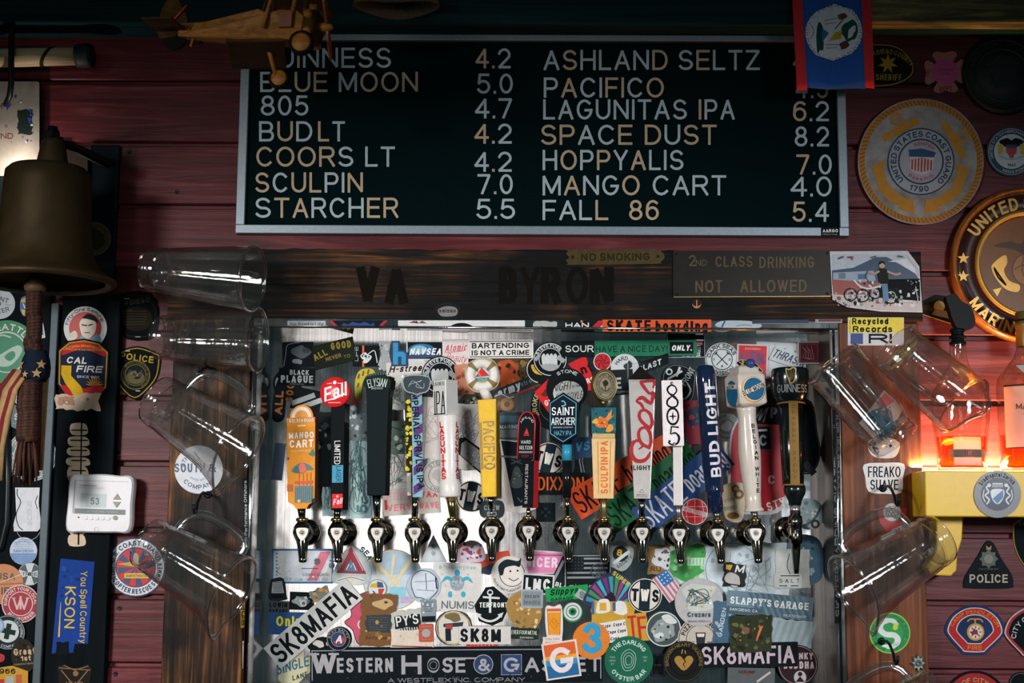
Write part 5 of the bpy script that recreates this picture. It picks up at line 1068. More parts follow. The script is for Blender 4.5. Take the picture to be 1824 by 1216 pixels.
a = A_(1105, 990, -4); a.base(blob(25, 13, .12, 0, 0, 26, 14), '8f9696').c(0, 4, 14, '20282b').t('8', -2, 6, 12, 'c49222', w=10, b=3).stroke([(-12, -14), (16, 10)], 6, 'b9bfbe').t('SOCIETY', 8, -10, 6, '39424a', w=32, b=1.6, rot=40); K(a, 'grey sticker with a black roundel and an amber numeral')
a = A_(1178, 997, 0); a.base(torn(48, 52, 1.6, 7, 51), '8a6a3e').p(blob(19, 11, .22, 2, 4, 20, 9), 'b9bec4').bits(8, 40, 44, 1.5, 4, ['3a2a18', '5f4426'], 6).t('RU', -10, -16, 9, '3b2a1c', w=18, b=1.5); K(a, 'scorched brown-edged square sticker with a pale worn middle')
a = A_(1240, 1006, 0); a.base(torn(92, 82, 3, 9, 53), 'b9c8b8').p(blob(34, 12, .25, -12, 8, 32, 17), '3d8f49').bits(26, 70, 60, 2, 6, ['57a75e', '2a6e38', '8fc08f'], 9, x=-8, y=4).r(4, 6, 40, 14, 'a9cfae').lines(6, 36, 12, '4d7a55', x=4, y=6, th=1, vert=True).stroke([(40, 30), (36, 0), (28, -34)], 3, '1e4a2a', sm=3); K(a, 'green splattered sheet below the steel-bar tap')
a = A_(1330, 1020, 0); a.base(torn(150, 110, 3, 11, 57), 'bac6cb').bits(26, 130, 96, 2, 7, ['a3b3ba', 'cfd7d9', '8d9ea6'], 12).ring(-26, 6, 48, 1.2, '6a7a80').scrib(8, 100, 80, '7f8f96', 4); K(a, 'crinkled pale blue sheet low on the right side')
a = A_(1434, 998, 0); a.base(smooth([(-30, 38), (14, 44), (32, 20), (30, -30), (6, -44), (-24, -40)], 4), '4a6a80').bits(26, 44, 66, 1, 4, ['6f93a8', '2b4658', '8fb0bf', 'a9b9b9'], 13).ring(-4, 6, 14, 5, '8ea0a2'); K(a, 'blue barnacled round sticker right of the stout tap spout')
a = A_(1440, 915, 0); a.base(circ(28, 40), '9fb6bd').bits(16, 40, 40, 1, 4, ['c5d4d6', '6f8c98', 'e0e4e2'], 14).stroke([(-20, -22), (-2, -18), (14, -4), (22, 14)], 4, '56676d', sm=4).ring(12, -18, 8, 4, '4a3d30'); K(a, 'pale blue round sticker with a dark hook, right of the stout tap')
a = A_(1412, 1012, 0); a.base(torn(60, 70, 2, 9, 61), 'b9bdb8').stroke([(-6, 26), (-10, 4), (-4, -10), (0, -18), (6, -8), (8, 6), (4, 26)], 1.4, '2c3436', sm=3); K(a, 'pale sheet with an outlined bottle shape behind the stout spout')
a = box_(1404, 1034, 50, 24, 'c3c8c6', 0); a.stroke([(-14, 9), (20, 9)], 1.6, '1d2427').stroke([(-16, -9), (-2, -9)], 1.6, '1d2427').stroke([(4, -9), (18, -9)], 1.6, '1d2427').t('SALT', 2, 0, 7, '2a3134', w=36, b=.4, sp=.5); K(a, 'small pale label with four spaced capitals between dashes')
a = A_(1308, 1024, -4); a.base(torn(40, 42, 2, 6, 63), '2a2c2c').p(blob(14, 9, .25, -2, -8, 12, 4), 'a8a6a3').p([(-16, 18), (-4, 18), (-8, 8), (-16, 10)], 'c2a536').t('M', 8, 12, 14, 'c9ccca', w=16, b=2, i=.2).stroke([(-14, -16), (14, -18)], 2, '121516'); K(a, 'black, grey and mustard picture scrap below the ceramic tap')
a = box_(814, 1046, 86, 88, 'cbc9c4', -1, 3); a.t('@TheBluefStraw', 0, 36, 6.5, '7aaab4', w=66, b=.8).c(0, 8, 13, '8f9aa0', ry=14).bits(14, 18, 20, 1.5, 3, ['aab3b8', '78858c'], 4, y=8).c(0, 26, 5, '3397b4', ry=6).p(smooth([(-8, 16), (-20, 20), (-28, 8), (-18, 14), (-10, 10)], 4), '3f9fba').p(smooth([(8, 16), (20, 20), (28, 8), (18, 14), (10, 10)], 4), '3f9fba').p(blob(4, 7, .2, -12, -12, 6, 3), '3f9fba').p(blob(4, 7, .2, 12, -12, 6, 4), '3f9fba').t('NUMIS', 2, -31, 14, '5b646a', w=58, b=.6).bits(8, 80, 80, .6, 2, ['b3aca0'], 5); K(a, 'white square sticker with a turquoise turtle')
a = A_(756, 1042, 0); a.base(blob(30, 16, .06, 0, 0, 31, 4), 'a9b6c2').c(0, 2, 24, 'c6ced6', ry=25).outline(blob(26, 14, .12, 0, 1, 26, 8), 1.4, '33404c').stroke([(2, 22), (4, -8)], 1.2, '3a4754').stroke([(-18, 6), (20, 8)], 1, '5d7286').stroke([(-14, -8), (18, -10)], 1, '5d7286').stroke([(20, 14), (22, -6)], 2.4, '1f2c46', sm=3); K(a, 'crumpled white and blue round wrapper left of the turtle')
a = disc_(908, 1023, 33, 'c9c4bf'); a.c(4, 2, 22, 'd5cec7', ry=23).p(smooth([(-18, 0), (-20, 16), (-6, 27), (14, 24), (20, 30), (18, 14), (8, 16), (-8, 12), (-12, 0)], 4), '1b262c').outline(circ(22, 30, 4, 2, 23), 1.2, '1f2a2f').c(1, 6, 1.8, '1f2a2f').c(14, 7, 1.8, '1f2a2f').stroke([(-2, -6), (7, -11), (16, -6)], 1.4, '1f2a2f', sm=4).arc('PAY N TAKE FLAGSTAFF', 28.5, 255, 4, '3a4347', inv=True, b=1, spread=120); K(a, 'white round sticker with a smiling dark-haired cartoon face')
a = box_(958, 1040, 58, 36, 'c9c6c2', -4); a.r(0, 0, 52, 30, '171d20').t('LMC', 0, 0, 21, 'd0d0cd', w=44, b=2.4); K(a, 'white-framed black sticker with three wide capitals')
a = box_(1047, 1020.5, 81, 63, 'b5bbbc', .3); a.r(0, 0, 79, 61, '141a1d').r(-22, 17, 30, 25, '1b2226')
for k in range(5): a.r(14 if k < 3 else -2, 26 - k * 8.4, 42 if k < 3 else 70, 3.6, '7d8486')
for k in range(20): a.c(-34 + (k % 5) * 6, 26 - (k // 5) * 6, .8, '5d666a', n=6)
a.ring(18, 4, 13, 2, '39434a').scrib(5, 22, 20, '4b555a', 3, x=18, y=4).t('niceride', 0, -23, 8.5, '8f9799', w=66, b=.8); K(a, 'black sticker with a grey flag and thin wide lettering')
a = A_(873, 1080, 0); a.base([(-28, 2), (-8, 34), (6, 36), (32, 14), (34, 0), (22, -26), (4, -34), (-20, -26)], '10171a').ring(0, 25, 5.5, 2.2, 'c9cdca').r(0, 6, 4, 34, 'c9cdca').r(2, 16, 30, 3.6, 'c9cdca', 0, -4).t('TERFRONT', 6, 3, 9, 'd8dad6', w=50, b=1.8).stroke([(-22, -14), (-14, -22), (0, -26), (12, -22), (20, -14)], 4, 'c9cdca', sm=4).p([(-26, -10), (-22, -20), (-15, -14)], 'c9cdca').p([(24, -10), (20, -20), (13, -14)], 'c9cdca'); K(a, 'black diamond sticker with a large white anchor')
a = A_(938, 1094, 0, rough=.3); a.base(smooth([(-34, 26), (0, 44), (22, 30), (26, -8), (4, -34), (-12, -26), (-32, -4)], 4), mat('b08a4e', .32, .6, key='gold_foil')).bits(36, 46, 56, 1.5, 4.5, ['c4a066', '8a6a36', '6b5128', 'd6b880'], 7); K(a, 'gold crinkled shield-shaped foil sticker')
a = A_(934, 1128, -2); a.base(torn(52, 20, 1.2, 6, 67), '20302a').t('EVER FOUR METAL', 0, 2, 7, 'd6d3c6', w=46, b=2.2).t('SAN DIEGO', 4, -7, 3, 'c9c6b9', w=24, b=1); K(a, 'dark scalloped strip with white capitals beneath the gold foil')
a = box_(1010, 1056, 76, 24, '138a44', 6); a.t('Slippys', -6, 4, 11, '0f2a1c', w=50, b=2, i=.3).t('GARAGE', -10, -9, 6, '0f2a1c', w=40, b=2); K(a, 'bright green sticker with dark script below the dark flag')
a = A_(1046, 1064, -28); a.base([(-22, -8), (24, -10), (22, 8), (-20, 8)], '9aa3a1').lines(5, 36, 12, '3a5a48', th=1.4); K(a, 'small grey striped sticker on the green script')
a = A_(1092, 1048, 0); a.base(smooth([(-52, -28), (-40, 4), (-10, 28), (22, 22), (44, 0), (52, -30), (0, -34)], 4), '2c2a4c')
for k in range(11):
    t = R(22 + 13.6 * k); a.p([(0, -34), (50 * math.cos(t) , -34 + 56 * math.sin(t)), (50 * math.cos(t + .16), -34 + 56 * math.sin(t + .16))], ['2d8a96', '5b2f6e', '37a0a8', '8a3a6e', '3f7f4a'][k % 5])
a.t('SUPER CO', 22, 12, 8, 'b7b43c', w=56, b=2.6, rot=-38).p(blob(10, 9, .2, -6, -24, 16, 5), '2b1d2e'); K(a, 'rainbow fan-shaped comic sticker left of the cream lettered disc')
a = A_(1092, 1102, 0); a.base(torn(76, 64, 2, 8, 71), 'b8902c').p(smooth([(-30, 20), (-24, 34), (-8, 34), (-6, 14), (-28, 10)], 4), 'd2d0ca').p(smooth([(2, 20), (8, 32), (22, 28), (24, 8), (4, 10)], 4), 'd2d0ca').r(-18, 22, 12, 14, 'c99a2c').r(-36, 20, 5, 24, '2c5a8a').r(2, 22, 5, 16, '2c5a8a'); K(a, 'mustard sticker with fat white arches')
a = A_(1098, 1118, 8); a.base([(-36, 12), (34, 14), (12, -26), (-34, -24)], 'd3cfc9')
for k, (x, y) in enumerate(((-18, 6), (2, 6), (20, 6), (-10, -6), (8, -6), (-6, -18))): a.t('Cope', x, y, 6, '20262a', w=15, b=1.4, i=.2)
K(a, 'white tapered sticker with one small word repeated in black')
a = A_(1135, 1116, 6); a.base(torn(36, 50, 1.5, 7, 73), 'b9912a').t('T', -8, 0, 42, 'b3232b', w=16, b=3).t('F', 9, -2, 40, 'b3232b', w=16, b=3); K(a, 'yellow scrap with tall red brush letters')
tws(1149, 1060, 30, 'round cream sticker with a dark middle band, right of the rainbow fan', -3)
a = A_(1020, 1090, 0); a.base(circ(18, 36), '1d7a45').c(0, 1, 16, 'c3c8c4').ring(0, 1, 12, 1.4, '4d5557').c(0, 1, 7, '1d7a45').c(0, 1, 3.4, '14301f'); K(a, 'green and white skate wheel sticker')
a = A_(987, 1108, 1); a.base(smooth([(-15, 26), (0, 28), (14, 28), (14, -26), (0, -30), (-13, -28)], 4), 'd3cdc6').p([(-12, 18), (12, 18), (10, -22), (-10, -22)], 'd88d1d').r(0, 22, 24, 5, 'c65a2c').outline([(-12, 24), (12, 24), (10, -23), (-10, -23)], 1, 'b8481f').outline([(0, 8), (8, -2), (0, -12), (-8, -2)], 1, 'b8481f').t('TT', 0, -2, 5, 'b8481f', w=7, b=1); K(a, 'white cut-out sticker of an orange pint of beer')
a = A_(984, 1141, 2); a.base(torn(34, 16, 1, 5, 75), 'cfc8c0').t('TOPA TOPA', 0, 3, 3.4, 'b05a44', w=26, b=1).t('BREWING', 0, -3, 3.4, 'b05a44', w=26, b=1); K(a, 'tiny white label with faded red capitals under the pint sticker')
a = A_(1190, 1043, -54); a.base([(-26, -16), (26, -16), (26, 16), (-26, 16)], 'c9c2c4').r(-14, 4, 24, 22, '2f66a0')
for k in range(4): a.r(12 if k < 3 else 0, 12 - k * 8, 28 if k < 3 else 52, 4, 'b06a78')
for k in range(9): a.star(-22 + (k % 3) * 7, 11 - (k // 3) * 7, 2, 'cfd8e0')
K(a, 'small faded striped flag sticker tilted steeply')
a = disc_(1182, 1120, 31, 'c2c6c4'); a.c(0, 0, 29, '3f4749').p(blob(22, 12, .2, -2, -2, 20, 7), '878f8f').p(smooth([(-4, 22), (10, 26), (24, 12), (8, 10)], 4), 'c6cac7').p(blob(8, 9, .3, -8, -12, 5, 5), 'c3c7c4').c(8, 4, 2.4, '171c1e').bits(10, 40, 40, 1, 3, ['22292b', 'aeb5b4'], 9); K(a, 'rounded grey mountain lion sticker right of the red letters')
a = disc_(1248, 1138, 41, 'b3ab9e'); a.ring(0, 0, 39, 1.2, '2a2f30').ring(0, 0, 26, 1, '2a2f30').arc('PIZZA', 32, 140, 8, '22282a', b=2, spread=54).arc('NOVA', 32, 40, 8, '22282a', b=2, spread=50).p([(-9, 12), (9, 12), (7, -10), (-7, -10)], '2a2f30').p([(-7, 10), (7, 10), (6, 4), (-6, 4)], 'cfc8bc').t('EST', -16, -6, 4, '2a2f30', w=10, b=1).t('1987', 17, -6, 4, '2a2f30', w=12, b=1); K(a, 'beige round sticker with a dark pint glass')
a = disc_(1245, 1072, 43, 'a9a7a8'); a.p(smooth([(-30, 20), (-14, 32), (10, 30), (30, 26), (22, 8), (26, -10), (4, -16), (-18, -14), (-20, 4)], 4), 'b7bcb4').scrib(8, 46, 34, '27403f', 8, y=8, th=1.2).bits(22, 44, 30, 1, 3.4, ['2f6a64', 'b3785a', 'c2a63a', 'd6dad6', '4a8a9a'], 9, y=6).t('Cruzers', 0, -22, 9, '2c4a4c', w=42, b=2).t('BANDA PIPES CO', 0, -34, 3.4, '5d6668', w=40, b=.6); K(a, 'large grey round sticker with a scribbled colour drawing')
a = A_(1290, 1118, 0); a.base(torn(40, 96, 2, 8, 77), '3d5a70').bits(12, 34, 84, 1, 4, ['8fa5b2', '26404f'], 4).t('GARDEN', -4, 10, 8, 'a9bac2', w=52, b=2, rot=80); K(a, 'slate blue torn sticker left of the mossy photo')
a = box_(1371, 1078, 154, 42, '5f7886', -5); 
for k in range(9): a.p([(-20 + k * 11, -20), (-14 + k * 11, -20), (-34 + k * 11, 20), (-40 + k * 11, 20)], '44606e')
a.t("SLAPPY'S GARAGE", -1, 4, 13, 'd2d6d6', w=140, b=2, ser=1).r(-44, -14, 64, 14, '39525f').t('SAN DIEGO, CA', -46, -12, 5, 'c3cace', w=50, b=1).t('SKATESHOP', 46, -15, 4.6, 'b9c2c6', w=42, b=1); K(a, 'slate blue banner with white serif capitals and diagonal stripes')
a = A_(1408, 1128, -4); a.base(torn(80, 50, 2, 9, 79), '96a6aa')
for k in range(6): a.p([(-36 + k * 13, -22), (-30 + k * 13, -22), (-18 + k * 13, 22), (-24 + k * 13, 22)], '8497a0')
K(a, 'silvery blank striped sheet below the slate banner')
a = disc_(1421, 1184, 36, '2a1d22'); a.ring(0, 0, 34, 1.2, '8d787c').t('FUNKY', 6, 16, 12, 'b09a9e', w=42, b=2).t('BUDDHA', 2, 0, 13, 'b09a9e', w=54, b=2.4).c(4, -22, 11, 'a5a0a2', ry=12).c(4, -16, 4, '2a1d22').p([(-4, -30), (12, -30), (4, -20)], '2a1d22'); K(a, 'dark plum round sticker with pale stacked capitals in the lower right')
a = box_(1332, 1166, 178, 44, '101518', 1); a.t('SK8MAFIA', 0, 0, 32, 'b3a3ac', w=166, b=2.8); K(a, 'long black sticker with heavy pale pinkish capitals at lower right')
a = A_(1338, 1128, 1); a.base(torn(74, 66, 1.8, 8, 83), '2e3322').bits(40, 64, 56, 1.5, 5, ['3f4528', '1f2418', '5a5a30', '26301c'], 9).p(blob(8, 8, .3, -10, 6, 7, 3), '6f4a38').p([(10, -14), (14, -4), (22, 14), (16, 12), (12, 2), (8, -12)], 'c2653a').bits(6, 50, 40, 1, 3, ['8a6a3a', 'a9744a'], 4); K(a, 'mossy dark green picture sticker covering part of the pale capitals')
a = box_(1338, 1204, 84, 30, '4d5354', -1); a.p(blob(12, 8, .3, -6, 6, 4, 3), '6b3a34').t('GASLAMP', -8, 8, 5, '20262a', w=30, b=1.4).stroke([(10, -10), (34, 8)], 4, 'a7a79f'); K(a, 'grey smudged label at the bottom edge under the pinkish capitals')
a = box_(1172, 1184, 26, 40, '151a1d', 0); a.outline(rect(22, 36), 1, '3c4448').stroke([(-6, 0), (6, 0)], 3, '333b3f'); K(a, 'small black oblong tag between the green disc and the gold heart')
a = disc_(1218, 1178, 37, '171a17'); a.ring(0, 0, 35, 1, '4a3c22').ring(0, 0, 25, 1.6, '0c0f0f').arc('BROKEN HEART TRADERS', 30, 90, 5.4, '75602f', b=1.4, spread=210).p(smooth([(0, -16), (-16, 0), (-14, 9), (-6, 10), (0, 4), (6, 10), (14, 9), (16, 0)], 4), '9c7434').p([(-2, 6), (2, 0), (-2, -4), (3, -14), (0, -4), (4, 0), (1, 6)], '171a17').stroke([(-4, 14), (-2, 22)], 2, '9c7434').stroke([(3, 14), (2, 20)], 2, '9c7434'); K(a, 'black round sticker with a cracked golden heart')
# --- lower left
a = A_(495, 1052, 0); a.base(smooth([(-14, 16), (-8, 22), (10, 22), (15, -8), (14, -16), (-16, -16)], 3), '22292c').p([(-10, 16), (8, 18), (12, -4), (-12, -4)], '9aa1a1').lines(5, 20, 18, '2c3437', y=7, th=1).r(-2, -10, 24, 6, '14191b').outline([(-10, 16), (8, 18), (12, -6), (-12, -6)], 1, '14191b'); K(a, 'small outlined typewriter sticker at the left edge')
a = box_(496, 1082, 38, 24, '3a4347', -2); a.t('LOWIN', 0, 5, 9, '15191b', w=32, b=2.4).t('GARAGE', 0, -6, 8, '15191b', w=34, b=2.4); K(a, 'dark grey label with black capitals under the typewriter')
a = box_(538, 1070, 44, 32, '121719', -2); a.p(blob(15, 12, .25, -2, 0, 9, 9), '8b9294').c(3, -4, 6, 'c3c7c6').c(3, -4, 3, '3c4447').bits(10, 34, 18, 1, 3, ['5a6265', 'b6bcbc'], 6); K(a, 'black photograph of a chrome engine')
a = A_(570, 1058, 20); a.base(torn(34, 22, 2, 5, 85), '7f827a').bits(10, 28, 16, 1.5, 4, ['c98a3c', '394146', 'd0a060'], 5); K(a, 'small grey and orange scrap above the slanted black capitals')
a = box_(514, 1110, 72, 40, '1c4678', -1); a.t('Only', 0, 4, 18, 'd6c92c', w=44, b=2); K(a, 'blue sticker with a yellow word')
a = A_(642, 1102, 0); a.base(smooth([(-18, 30), (0, 44), (20, 46), (26, 10), (14, -10), (18, -40), (-4, -44), (-14, -20), (-28, -6), (-16, 6)], 5), 'b94a62').outline(smooth([(-18, 30), (0, 44), (20, 46), (26, 10), (14, -10), (18, -40), (-4, -44), (-14, -20), (-28, -6), (-16, 6)], 5), 1.4, '20262a').ring(4, -10, 9, 2, 'd4cfca').stroke([(0, -16), (4, -4), (8, -16)], 1.4, '20262a'); K(a, 'pink blobby cut-out sticker left of the burnt label')
a = A_(672, 1048, 0); a.base(circ(17, 36), '7b8a92').c(0, 0, 15.4, 'c6cbca').p([(-13, 2), (0, 2), (0, 11), (-11, 8)], 'c9a21f').p([(0, 2), (12, 2), (9, 11), (0, 13)], '39506f').p([(2, 0), (13, 0), (8, -12), (2, -14)], 'b5332f').stroke([(-8, -4), (-4, -8)], 2, '2a3234'); K(a, 'small round sticker quartered in yellow, blue and red')
a = A_(674, 1104, -2); a.base(torn(62, 92, 2.4, 7, 87), '6d4a24').p(torn(44, 30, 2, 6, 88, 0, -6), '2a3236').p(blob(16, 9, .3, 8, 28, 9, 5), 'b59a6a').lines(6, 40, 26, '46535a', y=-6, th=1).t('SATURDAY', 0, -32, 5, '3a2611', w=44, b=2).bits(12, 54, 84, 1.5, 4, ['8a6230', '4a3218', 'a98748'], 8); K(a, 'burnt brown bottle label with a dark text block')
a = A_(726, 1110, 8); a.base(torn(56, 46, 2.5, 6, 89), 'b3b4ac').p(torn(46, 22, 1.5, 6, 90, 0, 4), '1b2224').t("PY'S", 0, 6, 18, 'd2d2ca', w=40, b=2.8).lines(9, 40, 16, '1b2224', y=-14, th=2, vert=True); K(a, 'ragged white sticker with black dripping capitals')
a = box_(763, 1088, 26, 42, '7c8a90', 2); a.lines(5, 20, 20, '35424a', y=8, th=1).r(0, -14, 24, 10, '131a1d').bits(8, 20, 20, .8, 2, ['c9d0d2'], 3, y=8); K(a, 'small blue-grey picture of a glass with a black foot')
a = A_(734, 1138, 0); a.base(torn(76, 34, 1.5, 8, 91), 'cdbfb0').stroke([(-36, -12), (36, -14)], 2, '7a2a28').bits(6, 60, 20, 1, 3, ['bba793'], 5); K(a, 'pale beige scrap beneath the dripping capitals')
a = box_(759, 1127, 26, 32, 'b0503c', 1, 3); a.c(0, 0, 9, '9d9a94').ring(0, 0, 9, 1, '6d3a30').lines(5, 22, 28, 'c98070', th=.6); K(a, 'small brick red card with a grey disc')
a = A_(808, 1118, 2); a.base(rect(66, 62, 28), '2a3a5c').p(rect(54, 60, 25), 'c7c2ba').p([(-18, 8), (18, 10), (16, 2), (-18, 2)], '22303c').p(blob(14, 9, .3, 0, 20, 8, 4), '6e6040').r(-8, 2, 12, 10, 'a33a34').r(-10, -12, 10, 22, '1d2528').ring(0, 0, 31, 2, 'c2a24a', ry=29); K(a, 'navy and white capsule sticker with a small rider picture')
a = A_(858, 1144, 0); a.base([(-28, -8), (28, -6), (26, 10), (-26, 8)], 'b02a26').lines(7, 46, 14, 'd9b4ac', th=1, vert=True); K(a, 'red banner scrap just above the long black plate')
a = box_(864, 1131, 92, 32, 'c5c2bc', 0); a.t('SK8M', -8, 0, 24, '14191b', w=74, b=2.8); K(a, 'white sticker with heavy black capitals partly hidden')
a = A_(524, 1192, 16); a.base(blob(34, 12, .2, 0, 0, 24, 11), 'bdbb96').t('SINGLE', -2, 8, 18, '1f5f80', w=60, b=3, i=.2).t('LANE', 6, -14, 9, '2c3436', w=28, b=2, i=.2).p(blob(8, 8, .2, 18, 26, 8, 4), 'b3b294'); K(a, 'pale green blot with blue graffiti letters in the lower left corner')
a = A_(582, 1148, 0); a.base(smooth([(-34, -2), (-12, 14), (12, 10), (30, 6), (18, -10), (-20, -12)], 4), '14191b').p(blob(10, 9, .3, -14, 2, 6, 4), 'c3bfb6').p(blob(6, 8, .3, 4, 2, 4, 6), 'c3bfb6'); K(a, 'black and bone coloured sticker above the long black plate')
a = box_(558, 1110, 192, 48, 'bfc0be', 40.5); a.t('SK8MAFIA', 0, 0, 37, '101517', w=182, b=3.2); K(a, 'white slanting sticker with heavy black capitals at lower left')
# --- bottom plate
a = box_(813, 1184, 521, 64, '0f161b', .4); a.stroke([(-258, 27), (258, 27)], 1.6, '8d9196').stroke([(-257, 28), (-257, -26)], 1.6, '8d9196').stroke([(257, 28), (257, -26)], 1.6, '8d9196')
LT = '9a989c'
a.t('W', -236, 4, 38, LT, w=44, b=2.6, ser=1).t('ESTERN', -163, 1, 26, LT, w=100, b=1.6).t('H', -80, 1, 34, LT, w=36, b=2).t('OSE', -18, 0, 27, LT, w=68, b=1.6).c(-41, 0, 10, '10171b').ring(-41, 0, 11, 1.4, '6d7074').ring(-41, 0, 7, 1.4, '6d7074').stroke([(-14, 12), (36, 12), (50, 14)], 3, LT).c(48, 1, 17, '23395c').ring(48, 1, 17.6, 1.4, LT).t('&', 49, 0, 22, LT, w=20, b=1.6).r(98, 0, 35, 35, '1b3a66').outline(rect(36, 36, 0, 98, 0), 1.2, LT).t('G', 98, 0, 26, LT, w=28, b=1.8).t('ASKET', 190, 0, 27, LT, w=136, b=1.6).t('A WESTFLEX INC. COMPANY', 0, -26.5, 8, '85868b', w=244, b=1)
a.bits(30, 500, 16, .8, 2.4, ['262e33', '3a4247'], 8, y=-18)
K(a, 'long black plate-like sticker with wide grey company lettering across the bottom')
a = disc_(603, 1138, 21.5, '141b22'); a.ring(0, 0, 20.5, 1, '8a9094').ring(0, 0, 13.5, 1, '8a9094').arc('STAY SALTY', 16.5, 90, 4, '9aa0a4', b=1, spread=170).c(0, 0, 12, '27345a').p([(-4, -11), (12, -4), (10, 6), (4, -2)], 'b02f38').t('A', 0, 0, 15, 'c9ccd0', w=12, b=2, i=.2).p([(-9, -6), (-2, -11), (-6, -3)], 'b02f38'); K(a, 'small navy, red and white round badge on the corner of the black plate')
a = A_(1042, 1066, 0); 
a = disc_(1053, 1140, 33, 'd07424'); a.t('3', 2, 4, 56, '2f8fb8', w=38, b=3.6); K(a, 'orange round sticker with a large blue numeral')
a = box_(1000, 1175, 63, 66, 'cfc7c4', 8.5); a.p([(-28, -30), (28, -30), (28, 0), (-28, 2)], '1f5f8c').p([(-28, 2), (28, 0), (28, 30), (-28, 30)], 'cf5a24').p([(-28, 2), (28, 0), (28, 8), (-28, 9)], 'd99a2c').p([(-28, -8), (28, -10), (28, 0), (-28, 2)], '2f86b0').t('G', 0, 0, 46, 'd9cdd0', w=44, b=3); K(a, 'white-bordered square sticker with a big pale capital on orange and blue')
a = disc_(1120, 1176, 43.5, '0f5a42'); a.arc('THE DARLING', 33, 90, 8, 'b9ccc4', b=1.6, spread=118).arc('OYSTER BAR', 33, 270, 8, 'b9ccc4', inv=True, b=1.6, spread=118)
for k in (1, .72, .45): a.outline(smooth([(-10 * k, -14 * k), (-13 * k, 8 * k), (0, 20 * k), (12 * k, 10 * k), (10 * k, -10 * k), (0, -18 * k)], 4), .9, 'a9c0b6')
a.t('HIG', -29, 6, 3.4, '8fb0a4', w=9, b=.6).t('KING', -29, 0, 3.4, '8fb0a4', w=11, b=.6).t('ST', -29, -6, 3.4, '8fb0a4', w=6, b=.6).t('OBC', 29, 6, 3.4, '8fb0a4', w=9, b=.6).t('SD', 29, 0, 3.4, '8fb0a4', w=6, b=.6); K(a, 'dark green round sticker with an oyster outline')
a = box_(947.5, 1066, 39, 33, '9aa2a6', -1, 2, rough=.3); a.r(0, 0, 34, 27, '7d868b', 2).t('you are', 0, 5, 7, '3a444a', w=26, b=.8).t('beautiful', 0, -6, 8, '3a444a', w=28, b=.8); K(a, 'small silver sticker with two words of dark typewriter text')
# ------------------------------------------------------------------ stickers on the tray rim
RB = .0502
def rim(x0, x1, y0, y1, col, pts=None, **k):
    a = Art((x0 + x1) / 2, (y0 + y1) / 2, 0, **k); a.base(pts or rect(x1 - x0, y1 - y0), col); return a
a = rim(512, 580, 571, 583.4, 'b3bcbf'); a.t('the Road is Life', 0, 0, 6.4, '2a3438', w=60, b=.8); K(a, 'small white strip of typewriter lettering on the top rim', RB)
a = rim(585, 691, 570.5, 583.4, 'a8202c', [(-53, 6), (53, 6), (40, -6.2), (-40, -6.2)]); a.p([(-46, 6), (46, 6), (34, -6.2), (-34, -6.2)], '121a24').p([(-32, -6), (-26, 2), (-18, -1), (-10, 4), (2, 1), (12, 4), (22, -1), (28, 3), (30, -6)], '1c3a7c'); K(a, 'slice of a red-edged black sticker with a blue skyline on the top rim', RB)
a = rim(709, 935, 570.5, 583.4, 'cfd0cf'); a.p([(-94, 2), (-84, 6), (-76, 2), (-70, 6), (-62, 1)], '7a3438').p([(-84, 2), (-80, 6), (-76, 1)], '2a2426').p(circ(36, 24, 0, -34, a0=50, a1=130), '12181b'); K(a, 'long white strip with a black dome on the top rim', RB)
a = rim(950, 992, 571.5, 582, 'a8aaa6', torn(42, 9, 1.2, 5, 3)); K(a, 'torn whitish scrap on the top rim', RB)
a = rim(1004, 1076, 570.5, 583.4, '14191c'); a.t('HAN', -12, -2, 9, 'd0d0ce', w=42, b=2.6).p([(14, -6), (26, 6), (36, 6), (28, -6)], 'b81f2a').p([(28, -6), (36, 2), (36, -6)], 'cfcfcd').c(-4, 4.5, 2.4, 'c2752c'); K(a, 'black strip with white capitals and a red slash on the top rim', RB)
a = rim(1073, 1267, 569, 590.5, 'd0501e'); a.t('SKATE', -50, 0, 20, '15120f', w=80, b=3).t('boarding', 44, -1, 19, '15120f', w=98, b=3); K(a, 'orange strip with tall black letters hanging over the top rim', .0512)
a = rim(1275, 1356, 571, 584, 'a3b0b8', smooth([(-40, -4), (-30, 6), (20, 6), (40, 0), (36, -6), (0, -6)], 4)); a.stroke([(-30, -5), (-24, 6)], 3, '2a4a7a').stroke([(-4, -3), (10, -1), (24, -2)], 1, '5a4a52', sm=3); K(a, 'pale blue oval strip on the top rim', RB)
a = rim(1340, 1440, 569.5, 577, '1c2a3c'); a.r(0, -3, 98, 1, '7d868c'); K(a, 'narrow navy strip on the top rim', RB)
a = rim(1452, 1500, 568.5, 575, '8a8f92'); a.r(2, 1, 40, 4, '561c26'); K(a, 'maroon strip with a grey edge at the end of the top rim', RB)
def rimtext(x, y0, y1, txt, col, fg, h, label, wd, b=2):
    a = Art(x, (y0 + y1) / 2, 90.6); a.base(rect(y1 - y0, wd), col).t(txt, 0, 0, h, fg, w=(y1 - y0) * .94, b=b); return K(a, label, RB)
rimtext(1491, 720, 1110, 'SKATEBOARDING SKATEboarding', '14191c', '4d565a', 10, 'tall black strip of grey letters reading upward on the right rim', 13)
rimtext(437.5, 852, 978, 'High Performance Offshore', '12181b', 'aab0b3', 5.6, 'narrow black strip of white letters reading upward on the left rim', 8.5, 1)
a = Art(434, 1095, 90); a.base(rect(46, 11), '9c7a24').t('RIDE', 0, 0, 8, '1a1712', w=36, b=3); K(a, 'yellow scrap with black letters on the left rim', RB)
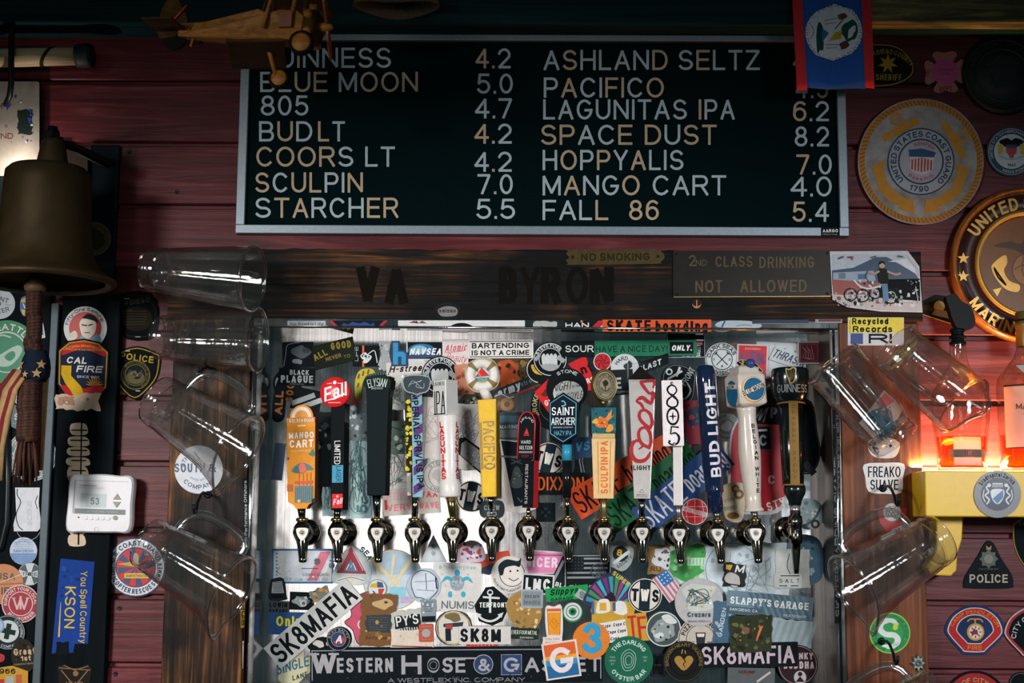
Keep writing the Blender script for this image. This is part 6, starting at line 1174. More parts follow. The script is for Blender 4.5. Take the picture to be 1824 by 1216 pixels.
a = Art(437, 1165, 0); a.base([(-5, 24), (6, 20), (4, -22), (-5, -26)], 'b3aba8').stroke([(-4, 20), (4, -14)], 1.6, 'a3323a').lines(5, 6, 24, 'a3323a', th=1); K(a, 'white and red scrap low on the left rim', RB)
# ------------------------------------------------------------------ signs, patches and stickers round the tap recess
def W_(d): return dict(base=d)
# --- header: brass plaques, photo print, pin
a = Art(1096, 458, .5, D_POST, rough=.4, thick=.004); BRS = mat('4a3e22', .5, .6, .3, 90, key='old_brass')
a.base(smooth([(-82, 0), (-88, 6), (-84, 11), (-76, 13.5), (70, 13), (80, 10), (88, 0), (80, -10), (70, -13), (-76, -13.5), (-84, -11), (-88, -5)], 3), BRS).outline([(-66, 11), (66, 11), (66, -11), (-66, -11)], 1, '3c3219').t('NO SMOKING', 0, 0, 14, '2c2511', w=122, b=2).c(-76, 0, 3, '2c2511').c(76, 0, 3, '2c2511')
K(a, 'narrow worn brass plaque with NO SMOKING in dark capitals on the timber header', D_POST, 'brass_plaque', 'plaque')
a = Art(1339, 488, .3, D_POST, rough=.4, thick=.004); BR2 = mat('1d1913', .4, .4, .35, 12, key='tarnished_brass')
a.base(rect(281, 83), BR2).stroke([(-140, -40.6), (140, -40.6)], 1.2, mat('a08a52', .4, .8, key='bright_edge'))
LB = '55462c'
a.t('2', -106, 24, 20, LB, w=12, b=.6).t('ND', -90, 20, 11, LB, w=20, b=.6).t('CLASS', -32, 22, 19, LB, w=66, b=.7).t('DRINKING', 62, 20, 20, LB, w=98, b=.7).t('NOT', -77, -22, 22, LB, w=48, b=.7).t('ALLOWED', 38, -22, 22, LB, w=118, b=.7)
for x, y in ((-134, 36), (134, 36), (-134, -36), (134, -36)): a.c(x, y, 2, '17130c')
K(a, 'large dark brass plaque with two lines of engraved capitals on the header', D_POST, 'brass_plaque', 'plaque')
a = disc_(1241, 541, 8.5, '2a2118'); a.ring(0, 0, 8, 1, 'a5744a', a0=180, a1=360).stroke([(0, 7), (0, -6)], 1.6, 'c08a60').stroke([(-5, -3), (0, -7), (5, -3)], 1.6, 'c08a60', sm=3); K(a, 'tiny copper anchor pin on the header under the large brass plaque', D_POST, 'anchor_pin', 'pin')
a = A_(797, 554, 0); a.base(smooth([(-23, 6), (-10, 14), (8, 14), (22, 8), (20, -8), (4, -14), (-14, -12)], 4), '1d2022').p(smooth([(-17, 2), (-6, 8), (10, 8), (18, 2), (14, -8), (-10, -9)], 4), '7c7a78').t('salsas', 0, 1, 7, '2a2a2a', w=30, b=1.5); K(a, 'small grey cloud-shaped sticker at the lower edge of the header', D_POST)
def motorbike_print():
    a = Art(1560, 502, 1.2, D_POST, rough=.25, thick=.0008)
    out = [(-81, 56), (58, 54), (78, 26), (82, -56), (8, -53), (-52, -44), (-78, -30)]
    a.base(out, 'b9bdc2').p([(-78, 50), (56, 48), (76, 22), (79, -30), (-76, -20)], 'a8b0ba')
    a.p([(-78, 22), (-40, 26), (0, 44), (20, 44), (70, 14), (76, 4), (76, -10), (-78, -4)], '24405c').p([(22, 36), (40, 34), (72, 12), (70, 22), (56, 40)], 'cfd2d4').p([(-76, 18), (-4, 20), (0, 2), (-76, -2)], '8797a6').r(-24, 10, 16, 9, '2f5a7c').r(-60, 12, 12, 10, '5a6a7a')
    a.p([(-78, 6), (8, -2), (10, -22), (-76, -22)], '8c4238').p([(6, 4), (78, 4), (78, -40), (6, -40)], '15191a').r(20, -22, 40, 20, '22301e').p([(-80, -20), (80, -36), (80, -53), (8, -50), (-50, -42), (-76, -30)], 'b5a7a0')
    a.bits(60, 140, 26, 1, 4, ['c9c9cb', '23262a', '7d8086', '55463f'], 31, x=-4, y=-30).bits(30, 60, 40, 1, 3.4, ['c9cccf', '1a1d20', '8e9298'], 33, x=-14, y=-14)
    for x, y, r_ in ((-46, -22, 12), (-24, -24, 12), (26, -26, 14), (-2, -20, 11)): a.ring(x, y, r_, 2, '1c1f22').ring(x, y, r_ * .6, 1.2, 'b9bcc0')
    a.stroke([(-40, 4), (-28, -8), (-12, -12), (6, -8)], 3, 'c6c9cc', sm=3).stroke([(-14, 20), (-18, 8), (-8, -6)], 2, '3a3c40', sm=3)
    a.p(smooth([(4, 22), (18, 22), (22, 6), (20, -4), (8, -4), (4, 8)], 4), '23281f').p([(10, -4), (20, -4), (22, -34), (12, -36)], '3f6a94').c(11, 29, 5.5, 'b08a76').p(smooth([(6, 30), (8, 36), (15, 35), (16, 29), (12, 33)], 3), '2a211c').stroke([(6, 19), (-4, 14), (-14, 18)], 4, 'a5826e', sm=3).stroke([(20, 18), (34, 12), (44, 14)], 4, 'a5826e', sm=3)
    a.r(-62, 44, 10, 3, '3a4048', 0, 20).r(-4, 44, 10, 2.4, '3a4048', 0, 14).r(44, 44, 10, 2.4, '3a4048', 0, -10).p([(-50, 46), (-40, 46), (-41, 38), (-44, 43), (-49, 43)], '7a2f38')
    a.stroke([(70, -10), (74, -40)], 1.2, 'd0d2d4').stroke([(40, -36), (64, -36)], 3, 'c2c4c8').bits(12, 30, 30, .8, 2.4, ['d8d9db', '6d7076'], 36, x=62, y=-14)
    return K(a, 'curling colour photo print of a person beside parked motorcycles', D_POST, 'photo_print', 'photo')
motorbike_print()
# --- left post
a = disc_(354, 836, 43, 'c3c8cf'); a.t('SOUTH', -16, 3, 16, '33476a', w=54, b=1.4).t('&', 24, 3, 15, '33476a', w=14, b=1.4).arc('COMPANY', 31, 272, 8, '3d4d68', inv=True, b=1.4, spread=110).arc('ESTD 2012', 19, 270, 3.6, '5b6880', inv=True, b=.8, spread=90).arc('STH', 30, 150, 7, '3d4d68', b=1.4).stroke([(-22, 30), (-10, 20)], 1.5, '3d4d68').stroke([(-8, 32), (2, 18)], 1.5, '3d4d68'); K(a, 'white round sticker with navy letters on the left timber post', D_POST)
# --- police and rescue patches on the left siding
def patch(name='cloth_patch', **k): return dict(name=name, cat='patch', **k)
a = A_(240, 562, 0, rough=.9, thick=.002); hx = [(-48, -2), (-42, 22), (-14, 42), (30, 40), (44, 10), (40, -30), (24, -44), (-14, -42), (-40, -16)]
a.base(smooth(hx, 2), '0d1113').outline([(x * .86, y * .86) for x, y in hx], 1.2, '2a2a22').t('SAN DIEGO', -4, 24, 9, '3a3528', w=62, b=2, rot=8).p(smooth([(-36, 0), (0, 16), (30, 4), (24, -22), (-8, -26)], 4), '231f18').lines(6, 50, 28, '35302a', x=0, y=-4, th=1.4).stroke([(-30, 4), (-4, 10)], 2, '40392c').r(-14, 30, 9, 1.2, 'a9adae').r(-42, 4, 10, 1.2, 'a9adae').r(6, -38, 9, 1.2, 'a9adae'); K(a, 'very dark cloth patch with faint stitching beside the stacked pitchers', 0.0, 'cloth_patch', 'patch')
def shield(w_, h_): return smooth([(-w_ * .42, h_ * .36), (0, h_ * .5), (w_ * .42, h_ * .40), (w_ * .5, h_ * .32), (w_ * .46, -h_ * .05), (w_ * .26, -h_ * .32), (0, -h_ * .5), (-w_ * .3, -h_ * .3), (-w_ * .48, -h_ * .02), (-w_ * .5, h_ * .28)], 3)
a = A_(242, 664, -3, rough=.9, thick=.0022); a.base(shield(88, 96), '10161a').outline(shield(80, 88), 2, 'a07f1c').t('POLICE', 1, 27, 12, 'a58a28', w=60, b=2, rot=-5).c(0, -4, 26, '1c2421').ring(0, -4, 26, 1.4, '7a6a34').ring(0, -4, 19, 1, '7a6a34').c(0, -8, 16, '5d5236', ry=12).bits(14, 24, 18, 1.4, 3.4, ['2b3c4c', '8a7440', '1f2a26'], 6, y=-4).arc('CITY OF SAN DIEGO STATE', 22, 90, 3.4, '6d6038', b=.8, spread=300, y=-4).r(-16, 38, 8, 1.4, 'b9bcbb').r(6, -32, 8, 1.4, 'b9bcbb').r(28, 30, 6, 1.2, 'b9bcbb'); K(a, 'black shield patch edged in yellow with a round seal, left of the hanging pitchers', 0.0, 'cloth_patch', 'patch')
a = disc_(242, 1010, 53, '1b2e4c', thick=.0015); a.c(0, 0, 50.5, 'c9cdd4').c(0, 0, 36, '1b2e4c').c(0, 0, 34, 'c01f22').arc('U.S. COAST GUARD', 43, 92, 9, '1d2c46', b=1.8, spread=150).arc('HELICOPTER RESCUE SWIMMER', 43, 275, 9, '1d2c46', inv=True, b=1.8, spread=190).star(-42, 10, 5, '1d2c46')
for k in range(8): a.p([(0, 0), (33 * math.cos(R(45 * k)), 33 * math.sin(R(45 * k))), (33 * math.cos(R(45 * k + 22)), 33 * math.sin(R(45 * k + 22)))], '22456f')
a.p([(-32, 6), (-8, 10), (20, 4), (8, 0), (-10, 2)], 'b99a2a').r(2, -15, 44, 9, 'c9a93a', 2).t('SEMPER PARATUS', 2, -15, 4, '3a2c12', w=38, b=1).p(smooth([(0, 26), (6, 20), (4, 6), (-3, 8), (-4, 20)], 3), 'c2a58a'); K(a, 'round red, white and navy badge with winged emblem, partly behind the lowest left pitcher', 0.0, 'round_badge', 'badge')
# --- black column stickers
C7 = .0302
a = A_(152, 584, 3); a.base(circ(38.5, 44), 'c3c6c4').c(0, 0, 29, 'ab2d28').arc('Fifty-One Samurai', 33.5, 92, 6.4, '1f2629', b=1.2, spread=150).p(smooth([(-10, 8), (-2, 18), (12, 18), (20, 6), (16, -10), (4, -20), (-6, -14)], 4), 'c9bfae').p(smooth([(-4, 18), (6, 25), (18, 20), (24, 8), (16, 12), (4, 16)], 4), '171c1f').p(smooth([(-10, -14), (6, -20), (22, -12), (26, -28), (-6, -34)], 4), '4f7f98').p(smooth([(-28, -10), (-18, -4), (-14, -14), (-22, -20)], 4), 'c9bfae').stroke([(-6, 6), (4, 4)], 2, '171c1f').stroke([(6, 4), (14, 6)], 2, '171c1f').stroke([(-2, -8), (8, -9)], 1.4, '171c1f'); K(a, 'round white and red sticker of a scowling man with a topknot', C7)
a = A_(148, 662, -2, rough=.85, thick=.0022); sh = [(-46, 38), (-28, 54), (0, 59), (28, 54), (46, 38), (45, -28), (28, -46), (0, -59), (-28, -44), (-45, -24)]
a.base(sh, '12171a').p([(x * .94, y * .95) for x, y in sh], 'b8851e').p([(x * .89, y * .905) for x, y in sh], '17233a').p([(-40, 34), (-25, 48), (0, 53), (25, 48), (40, 34), (38, 28), (0, 42), (-38, 28)], 'b5262a').arc('CALIFORNIA DEPARTMENT OF', 92, 90, 4.4, 'd0a040', b=1, spread=46, y=-46).t('FORESTRY & FIRE PROTECTION', 0, 39, 3, 'd0a040', w=62, b=.8).t('CAL', -12, 20, 12, 'd2ccc6', w=36, b=2.4, i=.2).t('FIRE', 11, 5, 12, 'd2ccc6', w=46, b=2.4, i=.2).t('SINCE 1885', 10, -9, 4.4, 'c2bdb8', w=40, b=1)
a.p([(-40, -26), (-28, -43), (0, -53), (28, -43), (40, -28), (30, -20), (6, -30), (-20, -24)], 'b0262a')
for k in range(9): a.p([(22, -24), (22 + 17 * math.cos(R(10 + 20 * k)), -24 + 17 * math.sin(R(10 + 20 * k))), (22 + 10 * math.cos(R(20 + 20 * k)), -24 + 10 * math.sin(R(20 + 20 * k)))], 'd09a24')
a.p([(-38, 10), (-20, 10), (-20, -8), (-2, -26), (4, -40), (0, -46), (-12, -48), (-20, -34), (-30, -22), (-38, -6)], 'c9a01f'); K(a, 'navy shield patch with a golden state outline and slanting white capitals', C7, 'cloth_patch', 'patch')
a = A_(138, 716, 0); a.base(torn(80, 28, 3, 7, 5), 'a9947a').p(torn(30, 16, 2, 5, 6, -20, 2), '8a5a2c').bits(8, 60, 16, 1, 3, ['7a3a30', 'c4b08a'], 4); K(a, 'torn tan sticker scraps showing below the navy shield patch', C7)
SKEL = []
a = A_(140, 862, -1); BN = 'bda98c'
for k, (y, w_, h_) in enumerate(((98, 30, 22), (76, 36, 18), (58, 38, 16), (40, 40, 16), (18, 36, 30), (-8, 30, 18), (-30, 22, 16), (-54, 24, 20), (-82, 26, 18), (-100, 30, 22))):
    a.base(smooth([(-w_ * .5, y + h_ * .4), (w_ * .3, y + h_ * .46), (w_ * .5, y - h_ * .1), (w_ * .36, y - h_ * .44), (-w_ * .46, y - h_ * .44)], 3), BN)
a.r(4, 60, 2.4, 110, '10171a').lines(5, 34, 90, '10171a', y=60, th=2.2).r(2, -96, 3, 24, '10171a'); K(a, 'cream skeleton-like column of torn shapes down the black post', C7)
a = A_(132, 1080, -4, rough=.9); a.base([(-30, 84), (31, 82), (29, -64), (6, -66), (4, -82), (-34, -86)], '173a86').bits(12, 30, 60, 2, 5, ['12305f', '1f4a9a'], 7, x=-10, y=44).p(torn(22, 24, 2, 5, 3, -16, -76), '12181d').t('You Spell Country', 17, 0, 12, 'c9a83a', w=128, b=.5, rot=-87).t('KSON', -7, -2, 19, 'c9a83a', w=74, b=.7, rot=-88).stroke([(-24, 6), (-23, -56)], [1, 3.4], 'c9a83a'); K(a, 'blue painted banner with yellow hand lettering running downward on the black post', C7, 'painted_banner', 'banner')
a = A_(133, 1203, 0); a.base([(-30, 16), (-20, 20), (0, 12), (24, 20), (30, 12), (26, -20), (-28, -20)], '1d1a16').outline([(-28, 14), (-18, 18), (0, 10), (24, 17), (28, 10)], 1.6, '7a5a36').stroke([(-24, 10), (-4, -14)], 2, '7a5a36').stroke([(24, 10), (4, -14)], 2, '7a5a36').c(2, 4, 5, '7a5a36').t('WAR', 0, -14, 7, '7a5a36', w=30, b=2); K(a, 'black and bronze emblem sticker at the foot of the black post', C7)
# --- far-left black board stickers
C5 = .0182
def L5(a, label): return K(a, label, C5)
a = disc_(0, 541, 27, 'b9c4cc'); a.t('POINT', -2, 10, 9, '2a3338', w=36, b=1, rot=-18).t('WATER', -2, -14, 8, '2a3338', w=38, b=1, rot=16).c(-2, 0, 4, '2a3338').r(14, -2, 10, 1.4, '8d979c'); L5(a, 'white round sticker cut by the left border under the bell')
a = A_(47, 545, 0); a.base(smooth([(-9, 14), (4, 18), (11, 6), (9, -14), (-4, -18), (-11, -6)], 4), '2a5aa0').p([(-9, 12), (4, 16), (8, 8), (-10, 6)], 'b9a52c').p([(-10, -6), (8, -8), (4, -16), (-6, -16)], 'c2b02c').t('W', 0, 0, 9, 'cdd4da', w=12, b=2); L5(a, 'small blue and yellow sticker beside the braided rope')
a = disc_(12, 627, 57, '0f7a4e'); a.ring(0, 0, 37, 3, 'b9cabe').arc('SEATTLE', 45, 78, 12, 'c9d6cc', b=1.8, ).c(0, -2, 33, '17805a').p(smooth([(-30, -20), (-4, 0), (20, 12), (28, 4), (18, -14), (0, -26)], 4), 'a9c4b2').p(smooth([(-4, -8), (10, 2), (16, -6), (6, -16)], 4), '17805a').arc('NORTH', 45, 200, 11, 'c9d6cc', b=1.8).stroke([(-24, 18), (-10, 30), (8, 26)], 3, 'a9c4b2', sm=3); L5(a, 'large green round sticker with white letters at the left border')
a = A_(75, 589, 0); a.base([(-4, 15), (2, 14), (6, -12), (-2, -14), (-7, -4)], 'c4ccd4').p([(-3, 10), (1, 9), (3, -8), (-4, -6)], '27519a'); L5(a, 'tiny white and blue triangle sticker near the metal edge')
a = A_(30, 700, 0); a.base([(-8, 20), (12, 14), (14, -12), (0, -20), (-12, -4)], 'b7bcc2').t('A', 6, 6, 10, 'b02c2c', w=8, b=3).t('7', 6, -8, 10, '56628a', w=7, b=3); L5(a, 'pale chevron sticker with a red letter behind the bandana')
a = disc_(34, 742, 22, '4a5a63'); a.t('S', -4, 0, 12, 'aeb8bc', w=8, b=2).t('P', 8, -2, 10, 'aeb8bc', w=7, b=2).r(0, -12, 22, 3, '3a7f96'); L5(a, 'grey-blue round sticker half hidden by the braided rope')
a = disc_(56, 812, 45, 'a9b0b2'); a.ring(0, 0, 43, 1.2, '39464b').ring(0, 0, 30, 1, '39464b').arc('FRIENDS OF THE ROAD ASSOCIATION', 36, 200, 7, '39464b', b=1, spread=250, inv=True).p([(-26, -14), (26, -12), (20, 16), (-22, 16)], '8d979a').c(-36, 12, 6, '2d6a66'); L5(a, 'large faded round sticker behind the hanging tassel')
a = A_(49, 908, 0); a.base([(-22, 40), (22, 40), (20, 12), (25, -30), (18, -38), (-24, -38), (-25, -26), (-20, -6)], 'c9ccd2').stroke([(-18, 38), (-18, 26), (-12, 14), (-20, -8), (-16, -28), (-8, -36)], 1.6, '22282c', sm=4).stroke([(18, 26), (14, 14), (18, 2)], 1.4, '22282c').ring(2, -32, 22, 1, '8f969c', a0=200, a1=340).t('SCENE', 4, -6, 8, 'b3b8be', w=44, b=.8, rot=90); L5(a, 'white sticker with a thin hourglass outline')
a = disc_(42, 981, 24.5, 'b3bfcc'); a.p([(24 * math.cos(R(t)), 24 * math.sin(R(t))) for t in range(190, 351, 16)], '6285b4').lines(11, 40, 44, '7f97b8', th=1).arc('PACIFIC', 18, 90, 5, '5a78a6', b=1).t('SAN DIEGO', 0, 0, 5, '4a6a9c', w=36, b=1.2); L5(a, 'faded blue and white round sticker under the hourglass')
a = disc_(53, 1022, 21, '3f4a4d'); a.ring(0, 0, 20, 1, '9aa3a5')
for an in (0, 90, 180, 270): a.p(a._rot([(-3, 3), (3, 3), (8, 19), (-8, 19)], an), 'b9c0c2')
a.t('TRIBE', 0, 0, 6, '2a3336', w=26, b=1.5); L5(a, 'grey round sticker with a pale flared cross')
a = disc_(6, 1040, 36, 'b9794c'); a.t('USA', 4, 14, 12, '3f4248', w=34, b=1.6).t('BIER', 4, -12, 13, '3f4248', w=40, b=1.8).stroke([(-30, -6), (34, 18)], 1.4, 'cdb8a0').stroke([(-30, -2), (36, 2)], 1.2, '6d4a34'); L5(a, 'orange round sticker with grey capitals at the left border')
a = disc_(37, 1075, 34, 'c2b3b3'); a.c(0, 0, 32, '96222e').ring(0, 0, 22, 1.6, 'c9b5b5').arc('SUPPORT YOUR LOCAL', 27, 92, 6, 'd2bfbf', b=1.6, spread=190).arc('IRONWORKER', 27, 272, 6, 'd2bfbf', inv=True, b=1.6, spread=110).t('W', 0, 0, 22, 'c9a9aa', w=28, b=.8, ser=1).t('I', 0, 2, 24, 'c9a9aa', b=.8); L5(a, 'crimson round sticker with a double white ring')
a = disc_(14, 1126, 31, '202b2e'); a.ring(0, 0, 30, 1.2, '8b9698').c(0, 2, 20, 'b9c2c1').r(0, 2, 9, 28, '1f302c', 0, -12).r(0, 2, 28, 9, '1f302c', 0, -12).arc('CALIFORNIA', 25, 20, 5, 'a9b3b3', b=1.2, spread=80).arc('COMPANY', 25, 280, 5, 'a9b3b3', inv=True, b=1.2, spread=75); L5(a, 'dark round sticker with a thick green-black plus sign')
a = disc_(-6, 1114, 14, '9fb4cc'); a.ring(0, 0, 13, 1.4, '5f7898'); L5(a, 'small pale blue round sticker cut by the left border')
a = A_(42, 1168, 4); a.base(circ(22, 32, ry=31), '2a2420').bits(14, 34, 50, 1, 3, ['3b332c', '1a1614'], 4).t('Great', 2, 8, 12, 'b9a07a', w=40, b=2.4).t('1st', 4, -4, 9, 'b9a07a', w=18, b=2).t('SAMANTHA TROPIC', 0, -14, 3, '9a8a70', w=36, b=.8); L5(a, 'dark brown oval sticker with tan storybook letters')
a = A_(-1, 1171, 0); a.base(smooth([(-10, 8), (8, 5), (7, -6), (-10, -8)], 4), 'a8252a'); L5(a, 'small red sticker tip at the left border')
a = A_(24, 1203, 0); a.base([(-40, 12), (-2, 18), (26, 8), (26, -24), (-40, -24)], 'b98a1c').t('1966', -14, 8, 9, '17191a', w=36, b=2.2).p([(-40, -8), (-16, -6), (-18, -24), (-40, -24)], 'a92c28').r(-6, -8, 14, 14, '9aa3a8').r(10, -8, 10, 20, 'b5503a'); L5(a, 'yellow and red sticker with a year in black at the lower left corner')
a = A_(168, 425, 0, rough=.5); a.base(circ(30, 40, 0, 0, 30), mat('4d4326', .45, .4, key='dull_gold')).ring(0, 0, 29, 1, '7a6f4a').p(blob(16, 10, .3, 4, 0, 16, 4), '2b2817'); K(a, 'round bronze medal mostly hidden behind the bell', .0122, 'wall_medal', 'medal')
# --- right post and right siding
a = A_(1575, 851, 0); a.base(smooth([(-36, 24), (0, 27), (35, 25), (33, 0), (30, -26), (0, -28), (-28, -24), (-34, 2)], 3), 'c3c3c1').t('FREAKO', 0, 11, 19, '16191b', w=58, b=3).t('SUAVE', 0, -12, 18, '16191b', w=50, b=3); K(a, 'white cut-out sticker with two lines of spiky black capitals on the right post', D_POST)
a = A_(1591, 922, 0); a.base([(-28, 14), (24, 18), (22, -14), (-12, -24), (-24, -8)], '8b1f22').c(-2, 10, 17, '9b9a94').ring(-2, 10, 17, 1.5, '62605c').scrib(6, 24, 22, '4a4a48', 5, x=-2, y=10); K(a, 'red sticker with a silver bottle cap, behind the pitcher hook on the right post', D_POST)
a = disc_(1585, 1127, 36.5, '7fb53a'); a.c(0, 0, 34.5, '1c8a43').ring(0, 0, 27, 3, '157038').arc('SOUTHERN CALIFORNIA GOLF CLUB', 30.5, 90, 4.4, '0f3a22', b=1.4, spread=330).stroke([(14, 14), (4, 22), (-12, 20), (-18, 8), (-8, -2), (8, -4), (14, -14), (4, -24), (-14, -22)], [6, 8, 10, 11, 10, 10, 11, 9, 5], 'c3c9c4', sm=5).p(blob(5, 8, .3, 10, 12, 7, 3), 'b8c23a'); K(a, 'bright green round sticker with a big white curling letter on the right post', D_POST)
a = A_(1560, 590, 0); a.base(rect(100, 50), 'b9bcc0').r(0, 11, 98, 27, 'd3c21f').t('Recycled', -10, 18, 11, '16181a', w=66, b=3).t('Records', -6, 4, 11, '16181a', w=72, b=3).t('IT HURTS', 2, -1.6, 3.2, '16181a', w=34, b=1).r(-34, -13, 22, 19, '1d3a78').t('RI', 8, -13, 17, '16181a', w=42, b=3).t('714 000 4117', -46, 8, 2.6, '3a3612', w=24, b=.6, rot=90); K(a, 'yellow and white shop card with fat black letters at the top of the right post', D_POST, 'shop_card', 'card')
a = A_(1574, 800, 0); a.base(smooth([(-28, 14), (0, 22), (28, 12), (22, -12), (0, -16), (-22, -10)], 3), 'b5b8b8').bits(8, 40, 20, 1, 3, ['2b2f31', '8b8f90'], 4); K(a, 'white cut-out sticker showing below the leaning right pitcher', D_POST)
a = A_(1574, 742, -34); a.base([(-26, 40), (20, 34), (28, -30), (4, -42), (-30, -34)], 'a9adb0').p(blob(24, 12, .25, 0, -10, 24, 6), '1f6f9e').p([(-22, 36), (0, 34), (-8, 12), (-24, 14)], 'b2474a').bits(8, 40, 50, 1.5, 4, ['d3d5d6', '2a3338'], 9); K(a, 'blue, red and white sticker seen through the leaning right pitcher', D_POST)
# star-shaped metal nut near the lower right hook
fr = frame(1634, 1180, D_POST); m = MB()
st = [((14 if k % 2 == 0 else 8) * math.cos(R(22.5 * k)), (14 if k % 2 == 0 else 8) * math.sin(R(22.5 * k))) for k in range(16)]
m.prism([fr(x * .8, y, .010) for x, y in st], [fr(x, y * 1.2, 0) for x, y in st], mat('7d8a86', .5, .4, .3, 120, key='cast_metal')); m.lathe(fr(0, 0, .010), fr.en, [(0, 6 * fr.s), (.004, 5 * fr.s), (.004, 2.4 * fr.s), (0, 2.2 * fr.s)], mat('59635f', .5, .5, key='cast_metal2'), 16)
o = m.build('cast_knob', None, origin=fr(0, 0)); props(o, 'small grey star-shaped metal knob on the edge of the right post', 'knob')
# round seal, coast guard
def plaque_disc(x, y, r, th, m, d=0.0):
    mb = MB(); p = P(x, y, d); s = S(x, y, d); mb.lathe(p, (0, -1, 0), [(0, 0), (0, r * s), (th * .7, r * s), (th, r * s * .985), (th, 0)], m, 64); return mb
def coast():
    x, y, r = 1640, 288, 114; th = .012
    t = thing('round_plaque', 'large round grey plaque with crossed anchors and a rope border, right of the letter board', 'plaque', P(x, y, 0))
    plaque_disc(x, y, r, th, mat('6a1d22', .5, key='plaque_edge')).build('board', t)
    a = Art(x, y, -2, th, rough=.6); G_ = 'b07a24'
    a.base(circ(r * .985, 60), mat('8f8b89', .7, noise=.45, scale=26, key='weathered_plaque'))
    a.ring(0, 0, r * .965, 10, 'a86f1d')
    for k in range(90): 
        t_ = R(4 * k); a.q.append((a.lay + 1, [[(r * .88 * math.cos(t_), r * .88 * math.sin(t_)), (r * .96 * math.cos(t_ + .045), r * .96 * math.sin(t_ + .045)), (r * .96 * math.cos(t_ + .062), r * .96 * math.sin(t_ + .062)), (r * .88 * math.cos(t_ + .017), r * .88 * math.sin(t_ + .017))]], '6d4512', None))
    a.lay += 1
    for sg, an in ((-1, 30), (1, -58)):
        cx_, cy_ = (-38, 56) if sg < 0 else (58, 40)
        a.r(cx_, cy_, 72, 13, G_, 2, an); q = a._rot([(0, 0)], 0, cx_ + (-8 if sg < 0 else 16), cy_ + (18 if sg < 0 else 8))[0]; a.ring(q[0], q[1], 12, 5, G_)
    for sg in (-1, 1):
        pts = [(sg * 88, -12), (sg * 62, 2), (sg * 66, -16), (sg * 58, -42), (sg * 34, -62), (sg * 10, -70), (sg * 26, -82), (sg * 52, -74), (sg * 74, -54), (sg * 80, -30)]
        a.p(pts, G_).p([(sg * 12, -66), (sg * 40, -84), (sg * 8, -94)], G_)
    a.c(0, 0, 60, '1d3a52').c(0, 0, 57.5, '959aa2').c(0, 0, 41, '1d3a52').c(0, 0, 38, '959aa2')
    a.arc('UNITED STATES COAST GUARD', 49, 90, 10.5, '1c3148', b=1.8, spread=276).arc('1790', 49, 268, 10.5, '1c3148', inv=True, b=1.8, spread=40)
    a.arc('SEMPER', 32, 80, 6.4, 'a3323a', b=1.6, spread=70).arc('PARATUS', 32, 272, 6.4, 'a3323a', inv=True, b=1.6, spread=84)
    sh = smooth([(-23, 20), (0, 22), (26, 16), (22, 4), (20, -14), (2, -24), (-18, -16), (-20, 4)], 3)
    a.p(sh, 'b3b0b2')
    for k in range(7): a.r(-15.5 + k * 5.6, -6, 2.8, 26 - abs(k - 3) * 2.6, '9a3234')
    a.p([(-23, 20), (0, 23), (26, 17), (23, 8), (-21, 8)], '23456c')
    a.end('seal_face', parent=t)
coast()
a = disc_(1800, 271, 44, '1c3a4c', thick=.006); a.ring(0, 0, 41, .8, 'b9c4c8').c(0, 0, 31, 'b9bfc3').arc('UNITED STATES MERCHANT MARINE', 36, 100, 5, 'b5c0c6', b=1, spread=200).arc('KINGS POINT', 36, 280, 5, 'b5c0c6', inv=True, b=1, spread=70).p(smooth([(-22, 18), (-8, 24), (0, 20), (8, 24), (22, 18), (14, 10), (4, 6), (-4, 6), (-14, 10)], 4), '15191a').r(0, 0, 7, 22, '15191a').p([(-10, 12), (10, 12), (9, -2), (0, -12), (-9, -2)], 'b23c3c').p([(-10, 12), (10, 12), (9, 6), (-9, 6)], '24456c').r(-20, 4, 9, 18, 'c2a32c').r(20, 4, 9, 18, 'c2a32c').stroke([(-22, -8), (0, -14), (22, -8)], 3, '9aa3a6', sm=3).t('1942', 0, -24, 5, '2a3336', w=14, b=1); K(a, 'small round navy and white seal near the right border', 0.0, 'round_badge', 'badge')
